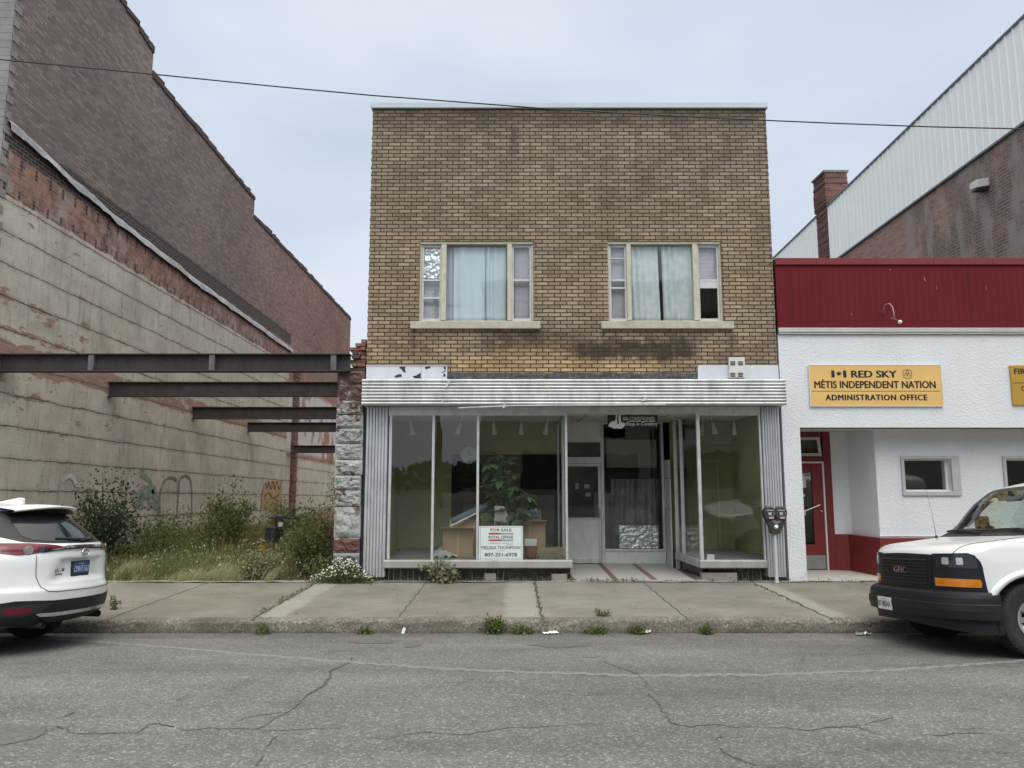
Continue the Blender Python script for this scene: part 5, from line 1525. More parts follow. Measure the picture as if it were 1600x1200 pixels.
for (px, py), nl in heads:
    q = at(px, py, 0.62 + random.uniform(-0.18, 0.2))
    mb.tube([(p.x, 0.62, GZ0 + 0.2), ((p.x + q.x) / 2 + 0.05, 0.62, (GZ0 + q.z) / 2), q], [0.012, 0.009, 0.005], 6)
    for k in range(nl):
        a = 2 * math.pi * k / nl + random.random()
        el = random.uniform(-0.7, 0.5)
        d = Vector((math.cos(a) * math.cos(el), math.sin(a) * math.cos(el), math.sin(el)))
        s = d.cross(Vector((0, 0, 1))).normalized(); L = random.uniform(0.15, 0.29); w = L * 0.27
        nn = s.cross(d)
        c0 = q + d * 0.02
        lv.add([c0, c0 + d * L * .35 + s * w + nn * .012, c0 + d * L * .75 + s * w * .8 - Vector((0, 0, .02)), c0 + d * L - Vector((0, 0, .05)), c0 + d * L * .75 - s * w * .8 - Vector((0, 0, .02)), c0 + d * L * .35 - s * w + nn * .012, c0 + d * L * .5 - Vector((0, 0, .015))],
               [(0, 1, 6), (1, 2, 6), (2, 3, 6), (3, 4, 6), (4, 5, 6), (5, 0, 6)])
mb.build('stem', M_BARK, hp); lv.build('foliage', M_PLANT, hp, fix=False)

# ------------------------------------------------------------------ ruined stone pier and the steel beams of the demolished building
PX0, PX1 = -3.13, -2.66
pier = thing('stone_pier', 'rock-faced stone pier with peeling pale green paint left standing beside the brick shop', 'pier', ((PX0 + PX1) / 2, 0.1, WALKZ))
def stone_mat():
    k = NT('painted_stone'); p = k.pos(); x, y, z = k.sep(p)
    st = k.mix(k.ramp(k.noise(p, 3, 4), [(0.3, 0), (0.7, 1)]), (0.115, 0.070, 0.066), (0.20, 0.125, 0.11))
    grn = k.mix(k.ramp(k.noise(p, 3.3, 5, 0.7), [(0.35, 0), (0.65, 1)]), (0.33, 0.338, 0.318), (0.49, 0.49, 0.47))
    teal = k.ramp(k.noise(k.scale(p, 1, 1, 1.7), 2.8, 4, 0.6), [(0.55, 0), (0.68, 0.4)])
    grn = k.mix(teal, grn, (0.15, 0.235, 0.20))
    blue = k.step(k.noise(p, 1.3, 2), 0.58, 0.72)
    grn = k.mix(k.ma('MULTIPLY', blue, 0.5), grn, (0.30, 0.34, 0.36))
    peel = k.noise(p, 5.0, 7, 0.78)
    hi = k.ma('MULTIPLY', k.step(z, 3.0, 3.45), 0.16)
    redrow = k.ma('MULTIPLY', k.band(z, 0.67, 0.90, 0.03), 0.20)
    f = k.step(k.ma('ADD', k.ma('ADD', peel, hi), redrow), 0.555, 0.595)
    c = k.mix(f, grn, st)
    c = k.mix(k.ma('MULTIPLY', redrow, 2.5), c, (0.185, 0.075, 0.060))
    c = k.mix(k.ma('MULTIPLY', k.step(z, 0.66, 0.6), 0.6), c, (0.10, 0.10, 0.105))
    k.bsdf(c, 0.92, 0, k.bump(k.noise(p, 22, 6, 0.7), 0.8, 0.02), 0.2)
    return k.m
M_STONE = stone_mat()
rows = [3.86, 3.62, 3.33, 3.07, 2.83, 2.56, 2.27, 2.00, 1.74, 1.45, 0.92, 0.66, 0.40, 0.12]
mb = MB()
for i, (zt, zb) in enumerate(zip(rows[:-1], rows[1:])):
    e0, e1 = PX0 + random.uniform(-0.012, 0.02), PX1 + random.uniform(-0.01, 0.01)
    sd = i * 3.7
    dome = random.uniform(0.03, 0.06)
    def fn(u, v):
        m = min(u, 1 - u) / 0.12; n_ = min(v, 1 - v) / 0.16
        k = min(1.0, m) * min(1.0, n_)
        rough = fnoise((u * 1.4 + sd, v * 1.0, sd), 2.6, 5)
        return (e0 + (e1 - e0) * u + 0.006 * fnoise((0, v + sd, u > .5), 9, 3), -0.06 - k * (dome * 0.7 + 0.042 * rough), zb + 0.006 + (zt - zb - 0.012) * v)
    mb.grid(fn, 40, 30)
    mb.box(e0, e1, -0.058, 0.46, zb + 0.006, zt - 0.006)
    def fl(u, v):
        k = min(1.0, min(u, 1 - u) / 0.15) * min(1.0, min(v, 1 - v) / 0.16)
        return (e0 - k * (0.015 + 0.025 * fnoise((u * 1.4 + sd, v, sd + 5), 2.6, 5)), 0.46 - 0.478 * u, zb + 0.006 + (zt - zb - 0.012) * v)
    mb.grid(fl, 24, 24)
mb.box(PX0 + 0.03, PX1 - 0.02, 0.0, 0.44, 0.1, 3.85)
mb.build('stone_block', M_STONE, pier)
mb = MB()   # ragged brick stub left on top
random.seed(21)
for r in range(8):
    z = 3.87 + r * 0.075
    xl = -2.66 - [0.24, 0.20, 0.10, 0.16, 0.13, 0.15, 0.10, 0.03][r] + random.uniform(-0.02, 0.02)
    x = -2.655
    while x > xl:
        w = random.choice((0.10, 0.21, 0.15))
        d = random.uniform(-0.03, 0.05)
        mb.box(x - w, x - 0.008, 0.02 + d, 0.25 + d * 2, z + 0.004, z + 0.066, random.choice((0, 0, 1, 2)))
        x -= w
mb.build('brick_stub', [simple('stub_red', (0.22, 0.095, 0.065), 0.9, 0, 0.25, 20, 0.5, 60), simple('stub_dark', (0.09, 0.062, 0.055), 0.9, 0, 0.25, 20, 0.5, 60), simple('stub_tan', (0.24, 0.17, 0.11), 0.9, 0, 0.25, 20, 0.5, 60)], pier, bevel=0.006)

WX = -9.17
def ibeam(x0, x1, y, zt, zb, fl, mat, name, label, stiff=(), parent_name='steel beams spanning the vacant lot'):
    o = thing(name, label, 'beam', ((x0 + x1) / 2, y, zb), parent_name)
    t = 0.022
    m = MB()
    m.box(x0, x1, y - fl / 2, y + fl / 2, zt - t, zt); m.box(x0, x1, y - fl / 2, y + fl / 2, zb, zb + t)
    m.box(x0, x1, y - 0.008, y + 0.008, zb + t + .0005, zt - t - .0005)
    m.build('girder', mat, o, bevel=0.004)
    for sx in stiff:
        m = MB(); m.box(sx - 0.05, sx + 0.05, y - fl / 2 + 0.012, y - 0.0085, zb + t + .001, zt - t - .001)
        m.build('stiffener', M_RUSTLT, o, bevel=0.003)
    return o
ibeam(WX - 0.4, ax(548, 566, -0.12), -0.12, az(552, -0.23), az(580, -0.23), 0.22, M_RUST, 'steel_beam', 'longest dark steel beam with stiffener plates, its end resting on top of the stone pier', [ax(152, 566, -0.02), ax(338, 566, -0.02), ax(525, 566, -0.02)])
ybs = []
for px, pt, pb, lab in ((172, 597, 620, 'rusty steel beam just below and behind the longest one, first of the four ending at the plastered wall'),
                        (302, 636, 655, 'rusty steel beam second below the longest one over the vacant lot'),
                        (388, 660, 675, 'rusty steel beam third below the longest one over the vacant lot'),
                        (455, 696, 708, 'lowest and farthest short rusty steel beam, at the brick pilaster of the plastered wall')):
    q = on_x(px, pt, WX)
    ztb, zbb = at(400, pt, q.y).z, at(400, pb, q.y).z
    ibeam(WX - 0.15, BX0 - 0.0, q.y, ztb, zbb, 0.16, M_RUST, 'steel_beam', lab)
    ybs.append(q.y)

# ------------------------------------------------------------------ the tall old brick warehouse
wh = thing('brick_warehouse', 'tall old dark brick warehouse with a stepped roofline and a plastered lower side wall', 'building', (-14, 10, 0.1))
YF, YB = -0.50, 26.9
top = []
for px, py in ((190, 0), (240, 80), (240, 118), (398, 310), (400, 340), (548, 498)):
    q = on_x(px, py, WX); top.append((q.y, q.z))
slope = (top[0][1] - top[1][1]) / (top[0][0] - top[1][0])
poly = [(YF, 0.0), (YB, 0.0), (YB, top[5][1])] + [top[4], (top[4][0] - 0.02, top[3][1])] + [top[2], (top[2][0] - 0.02, top[1][1])] + [(YF, top[0][1] + slope * (YF - top[0][0]))]
poly = [(YF, 0.0), (YB, 0.0), (YB, top[5][1]), (top[3][0], top[4][1]), (top[3][0], top[3][1]), (top[1][0], top[2][1]), (top[1][0], top[1][1]), (YF, top[0][1] + slope * (YF - top[0][0]))]
mb = MB()
mb.prism(poly, lambda p: (WX, p[0], p[1]), lambda p: (WX - 11, p[0], p[1]))
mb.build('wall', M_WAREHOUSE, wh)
mb = MB()   # the street front, pale stone quoins just turning the corner
z = 0.3; i = 0
while z < 13.2:
    w = 0.34 if i % 2 else 0.22
    mb.box(WX - 0.9, WX - 0.01, YF - 0.06, YF - 0.002, z, z + 0.142)
    if i % 2: mb.box(WX - 0.0, WX + 0.012, YF - 0.05, YF + 0.10 + random.uniform(-0.03, 0.03), z, z + 0.142)
    z += 0.148; i += 1
mb.build('quoin', simple('grey_quoin', (0.27, 0.26, 0.245), 0.9, 0, 0.15, 3, 0.4, 30, dirt=0.4), wh)
random.seed(3)   # uneven coping bricks along the stepped top
segs = [(poly[7], poly[6]), (poly[5], poly[4]), (poly[3], poly[2])]
for (a, b) in segs:
    mb = MB()
    L = b[0] - a[0]; y = 0.0
    while y < L - 0.02:
        w = random.choice((0.22, 0.32, 0.44, 0.6)); w = min(w, L - y)
        z = a[1] + (b[1] - a[1]) * (y / L); h = random.choice((0.03, 0.05, 0.07, 0.10))
        mb.box(WX - 0.35, WX + 0.035, a[0] + y + 0.008, a[0] + y + w - 0.008, z - 0.09, z + h)
        y += w
    mb.build('coping', simple('coping_brick', (0.075, 0.052, 0.045), 0.9, 0, 0.3, 10, 0.4, 40), wh)
mb = MB()   # old roof flashing left on the wall
fl_pts = [on_x(px, py, WX) for px, py in ((20, 196), (50, 224), (120, 290), (180, 342), (290, 428), (370, 486), (455, 547))]
fl = [Vector((WX, q.y, q.z)) for q in fl_pts]
fl[0] = Vector((WX, YF + 0.02, fl[1].z + 0.05))
ff = []
for a, b in zip(fl[:-1], fl[1:]):
    for s in range(12):
        ff.append(a.lerp(b, s / 12))
ff.append(fl[-1])
vs = []
for q in ff:
    n_ = 0.045 * fnoise((q.y, 0, 1), 0.9, 4); m_ = 0.03 * fnoise((q.y, 4, 1), 2.0, 4)
    vs += [(WX + 0.004, q.y, q.z + 0.09 + n_), (WX + 0.07, q.y, q.z + 0.02 + n_), (WX + 0.085 + m_, q.y, q.z - 0.11 + n_ + m_)]
mb.add(vs, [(3 * i + j, 3 * i + 3 + j, 3 * i + 4 + j, 3 * i + 1 + j) for i in range(len(ff) - 1) for j in range(2)])
o = mb.build('flashing', simple('weathered_zinc', (0.42, 0.42, 0.44), 0.6, 0.2, 0.25, 2, 0.2, 20, dirt=0.5), wh)
s = o.modifiers.new('thickness', 'SOLIDIFY'); s.thickness = 0.006
mb = MB()
q = on_x(458, 640, WX)
for i in range(92):
    zz_ = 0.1 + i * 0.075
    e = random.uniform(-0.03, 0.03)
    mb.box(WX - 0.05, WX + 0.13 + random.uniform(-0.03, 0.01), q.y - 0.1 + e, q.y + 0.45 + e, zz_ + 0.004, zz_ + 0.071, 1 if i < 26 and random.random() < 0.85 else 0)
mb.build('stub_pilaster', [M_REDBRICK, simple('red_paint_brick', (0.16, 0.068, 0.058), 0.9, 0, 0.2, 6, 0.4, 30)], wh)
# graffiti sprayed on the plaster
def spray(lines, mat, w, name='graffiti', closed_fill=None):
    m = MB()
    for li, ln in enumerate(lines):
        pts = [on_x(px, py, WX) for px, py in ln]
        # round the stroke a little
        q = []
        for i in range(len(pts) - 1):
            p0, p1, p2, p3 = pts[max(0, i - 1)], pts[i], pts[i + 1], pts[min(len(pts) - 1, i + 2)]
            for s in range(7):
                t = s / 7
                q.append(0.5 * ((2 * p1) + (p2 - p0) * t + (2 * p0 - 5 * p1 + 4 * p2 - p3) * t * t + (3 * p1 - p0 - 3 * p2 + p3) * t ** 3))
        q.append(pts[-1])
        ribbon(m, q, w, lift=(0.004 + 0.0015 * li + (0.012 if mat in (M_INK, M_GRAFK) else 0.006 if w > 0.1 else 0.0), 0, 0), up=(1, 0, 0), jag=0.004)
    if closed_fill:
        for ln in closed_fill:
            m.add([tuple(on_x(px, py, WX) + Vector((0.003, 0, 0))) for px, py in ln], [tuple(range(len(ln)))])
    return build_each(m, name, mat, wh, fix=False)
spray([[(211, 800), (214, 783), (220, 772), (230, 766), (240, 770), (246, 785), (246, 800)], [(222, 795), (221, 782), (226, 777), (232, 780), (232, 795)], [(218, 741), (228, 746), (234, 752), (238, 764), (239, 772)]], M_GRAFG, 0.09)
spray([[(212, 796), (212, 782), (219, 772), (221, 780), (219, 795)], [(233, 770), (241, 773), (246, 784), (243, 790), (236, 784)], [(220, 766), (236, 764), (240, 770), (222, 773)]], M_GRAFG, 0.14)
spray([[(249, 806), (249, 780), (252, 760), (260, 748), (270, 746), (276, 752)], [(276, 800), (278, 770), (280, 750), (288, 743), (296, 748), (299, 766), (299, 800)], [(252, 806), (250, 818), (252, 826)]], M_GRAFK, 0.045)
spray([[(336, 775), (340, 756), (346, 772), (349, 758), (350, 778)], [(353, 762), (362, 756), (366, 766), (356, 772)], [(370, 760), (376, 770), (382, 758), (386, 772)], [(396, 770), (402, 758), (405, 774), (399, 766)],
       [(96, 752), (104, 745), (114, 746), (118, 757), (126, 758)], [(183, 757), (184, 766), (180, 776), (184, 790), (181, 803), (182, 815)]], M_GRAFW, 0.07)
spray([], M_GRAFO, 0.05, closed_fill=[[(408, 795), (409, 780), (411, 764), (416, 754), (428, 751), (440, 751), (441, 775), (441, 795), (425, 796)]])
spray([[(408, 796), (408, 780), (410, 765), (414, 754), (417, 762), (419, 752), (423, 764), (426, 752), (429, 764), (432, 752), (436, 764), (440, 751)], [(412, 776), (420, 770), (426, 778), (436, 772)]], M_INK, 0.028)

# ------------------------------------------------------------------ white stucco office with the red parapet
OX0, OX1 = 4.835, 10.99
of = thing('stucco_office', 'one-storey white stucco office with a dark red metal parapet and recessed entrance', 'building', (7.9, 0, WALKZ))
OPX, SOF = 5.15, 2.845
mb = MB()
mb.box(OX0, OX1, 0.0, 0.30, SOF, 4.53)
mb.box(OX0, OPX, 0.0, 1.30, 0.12, SOF - 0.001)
FY = 0.50
mb.box(6.70, OX1, FY - 0.02, FY, 0.89, 0.90)
W1 = [(at(1411, 722, FY).x, at(1484.5, 722, FY).x, az(768, FY), az(717, FY)), (at(1570, 722, FY).x, at(1570, 722, FY).x + 0.85, az(768, FY), az(717, FY))]
wall_with_holes(mb, 6.72, OX1, 0.86, SOF - 0.001, W1, FY, FY + 0.28)
mb.add([(6.245, 1.32, 0.86), (6.60, 1.32, 0.86), (6.719, FY + 0.002, 0.86), (6.719, FY + 0.002, SOF - 0.001), (6.60, 1.32, SOF - 0.001), (6.245, 1.32, SOF - 0.001)], [(0, 1, 4, 5), (1, 2, 3, 4)])
mb.build('wall', M_STUCCO, of)
mb = MB(); mb.box(OX0 + 0.01, OX1, 0.301, 12.0, 4.1, 5.60); mb.box(OX0, OX0 + 0.02, 0.31, 12.0, 0.1, 4.1); mb.box(OX0 + 0.02, OX1, 11.9, 12.0, 0.1, 4.1)
mb.build('roof', M_ROOFTAR, of)
mb = MB(); mb.box(OX0 + 0.001, OX1, 0.03, 1.6, SOF + 0.0, SOF + 0.03); mb.build('soffit', M_OFFWHITE, of)
zr0, zr1 = 4.655, az(415, 0)
mb = MB()
n_ = 64
def rb(u, v):
    x = OX0 + (OX1 - OX0) * u
    f = (x * 8.0) % 1.0
    return (x, -0.03 - (0.005 if f < 0.12 else 0.0), zr0 + (zr1 - zr0) * v)
mb.grid(rb, 760, 1)
mb.box(OX0, OX1, -0.029, 0.2, zr0, zr1)
rbd = mb.build('parapet_siding', M_REDBAND, of)
mb = MB()
for px in (1234, 1513): mb.box(ax(px, 470, 0), ax(px, 470, 0) + 0.012, -0.0375, -0.0355, zr0, zr1)
build_each(mb, 'sheet_seam', simple('dark_red_seam', (0.06, 0.008, 0.01), 0.7, 0, 0.1, 5), rbd)
mb = MB(); zc1 = az(403, -0.06)
for x0_, x1_ in ((OX0, ax(1274, 410, 0)), (ax(1274, 410, 0), ax(1366, 410, 0)), (ax(1366, 410, 0), ax(1456, 410, 0)), (ax(1456, 410, 0), ax(1548, 410, 0)), (ax(1548, 410, 0), OX1)):
    mb.box(x0_ + 0.002, x1_ - 0.002, -0.065, 0.22, zr1 + 0.002, zc1)
mb.build('parapet_cap', M_REDCAP, of, bevel=0.006)
mb = MB()
for (y_, za, zb) in ((-0.045, 4.535, 4.57), (-0.06, 4.572, 4.605), (-0.05, 4.607, 4.653)): mb.box(OX0, OX1, y_, -0.001, za, zb)
mb.build('moulding', M_TRIMGREY, of, bevel=0.006)
mb = MB()   # red painted base and reveal
mb.box(6.66, OX1, FY - 0.10, FY + 0.2, 0.12, 0.86)
mb.add([(6.16, 1.34, 0.12), (6.48, 1.22, 0.12), (6.66, FY - 0.08, 0.12), (6.66, FY - 0.08, 0.86), (6.48, 1.22, 0.86), (6.16, 1.34, 0.86), (6.75, FY + 0.1, 0.86), (6.62, 1.34, 0.86)], [(0, 1, 4, 5), (1, 2, 3, 4), (5, 4, 7), (4, 3, 6, 7)])
mb.build('red_base', M_REDPAINT, of, bevel=0.0)
EY = 1.30
mb = MB(); mb.box(OPX, 6.70, -0.06, EY + 0.1, 0.1, 0.182); mb.build('entrance_floor', simple('pale_tile_floor', (0.47, 0.45, 0.41), 0.7, 0, 0.1, 8, dirt=0.3), of)
# red door with transom
jx = 6.08
mb = MB(); mb.box(jx + 0.02, 6.244, EY - 0.03, EY + 0.08, 0.183, SOF - 0.002); mb.box(OPX + 0.001, jx + 0.02, EY, EY + 0.08, 2.26, 2.36); mb.box(OPX + 0.001, jx + 0.02, EY, EY + 0.08, 2.74, SOF - 0.002)
dfm = mb.build('door_frame', M_REDPAINT, of, bevel=0.005)
mb = MB(); mb.box(jx - 0.01, jx + 0.018, EY - 0.025, EY + 0.02, 0.183, 2.26); mb.box(OPX + 0.001, jx - 0.011, EY - 0.02, EY - 0.001, 2.225, 2.258); build_each(mb, 'pale_strip', M_OFFWHITE, dfm)
mb = MB()
d0, d1 = OPX + 0.03, jx - 0.015
mb.box(d0, d0 + 0.12, EY + 0.01, EY + 0.055, 0.19, 2.22); mb.box(d1 - 0.20, d1, EY + 0.01, EY + 0.055, 0.19, 2.22)
mb.box(d0 + 0.12, d1 - 0.20, EY + 0.01, EY + 0.055, 2.04, 2.22); mb.box(d0 + 0.12, d1 - 0.20, EY + 0.01, EY + 0.055, 0.19, 0.66)
dr = mb.build('door', M_REDPAINT, of, bevel=0.004)
mb = MB(); mb.box(d0 + 0.01, d1 - 0.01, EY + 0.004, EY + 0.0095, 0.20, 0.46); mb.build('kick_plate', simple('steel_kick_plate', (0.30, 0.30, 0.30), 0.45, 0.6, 0.1, 6), dr)
mb = MB(); mb.box(d0 + 0.12, d1 - 0.20, EY + 0.03, EY + 0.036, 0.66, 2.04); mb.build('pane', M_GLASS, dr)
mb = MB(); mb.tube([(d1 - 0.08, EY - 0.02, 1.42), (d0 + 0.05, EY - 0.02, 1.12)], 0.012, 8); mb.tube([(d1 - 0.08, EY - 0.02, 1.42), (d1 - 0.08, EY + 0.012, 1.42)], 0.012, 8); mb.build('push_bar', M_ALU, dr)
mb = MB(); mb.lathe([(0.02, 0), (0.024, -0.03), (0.018, -0.05), (0.0, -0.055)], (d1 - 0.06, EY + 0.01, 1.30), 'Y', 14); mb.build('handle', M_CHROME, dr, smooth=True)
mb = MB()
for (a, b, c, d) in ((5.55, 5.72, 1.58, 1.62), (5.50, 5.75, 1.75, 1.98), (5.58, 5.72, 1.22, 1.32)): mb.box(a, b, EY + 0.024, EY + 0.0295, c, d)
build_each(mb, 'door_notice', M_OFFWHITE, dr)
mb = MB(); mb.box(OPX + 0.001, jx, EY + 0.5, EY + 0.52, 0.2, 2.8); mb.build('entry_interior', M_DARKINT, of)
# awning transom tilted open
tr = MB()
t0, t1 = OPX + 0.005, jx - 0.03
def tl(y, z): return (EY - 0.02 - (2.74 - z) * 0.16 + y, z)
for (za, zb, xa, xb) in ((2.68, 2.735, t0, t1), (2.365, 2.42, t0, t1), (2.42, 2.68, t0, t0 + 0.06), (2.42, 2.68, t1 - 0.06, t1)):
    ya, za_ = tl(0, za); yb_, zb_ = tl(0, zb)
    tr.add([(xa, ya, za), (xb, ya, za), (xb, yb_, zb), (xa, yb_, zb), (xa, ya + 0.03, za), (xb, ya + 0.03, za), (xb, yb_ + 0.03, zb), (xa, yb_ + 0.03, zb)], [(0, 1, 2, 3), (4, 7, 6, 5), (0, 4, 5, 1), (3, 2, 6, 7), (0, 3, 7, 4), (1, 5, 6, 2)])
tw_ = tr.build('transom_window', M_TRIMGREY, dfm)
g = MB(); ya, _ = tl(0.015, 2.42); yb_, _ = tl(0.015, 2.68)
g.quad((t0 + 0.06, ya, 2.42), (t1 - 0.06, ya, 2.42), (t1 - 0.06, yb_, 2.68), (t0 + 0.06, yb_, 2.68)); g.build('pane', M_GLASS, dfm)
mb = MB(); mb.box(OPX + 0.001, jx, EY + 0.25, EY + 0.27, 2.37, 2.74); mb.build('transom_blind', simple('brown_blind', (0.15, 0.13, 0.09), 0.9, 0, 0.1, 5), of)
# office windows with broad pale surrounds
for (x0_, x1_, z0_, z1_) in W1:
    fr = MB(); e = 0.085
    fr.box(x0_ - 0.05, x1_ + e + 0.07, FY - 0.035, FY - 0.001, z1_, z1_ + 0.06); fr.box(x0_ - 0.05, x1_ + e + 0.07, FY - 0.035, FY - 0.001, z0_ - 0.075, z0_)
    fr.box(x0_ - 0.05, x0_ + 0.005, FY - 0.035, FY - 0.001, z0_, z1_); fr.box(x1_ - 0.0, x1_ + e + 0.07, FY - 0.035, FY - 0.001, z0_, z1_)
    w_ = fr.build('window', M_TRIMGREY, of, bevel=0.006)
    fr = MB(); t = 0.03
    fr.box(x0_, x1_, FY + 0.09, FY + 0.13, z1_ - t, z1_); fr.box(x0_, x1_, FY + 0.05, FY + 0.13, z0_, z0_ + t); fr.box(x0_, x0_ + 0.012, FY + 0.09, FY + 0.13, z0_ + t, z1_ - t); fr.box(x1_ - 0.05, x1_, FY + 0.09, FY + 0.13, z0_ + t, z1_ - t)
    fr.build('frame', M_WHITE, w_, bevel=0.003)
    g = MB(); g.box(x0_ + 0.012, x1_ - 0.05, FY + 0.10, FY + 0.106, z0_ + t, z1_ - t); g.build('pane', M_GLASS, w_)
mb = MB(); mb.box(6.8, OX1 - 0.1, FY + 1.6, FY + 1.65, 0.4, 2.84); mb.box(6.8, OX1 - 0.1, FY + 0.29, FY + 1.6, 0.3, 0.35); mb.build('office_interior', M_DARKINT, of)

# signs on the stucco
def sign_panel(corners, mat, label, extra_w=None):
    a, b = at(*corners[0], -0.04), at(*corners[1], -0.04)
    o = thing('office_sign', label, 'sign', ((a.x + b.x) / 2, -0.02, b.z), 'signs on the white stucco')
    return o, a, b
os1, a_, b_ = sign_panel(((1264.5, 571), (1474, 634)), M_SIGNTAN, 'tan sign reading Red Sky Metis Independent Nation administration office in black letters')
mb = MB(); mb.box(a_.x, b_.x, -0.035, -0.004, b_.z, a_.z); mb.build('sign_panel', M_SIGNTAN, os1)
mb = MB(); t = 0.012
mb.box(a_.x - t, b_.x + t, -0.040, -0.003, a_.z, a_.z + t); mb.box(a_.x - t, b_.x + t, -0.040, -0.003, b_.z - t, b_.z); mb.box(a_.x - t, a_.x, -0.040, -0.003, b_.z, a_.z); mb.box(b_.x, b_.x + t, -0.040, -0.003, b_.z, a_.z)
mb.build('edge_frame', M_OFFWHITE, os1)
W_, H_ = b_.x - a_.x, a_.z - b_.z
fn = lambda u, v: (a_.x + u * W_, -0.0365, b_.z + v * H_)
mb = MB()
add_text(mb, 'RED SKY', fn, 0.315, 0.665, 0.70, 0.87, 0.045)
add_text(mb, 'MÉTIS INDEPENDENT NATION', fn, 0.03, 0.955, 0.435, 0.655, 0.040)
add_text(mb, 'ADMINISTRATION OFFICE', fn, 0.11, 0.885, 0.135, 0.275, 0.055, space=1.15)
mb.add([fn(0.01, 0.355), fn(0.985, 0.355), fn(0.985, 0.368), fn(0.01, 0.368)], [(0, 1, 2, 3)])
for (u0, u1) in ((0.165, 0.19), (0.255, 0.28)): mb.add([fn(u0, 0.70), fn(u1, 0.70), fn(u1, 0.875), fn(u0, 0.875)], [(0, 1, 2, 3)])
leaf = [(0, -.5), (.04, -.5), (.03, -.22), (.30, -.27), (.26, -.12), (.5, .08), (.40, .12), (.44, .28), (.28, .24), (.24, .34), (.10, .16), (.15, .42), (.08, .38), (0, .55)]
leaf = leaf + [(-x, y) for x, y in leaf[::-1][1:]]
mb.add([fn(0.2225 + x * 0.044, 0.79 + y * 0.135) for x, y in leaf], [tuple(range(len(leaf)))])
def ring(cx, cy, rx, ry, t, n=28, sq=1.0):
    q = []
    for i in range(n + 1):
        a = 2 * math.pi * i / n
        c_, s_ = math.cos(a), math.sin(a)
        q.append((cx + rx * math.copysign(abs(c_) ** sq, c_), cy + ry * math.copysign(abs(s_) ** sq, s_)))
    return q
def stroke(m, pts, w, f):
    ribbon(m, [f(u, v) for u, v in pts], w, lift=(0, 0, 0), up=(0, -1, 0))
stroke(mb, ring(0.745, 0.785, 0.033, 0.105, 0, sq=0.6), 0.010, fn)
for k in range(3):
    a = math.pi / 2 + k * 2.094
    stroke(mb, ring(0.745 + 0.0135 * math.cos(a), 0.79 + 0.042 * math.sin(a), 0.011, 0.036, 0, 14), 0.009, fn)
mb.build('lettering', M_INK, os1, fix=False)
os2, a2, b2 = sign_panel(((1579, 571), (1584, 633)), M_SIGNOCHRE, 'darker ochre sign of which only the first letters fit beside the tan sign')
x0_, x1_ = at(1581, 600, -0.04).x, at(1581, 600, -0.04).x + 1.75
mb = MB(); mb.box(x0_, x1_, -0.035, -0.004, b2.z, a2.z); mb.build('sign_panel', M_SIGNOCHRE, os2)
mb = MB(); fn2 = lambda u, v: (x0_ + u, -0.0365, b2.z + v * (a2.z - b2.z))
add_text(mb, 'FIR', fn2, 0.06, 0.27, 0.78, 0.92, 0.03); add_text(mb, 'C', fn2, 0.165, 0.235, 0.36, 0.48, 0.03)
mb.add([fn2(0.02, 0.55), fn2(1.70, 0.55), fn2(1.70, 0.565), fn2(0.02, 0.565)], [(0, 1, 2, 3)])
mb.build('lettering', M_INK, os2)
mb = MB()   # scuffs on the red siding
for px, py, h_ in ((1444, 432, 6), (1445, 436, 4), (1463, 447, 6), (1540, 446, 7), (1390, 420, 3), (1330, 489, 4)):
    a, b = at(px, py, -0.037), at(px + 1.0, py + h_, -0.037)
    mb.add([(a.x, -0.0375, a.z), (b.x, -0.0375, a.z), (b.x + 0.004, -0.0375, b.z), (a.x + 0.003, -0.0375, b.z)], [(0, 1, 2, 3)])
build_each(mb, 'scuff_mark', simple('pale_scuff', (0.42, 0.25, 0.25), 0.7, 0, 0.1, 9), rbd)
# bare gooseneck lamp arm
g0 = at(1380, 491, -0.04)
gn = thing('gooseneck_lamp', 'thin bent gooseneck lamp arm with an empty socket on the red parapet', 'lamp', (g0.x, -0.03, g0.z))
mb = MB()
q = [(1380, 491, -0.03), (1380, 484, -0.10), (1383, 476, -0.18), (1389, 474, -0.25), (1394, 479, -0.30), (1396.5, 488, -0.33), (1397, 497, -0.34)]
mb.tube([at(*k) for k in q], 0.011, 8); mb.build('lamp_arm', simple('pinkish_pipe', (0.38, 0.27, 0.25), 0.5, 0.3, 0.1, 8), gn, smooth=True)
mb = MB(); mb.tube([at(1391, 497, -0.34), at(1398, 499, -0.35), at(1404, 502, -0.36)], 0.018, 8); mb.build('socket', simple('brown_socket', (0.13, 0.06, 0.05), 0.6, 0, 0.1, 8), gn)
mb = MB(); q = at(1406, 503, -0.36); mb.lathe([(0.0, -0.035), (0.025, -0.03), (0.035, 0), (0.025, 0.03), (0.0, 0.035)], q, 'X', 14); mb.build('bulb_holder', M_WHITE, gn, smooth=True)

# ------------------------------------------------------------------ the tall building beyond the office: brick below, white ribbed metal above
TX = 11.0
tb = thing('metal_clad_building', 'tall building beyond the office with white ribbed metal over old brick', 'building', (16, 10, 0.1))
def line_at(y, p, q): return p[1] + (q[1] - p[1]) * (y - p[0]) / (q[0] - p[0])
qa, qb = on_x(1600, 30, TX), on_x(1282, 335, TX)
ra, rb_ = on_x(1600, 190, TX), on_x(1310, 402, TX)
top_a, top_b = (qa.y, qa.z), (qb.y, qb.z)
mid_a, mid_b = (ra.y, ra.z), (rb_.y, rb_.z)
Y0, Y1 = 0.0, 30.0
mb = MB()
mb.prism([(Y0, 0.1), (Y1, 0.1), (Y1, line_at(Y1, mid_a, mid_b)), (Y0, line_at(Y0, mid_a, mid_b))], lambda p: (TX, p[0], p[1]), lambda p: (TX + 10, p[0], p[1]))
mb.build('wall', M_GHOSTBRICK, tb)
yc = on_x(1297, 360, TX).y
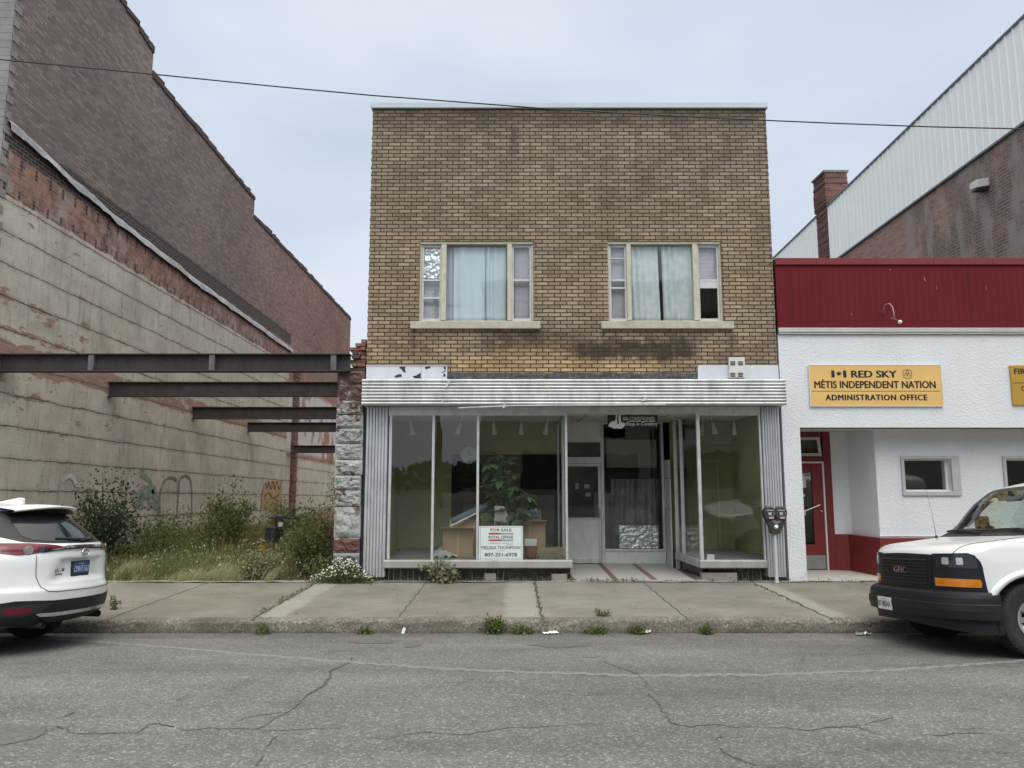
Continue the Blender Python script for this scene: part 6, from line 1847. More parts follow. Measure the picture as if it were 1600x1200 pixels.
yc2 = on_x(1279, 360, TX).y
mb = MB()
def clad(y0, y1):
    n_ = max(8, int((y1 - y0) / 0.02))
    def f(u, v):
        y = y0 + (y1 - y0) * u
        ph = (y / 0.25) % 1.0
        d = 0.022 if ph < 0.14 else (0.0 if ph > 0.30 else 0.022 * (1 - (ph - 0.14) / 0.16))
        z0 = line_at(y, mid_a, mid_b) - 0.02; z1 = line_at(y, top_a, top_b)
        return (TX - 0.03 - d, y, z0 + (z1 - z0) * v)
    mb.grid(f, n_, 1)
clad(Y0, yc - 0.0); clad(yc2, 29)
build_each(mb, 'metal_cladding', M_WHITEMETAL, tb)
mb = MB()
for (y0, y1) in ((Y0, yc), (yc2, 29)):
    mb.prism([(y0, line_at(y0, mid_a, mid_b) + 0.01), (y1, line_at(y1, mid_a, mid_b) + 0.01), (y1, line_at(y1, top_a, top_b) - 0.01), (y0, line_at(y0, top_a, top_b) - 0.01)], lambda p: (TX - 0.02, p[0], p[1]), lambda p: (TX + 10, p[0], p[1]))
build_each(mb, 'upper_storey', M_WHITEMETAL, tb)
mb = MB()
for (y0, y1) in ((Y0, yc), (yc2, 29)):
    for (la, lb, dz, h) in ((top_a, top_b, 0.0, 0.05),):
        za, zb = line_at(y0, la, lb), line_at(y1, la, lb)
        mb.prism([(y0, za), (y1, zb), (y1, zb + h), (y0, za + h)], lambda p: (TX - 0.075, p[0], p[1]), lambda p: (TX + 0.1, p[0], p[1]))
za, zb = line_at(Y0, mid_a, mid_b), line_at(29, mid_a, mid_b)
mb.prism([(Y0, za - 0.07), (29, zb - 0.07), (29, zb - 0.021), (Y0, za - 0.021)], lambda p: (TX - 0.06, p[0], p[1]), lambda p: (TX - 0.001, p[0], p[1]))
build_each(mb, 'edge_trim', simple('dark_edge_trim', (0.14, 0.15, 0.16), 0.5, 0.3, 0.1, 4), tb)
# chimney
ctop = on_x(1292, 268, TX).z
mb = MB()
random.seed(5)
zz_ = 5.0
M_CHIM = M_REDBRICK
cw = 0.66
y_a, y_b = yc + 0.01, yc2 - 0.01
while zz_ < ctop - 0.02:
    f = zz_ > ctop - 1.25
    e = 0.0 if not f else (0.045 if zz_ < ctop - 0.35 else 0.03)
    j = random.uniform(-0.010, 0.010)
    if zz_ > ctop - 1.5: j *= 1.8
    mb.box(TX - 0.06 - e + j, TX + cw + e + j, y_a - e + j, y_b + e + j, zz_ + 0.002, zz_ + 0.070)
    zz_ += 0.072
ch = mb.build('chimney', M_CHIMBRICK, tb)
mb = MB(); mb.box(TX - 0.14, TX + cw + 0.08, y_a - 0.07, y_b + 0.07, ctop - 0.03, ctop + 0.04); mb.build('chimney_cap', simple('chimney_mortar_cap', (0.16, 0.145, 0.14), 0.9, 0, 0.2, 6), ch)
# wall-pack lamp on the brick
q = on_x(1541, 291, TX)
wl_ = thing('wall_lamp', 'small boxy white floodlight fixed high on the painted brick wall', 'lamp', (TX, q.y, q.z))
mb = MB(); mb.prism([(-0.13, 0.13), (0.13, 0.13), (0.13, -0.02), (-0.13, -0.06), ], lambda p: (TX - 0.30, q.y + p[0], q.z + p[1] - 0.02), lambda p: (TX - 0.005, q.y + p[0], q.z + p[1] + 0.03))
mb.build('lamp_housing', M_OFFWHITE, wl_, bevel=0.012)
mb = MB(); mb.box(TX - 0.27, TX - 0.02, q.y - 0.11, q.y + 0.11, q.z - 0.11, q.z - 0.075); mb.build('lens', M_BLACKPLASTIC, wl_)

# overhead cable
pts = [at(px, py, -2.4) for px, py in ((-500, 36), (-200, 73), (0, 93), (240, 116), (440, 136), (580, 149), (700, 158), (850, 169.5), (1000, 178.5), (1150, 186), (1300, 192.5), (1450, 198), (1600, 201.5), (1900, 205), (2200, 205))]
q = []
for i in range(len(pts) - 1):
    for s in range(6): q.append(pts[i].lerp(pts[i + 1], s / 6))
mb = MB(); mb.tube(q + [pts[-1]], 0.011, 6)
only_mesh('overhead_cable', mb, M_BLACKPLASTIC, 'thin black overhead cable sagging across the street front above the roofs', 'cable', loc=pts[6], smooth=True)

# twin parking meter
P0 = Vector((ax(1214, 912, -0.22), -0.22, WALKZ))
pm = thing('parking_meter', 'grey twin-headed parking meter on a thin post beside the shop pilaster', 'parking meter', P0)
zn = az(833, -0.22)
mb = MB(); mb.lathe([(0.055, WALKZ), (0.055, WALKZ + 0.015), (0.031, WALKZ + 0.02), (0.031, zn + 0.05)], (P0.x, P0.y, 0), n=20); mb.build('post', M_METERPOLE, pm, smooth=True, bevel=0.0)
hx = ax(1210.5, 815, -0.22)
def mt(px, py): 
    q = at(px, py, -0.22); return (q.x, q.z)
out = [(1204, 834), (1218, 834), (1220, 828), (1227, 812), (1228, 805), (1224, 806), (1217, 809.5), (1212, 810), (1209.5, 811.5), (1207, 810), (1199, 809), (1194, 807), (1197, 816), (1203, 826)]
mb = MB(); mb.prism([mt(*k) for k in out], lambda p: (p[0], -0.27, p[1]), lambda p: (p[0], -0.17, p[1]))
yk = mb.build('meter_yoke', M_METER, pm, bevel=0.012)
mb = MB(); c_ = at(1213, 823.5, -0.275); mb.lathe([(0.0, -0.022), (0.03, -0.018), (0.045, 0.0), (0.045, 0.012)], c_, 'Y', 20); mb.build('lock_dome', M_CHROME, yk, smooth=True)
mb = MB(); c_ = [mt(1203, 813), mt(1220.5, 813), mt(1214, 818.5), mt(1209, 818.5)]
mb.prism(c_, lambda p: (p[0], -0.276, p[1]), lambda p: (p[0], -0.2705, p[1])); mb.build('plate', simple('grey_meter_plate', (0.22, 0.21, 0.20), 0.5, 0.2, 0.1, 20), yk)
for s_, cxp in ((0, 1201), (1, 1218.5)):
    out = [(cxp - 6.5, 812), (cxp + 6.5, 812), (cxp + 8.5, 806), (cxp + 9.3, 800.5), (cxp + 8, 796), (cxp + 5.5, 793), (cxp + 2.5, 791.6), (cxp, 791.2), (cxp - 2.5, 791.6), (cxp - 5.5, 793), (cxp - 8, 796), (cxp - 9.3, 800.5), (cxp - 8.5, 806)]
    mb = MB(); y_ = -0.30
    mb.prism([mt(*k) for k in out], lambda p: (p[0], y_, p[1]), lambda p: (p[0], -0.16, p[1]))
    hd = mb.build('meter_head', M_METER, pm, bevel=0.014)
    def rect(x0, x1, ya, yb, mat, nm):
        m = MB(); a, b = mt(x0, ya), mt(x1, yb); m.box(a[0], b[0], y_ - 0.006, y_ - 0.001, b[1], a[1]); m.build(nm, mat, hd)
    rect(cxp - 6, cxp + 5, 796.2, 797.8, simple('meter_badge', (0.40, 0.40, 0.36), 0.5, 0.2, 0.1, 20), 'badge')
    rect(cxp - 3, cxp + 2, 800, 804, simple('meter_screen', (0.45, 0.46, 0.45), 0.3, 0, 0.2, 200), 'screen')
    rect(cxp + 4.2, cxp + 6.6, 800.4, 803.4, simple('meter_slot', (0.22, 0.21, 0.19), 0.4, 0.3, 0.2, 60), 'coin_slot')
    rect(cxp - 2.5, cxp + 5, 805, 806, simple('meter_red', (0.40, 0.10, 0.12), 0.5, 0, 0.1, 60), 'red_label')
    rect(cxp - 2, cxp + 5, 807.2, 809.8, simple('meter_pink', (0.58, 0.40, 0.42), 0.5, 0, 0.1, 60), 'pale_label')

# ------------------------------------------------------------------ the vacant lot: grass, weeds and shrubs
random.seed(11)
def lot_z(x, y): return 0.13 + 0.02 * max(0, y) ** 0.9 * 0.6 + 0.03 * math.sin(x * 2.1 + y * 1.3)
mb = MB()
mb.grid(lambda u, v: (u, v, lot_z(u, v) - 0.03 + 0.05 * fnoise((u, v, 0), 0.8, 3)), 40, 90, 0, -9.17, -2.62, -0.04, 27)
mb.grid(lambda u, v: (u, v, 0.2), 4, 4, 0, -9.17, 12, 27, 90)
struct(mb.build('lot_earth', M_SOIL, smooth=True))

def scatter(n, x0, x1, y0, y1, dens=None):
    x = rng.uniform(x0, x1, n); y = y0 + (y1 - y0) * rng.uniform(0, 1, n) ** 1.5
    if dens is not None:
        keep = np.array([dens(a, b) for a, b in zip(x, y)]) > rng.uniform(0, 1, n)
        x, y = x[keep], y[keep]
    z = np.array([lot_z(a, b) - 0.03 for a, b in zip(x, y)])
    return np.stack([x, y, z], 1)
def patch_noise(s, t, seed):
    return lambda x, y: min(1, max(0, 0.5 + s * fnoise((x, y, seed), t, 3)))
B = scatter(40000, -9.15, -2.7, -0.08, 14, patch_noise(1.2, 0.6, 3))
h = rng.uniform(0.08, 0.30, len(B)) * (1 + 0.5 * np.sin(B[:, 0] * 1.7) * np.cos(B[:, 1] * 1.1))
ln = rng.normal(0, 0.08, (len(B), 3)); ln[:, 2] = 0
stuff(blades('grass', B, h, ln, rng.uniform(0.006, 0.014, len(B)), M_GRASS), 'green weedy grass covering the vacant lot', 'grass')
B = scatter(11000, -7.0, -4.2, -0.06, 1.5, lambda x, y: 0.95 if fnoise((x, y, 9), 1.5, 3) > -0.05 + 0.35 * (y > 0.9) - 0.15 * (abs(x + 5.2) < 0.5) else 0.05)
h = rng.uniform(0.12, 0.34, len(B)) * np.array([0.85 + 0.7 * fnoise((a, b, 2), 1.8, 3) for a, b, _ in B]).clip(0.35, 1.5); ln = rng.normal(0, 0.05, (len(B), 3)); ln[:, 0] += 0.12 * h / 0.3 * 1.4; ln[:, 1] -= 0.05; ln[:, 2] = 0
stuff(blades('foxtail_grass', B, h, ln, rng.uniform(0.006, 0.012, len(B)), M_FOX), 'pale feathery foxtail grass along the pavement edge', 'grass')
B = scatter(6500, -9.1, -2.75, 0.05, 9, patch_noise(1.6, 0.7, 21))
P = np.repeat(B, 7, 0); P[:, :2] += rng.normal(0, 0.05, (len(P), 2)); P[:, 2] += rng.uniform(0.0, 0.45, len(P))
stuff(leaf_mesh('weeds', P, 0.055, M_LEAF2, None, up=0.7, aspect=0.4), 'leafy knee-high weeds spread over the vacant lot', 'weeds')

B = scatter(900, -9.0, -2.8, 0.2, 9, patch_noise(1.5, 0.8, 33))
ln = rng.normal(0, 0.10, (len(B), 3)); ln[:, 2] = 0
stuff(blades('dead_stalks', B, rng.uniform(0.35, 0.85, len(B)), ln, rng.uniform(0.005, 0.010, len(B)), M_DRY), 'dead brown weed stalks standing in the vacant lot', 'weeds')
B = scatter(420, -7.2, -3.2, 0.0, 5, patch_noise(1.8, 0.9, 41))
B[:, 2] += rng.uniform(0.15, 0.42, len(B))
P = np.repeat(B, 5, 0); P += rng.normal(0, 0.008, P.shape)
stuff(leaf_mesh('wildflowers', P, 0.022, M_PETAL, None, up=0.6, aspect=0.7), 'tiny white wildflowers dotted over the vacant lot grass', 'flowers')
WG = 'shrubs growing in the vacant lot'
shrub('shrub', 'tallest dark green bush against the plastered wall, rising behind the parked white SUV', 'shrub', (-8.45, 2.3, 0.12), (0.66, 1.0), 1.95, 34, 85, 0.085, M_LEAF3, WG, spread=0.15)
shrub('shrub', 'low dark bush between the tallest bush and the green graffiti figure', 'shrub', (-7.9, 3.4, 0.15), (0.75, 1.0), 1.25, 26, 70, 0.075, M_LEAF, WG, spread=0.14)
shrub('shrub', 'low bush in front of the grey arched graffiti', 'shrub', (-7.6, 5.2, 0.2), (0.8, 1.0), 0.95, 22, 60, 0.075, M_LEAF, WG, spread=0.14)
shrub('shrub', 'upright leafy bush covering the white graffiti letters on the plastered wall', 'shrub', (-7.25, 6.0, 0.2), (0.65, 0.8), 1.65, 26, 80, 0.085, M_LEAF, WG, spread=0.15)
shrub('shrub', 'small rounded bush below the orange graffiti', 'shrub', (-6.75, 8.2, 0.25), (0.55, 0.6), 1.15, 20, 70, 0.08, M_LEAF2, WG, spread=0.13)
shrub('shrub', 'dark evergreen bush tucked behind the stone pier', 'shrub', (-5.25, 10.0, 0.3), (0.55, 0.6), 2.2, 30, 90, 0.07, M_LEAF3, WG, spread=0.13)
shrub('shrub', 'dense tangled bush beside the stone pier, its foot near the daisies', 'shrub', (-3.85, 1.0, 0.14), (0.52, 0.7), 1.15, 36, 95, 0.060, M_LEAF, WG, spread=0.10)
shrub('shrub', 'taller sprawling bush standing just behind the dense bush at the stone pier', 'shrub', (-4.2, 2.6, 0.15), (0.55, 0.7), 1.35, 26, 75, 0.070, M_LEAF, WG, spread=0.13)
shrub('shrub', 'dry pinkish brown weed stalks leaning on the stone pier', 'shrub', (-3.62, 1.4, 0.15), (0.36, 0.4), 1.52, 22, 34, 0.060, M_DRY, WG, spread=0.08, low=0.6)
shrub('shrub', 'pale silvery weed clump at the pavement edge under the yellow flowers', 'shrub', (-4.38, 0.25, 0.14), (0.40, 0.25), 0.55, 26, 60, 0.055, M_SAGE, WG, spread=0.08)
shrub('shrub', 'green weed clump at the pavement edge between the foxtail grass and the silvery clump', 'shrub', (-4.72, 0.28, 0.14), (0.28, 0.22), 0.42, 20, 50, 0.055, M_LEAF2, WG, spread=0.07)
# yellow flowers
yf = thing('yellow_flower', 'small plant with a cluster of yellow flowers among the lot weeds', 'flower', (-4.55, 0.55, 0.14))
mb = MB(); fl_ = MB()
for i in range(16):
    a, r_ = random.uniform(0, 6.28), random.uniform(0, 0.11)
    t_ = Vector((-4.55 + r_ * math.cos(a), 0.55 + r_ * math.sin(a), 0.14 + random.uniform(0.42, 0.58)))
    mb.tube([(-4.55, 0.55, 0.12), ((t_.x - 4.55) / 2, 0.55, 0.35), t_], 0.004, 4)
    for k in range(6):
        b = k * 1.047
        d = Vector((math.cos(b), math.sin(b), 0.4)); s = Vector((-math.sin(b), math.cos(b), 0)) * 0.010
        fl_.add([t_, t_ + d * 0.016 + s, t_ + d * 0.03, t_ + d * 0.016 - s], [(0, 1, 2, 3)])
mb.build('stem', M_GRASS, yf); fl_.build('petal', M_YELLOW, yf, fix=False)
# daisies in front of the pier
dz = thing('daisy_clump', 'clump of small white daisies at the foot of the stone pier', 'flowers', (-2.85, -0.22, WALKZ))
P = []; fl_ = MB(); ct_ = MB(); st_ = MB()
for i in range(330):
    x = -2.9 + random.gauss(0, 0.25); y = -0.20 + random.uniform(-0.16, 0.16)
    if x < -3.62 or x > -2.15: continue
    hh = 0.40 * math.exp(-((x + 2.9) / 0.42) ** 2) * random.uniform(0.25, 1.0) + 0.04
    t_ = Vector((x, y - 0.05, WALKZ + hh))
    st_.tube([(x * 0.7 - 2.88 * 0.3, y * 0.6 - 0.08, WALKZ), t_], 0.0022, 3, cap=False)
    nrm = Vector((random.gauss(0, .35), -0.8 + random.gauss(0, .3), 0.9)).normalized()
    u_ = nrm.cross(Vector((1, 0, .1))).normalized(); w_ = nrm.cross(u_)
    rr = random.uniform(0.010, 0.017)
    if random.random() < 0.6:
        for k in range(8):
            a = k * 0.785; d = u_ * math.cos(a) + w_ * math.sin(a); e = u_ * math.cos(a + 1.57) + w_ * math.sin(a + 1.57)
            fl_.add([t_ + d * rr * 0.2, t_ + d * rr * 0.7 + e * rr * .24, t_ + d * rr * 1.1, t_ + d * rr * 0.7 - e * rr * .24], [(0, 1, 2, 3)])
        ct_.add([t_ + nrm * 0.004 + (u_ * math.cos(a) + w_ * math.sin(a)) * rr * .34 for a in (0, 1.05, 2.1, 3.14, 4.2, 5.24)], [(0, 1, 2, 3, 4, 5)])
    for k in range(7): P.append((x + random.gauss(0, .04), y + random.gauss(0, .04), WALKZ + hh * random.uniform(0, 0.85)))
st_.build('stem', M_GRASS, dz, fix=False); fl_.build('petal', M_PETAL, dz, fix=False); ct_.build('flower_centre', M_YELLOW, dz, fix=False)
leaf_mesh('foliage', np.array(P), 0.045, M_LEAF, dz, up=0.6, aspect=0.35)
shrub('weed_plant', 'tall grey-green weed with round leaves growing from the pavement joint against the display sill', 'plant', (-1.28, -0.17, WALKZ), (0.28, 0.07), 0.68, 9, 17, 0.070, M_SAGE, 'weeds along the shop front', spread=0.045, aspect=0.8, low=0.1)
shrub('weed_plant', 'dense pale lower leaves of the weed at the display sill, a separate short clump', 'plant', (-1.12, -0.19, WALKZ), (0.19, 0.06), 0.30, 10, 15, 0.085, M_SAGE, 'weeds along the shop front', spread=0.05, aspect=0.85)
shrub('weed_plant', 'small upright weed on the open pavement near the back of the white SUV', 'plant', (on_z(178, 952, WALKZ).x, on_z(178, 952, WALKZ).y, WALKZ), (0.07, 0.07), 0.20, 7, 22, 0.035, M_LEAF, 'weeds on the pavement', spread=0.02, twig=0.004)
for px, py, wx, hh, n_, lab in ((775, 990, 0.14, 0.24, 16, 'bushy green weed in the gutter at the kerb opposite the for sale sign'),
                                (812, 989, 0.16, 0.09, 10, 'low weed in the gutter just beside the bushy kerb weed'),
                                (1000, 992, 0.12, 0.09, 9, 'low gutter weed below the shop lobby entrance'),
                                (930, 989, 0.18, 0.06, 9, 'sparse gutter weed between the bushy kerb weed and the lobby weed'),
                                (1101, 989, 0.08, 0.08, 7, 'small gutter weed below the empty olive display window'),
                                (416, 987, 0.06, 0.10, 6, 'small gutter weed at the foot of the weedy pavement joint'),
                                (576, 986, 0.07, 0.05, 5, 'tiny gutter weed between the weedy joint and the bushy kerb weed')):
    q = on_road(px, py)
    shrub('gutter_weed', lab, 'weed', (q.x, KERBY - 0.05, 0.0), (wx, 0.06), hh, n_, 34, 0.045, M_LEAF, 'weeds growing along the kerb', spread=0.03, twig=0.003, aspect=0.5, low=0.05)
q = on_z(942, 963, WALKZ)
shrub('weed_plant', 'flat spreading weed on the pavement edge above the kerb near the lobby', 'plant', (q.x, q.y, WALKZ), (0.14, 0.05), 0.07, 8, 18, 0.035, M_LEAF, 'weeds on the pavement', spread=0.02, twig=0.003)
# weeds in the joints
P = []
def strip(x0, y0, x1, y1, n_, hh, w):
    for i in range(n_):
        t = random.random(); cl = 0.5 + 0.5 * fnoise((t * 9, x0, y0), 1.0, 2)
        if random.random() > cl * 1.3: continue
        P.append((x0 + (x1 - x0) * t + random.gauss(0, w), y0 + (y1 - y0) * t + random.gauss(0, w), WALKZ + 0.012 + random.uniform(0, hh) * cl))
strip(-3.34, -0.2, -3.35, -3.2, 330, 0.06, 0.025); strip(0.39, -0.2, 0.39, -3.2, 120, 0.025, 0.012); strip(0.95, -0.12, 2.3, -0.12, 420, 0.07, 0.02)
strip(2.6, -0.12, 4.9, -0.12, 120, 0.05, 0.025); strip(-2.2, -0.10, 0.8, -0.10, 260, 0.07, 0.03); strip(4.07, -0.15, 4.09, -2.6, 90, 0.03, 0.02)
strip(5.2, -0.1, 6.7, -0.1, 60, 0.03, 0.02)
stuff(leaf_mesh('joint_weeds', np.array(P), 0.034, M_LEAF, None, up=0.6, aspect=0.5), 'small weeds sprouting from the pavement joints', 'weeds')
B = []
for x in np.linspace(-2.3, 0.85, 60): B.append((x + random.gauss(0, .03), -0.06 + random.gauss(0, .03), WALKZ))
for x in np.linspace(3.4, 4.8, 30): B.append((x + random.gauss(0, .03), -0.02 + random.gauss(0, .03), WALKZ))
B = np.array(B); ln = rng.normal(0, 0.05, (len(B), 3)); ln[:, 2] = 0
stuff(blades('dry_grass', B, rng.uniform(0.08, 0.30, len(B)), ln, rng.uniform(0.003, 0.006, len(B)), M_FOX), 'thin dry grass stalks along the black bulkhead tiles', 'grass')

# dry leaves and grit gathered in the gutter and along the shop fronts
P = []
for i in range(900):
    x = random.uniform(-8, 9); d = abs(random.gauss(0, 0.16))
    if fnoise((x, 0, 21), 0.9, 3) < -0.05 and random.random() < 0.8: continue
    y = KERBY - 0.01 - d; P.append((x, y, road_zs(y) + 0.004))
for i in range(420):
    x = random.uniform(-8.5, 8.5); P.append((x, -0.12 - abs(random.gauss(0, 0.12)), WALKZ + 0.014))
for i in range(160):
    P.append((random.uniform(-8.5, 8.5), random.uniform(KERBY + 0.2, -0.3), WALKZ + 0.014))
stuff(leaf_mesh('leaf_litter', np.array(P), 0.024, M_DRY, None, up=0.05, aspect=0.6), 'dry leaf scraps and grit along the gutter and shop fronts', 'leaf litter')

# rubble and scrap in the lot
q = on_z(402, 850, 0.3)
for i in range(7):
    m = MB(); m.box(-0.11, 0.11, -0.05, 0.05, -0.035, 0.035)
    o = m.build('rubble_brick', simple('rubble_brick_red', (0.20, 0.115, 0.09), 0.9, 0, 0.25, 18, 0.4, 50), None, bevel=0.008)
    o.location = (q.x + random.uniform(-0.32, 0.32), q.y + random.uniform(-0.25, 0.25), 0.24 + 0.07 * (i % 3)); o.rotation_euler = (random.uniform(-.4, .4), random.uniform(-.4, .4), random.uniform(0, 3))
    tag(o, 'loose old red brick lying in the heap among the weeds of the vacant lot', 'brick', 'heap of loose bricks in the vacant lot')
q = at(445, 838, 5.5)
rk = thing('scrap_rack', 'black metal rack with an upright post abandoned among the weeds of the vacant lot', 'rack', (q.x, 5.5, 0.2))
mb = MB()
xa, xb = at(421, 820, 5.5).x, at(468, 820, 5.5).x
for z_ in (at(440, 810, 5.5).z, at(440, 824, 5.5).z): mb.box(xa, xb, 5.48, 5.52, z_ - 0.02, z_ + 0.02); mb.box(xa, xb, 5.98, 6.02, z_ - 0.02, z_ + 0.02)
for x_ in (at(430, 820, 5.5).x, xb - 0.04): mb.box(x_, x_ + 0.04, 5.47, 5.53, 0.15, at(440, 808, 5.5).z); mb.box(x_, x_ + 0.04, 5.97, 6.03, 0.15, at(440, 808, 5.5).z)
mb.build('rack_frame', M_BLACKPLASTIC, rk)
mb = MB(); x_ = at(459, 820, 5.5).x; mb.box(x_ - 0.02, x_ + 0.03, 5.4, 5.45, 0.15, at(459, 795, 5.5).z); mb.build('post', M_RUST, rk)
mb = MB(); mb.box(xa - 0.08, at(433, 820, 5.5).x, 5.44, 5.9, 0.3, at(440, 823, 5.5).z); mb.build('metal_box', M_BLACKPLASTIC, rk, bevel=0.02)
mb = MB(); a_, b_ = at(434, 817, 5.45), at(440, 822, 5.45); mb.box(a_.x, b_.x, 5.5, 5.6, at(440, 824, 5.5).z + 0.021, a_.z); mb.build('white_can', M_OFFWHITE, rk)
# litter in the gutter
def litter(px, py, w, h, d, mat, lab, rz=0.3):
    q = on_road(px, py)
    m = MB()
    m.grid(lambda u, v: ((u - .5) * w, (v - .5) * d, h * (0.3 + 0.7 * abs(fnoise((u * 2, v * 2, px), 2.0, 3))) ), 8, 6)
    o = m.build('litter', mat, None); s = o.modifiers.new('thickness', 'SOLIDIFY'); s.thickness = 0.003
    o.location = (q.x, min(q.y, KERBY - d * 0.7), road_zs(min(q.y, KERBY - d * 0.7)) + 0.003); o.rotation_euler = (0, 0, rz)
    tag(o, lab, 'litter', 'litter lying in the gutter')
litter(860, 990, 0.20, 0.05, 0.08, M_WHITE, 'flattened white paper cup in the gutter beside the weeds')
litter(1349, 993, 0.20, 0.06, 0.07, M_FOIL, 'crumpled shiny wrapper in the gutter near the white van bumper', 0.1)
litter(1011, 990, 0.10, 0.07, 0.06, M_OFFWHITE, 'small crumpled paper among the gutter weeds below the lobby', 0.9)
q = on_z(628, 988, 0.03)
mb = MB(); mb.box(-0.02, 0.02, -0.004, 0.004, 0, 0.075); o = mb.build('litter', M_WHITE, None); o.location = (q.x, KERBY - 0.02, 0.0); o.rotation_euler = (-0.2, 0.3, 0)
tag(o, 'small white card leaning upright against the kerb', 'litter', 'litter lying in the gutter')

# ------------------------------------------------------------------ the other side of the street, seen in the shop glass
P = []
for i in range(26):
    cx_ = -70 + i * 5.4 + random.uniform(-2, 2); cy_ = -62 + random.uniform(-5, 5); hh = random.uniform(3.0, 5.2)
    for k in range(1500):
        a = random.gauss(0, 2.2); P.append((cx_ + a, cy_ + random.gauss(0, 1.6), abs(hh * (1 - (a / 7) ** 2) * random.random() ** 0.7)))
stuff(leaf_mesh('treeline', np.array(P), 0.5, M_LEAF3, None, up=0.2, aspect=0.8), 'dark row of trees far across the street reflected in the shop windows', 'trees')
P = []
for i in range(30):
    cx_ = -90 + i * 6 + random.uniform(-2, 2); cy_ = 105 + random.uniform(-8, 8); hh = random.uniform(5, 9)
    for k in range(500):
        a = random.gauss(0, 2.6); P.append((cx_ + a, cy_ + random.gauss(0, 2), abs(hh * (1 - (a / 8) ** 2) * random.random() ** 0.7)))
stuff(leaf_mesh('treeline', np.array(P), 0.9, M_LEAF, None, up=0.2, aspect=0.8), 'distant row of trees beyond the back of the vacant lot', 'trees')
op = thing('opposite_building', 'plain tan building across the street reflected in the upper shop windows', 'building', (14, -30, 0))
mb = MB(); mb.box(-1.6, 32, -40, -23, 0, 11.6); mb.build('wall', M_OPPOSITE, op)
mb = MB(); mb.box(-1.7, 32.1, -40.1, -22.9, 11.605, 11.9); mb.build('roof_edge', M_TRIMGREY, op)
mb = MB()
for i in range(7):
    for zz_ in (1.2, 5.0, 8.4): mb.box(0.5 + i * 4.4, 2.6 + i * 4.4, -22.99, -22.96, zz_, zz_ + 1.9)
mb.build('window', M_DARKGLASS, op)
ul = thing('utility_pole', 'leaning wooden utility pole across the street reflected in the narrow shop pane', 'pole', (-3.4, -21.5, 0.05))
mb = MB(); mb.tube([(-3.4, -21.5, 0.0), (-3.75, -21.5, 11)], [0.16, 0.11], 10); mb.build('pole', M_BARK, ul)
mb = MB(); mb.box(-4.9, -2.5, -21.56, -21.38, 10.2, 10.34); mb.build('crossarm', M_BARK, ul)

# ------------------------------------------------------------------ vehicles
def pchip(xs, ys):
    xs = np.array(xs, float); ys = np.array(ys, float)
    h = np.diff(xs); d = np.diff(ys) / h
    m = np.zeros_like(xs); m[0], m[-1] = d[0], d[-1]
    for i in range(1, len(xs) - 1):
        if d[i - 1] * d[i] > 0:
            w1, w2 = 2 * h[i] + h[i - 1], h[i] + 2 * h[i - 1]
            m[i] = (w1 + w2) / (w1 / d[i - 1] + w2 / d[i])
    def f(x):
        x = min(max(x, xs[0]), xs[-1])
        i = int(min(len(xs) - 2, max(0, np.searchsorted(xs, x, side='right') - 1)))
        t = (x - xs[i]) / h[i]
        return ((1 + 2 * t) * (1 - t) ** 2) * ys[i] + t * (1 - t) ** 2 * h[i] * m[i] + t * t * (3 - 2 * t) * ys[i + 1] + t * t * (t - 1) * h[i] * m[i + 1]
    return f

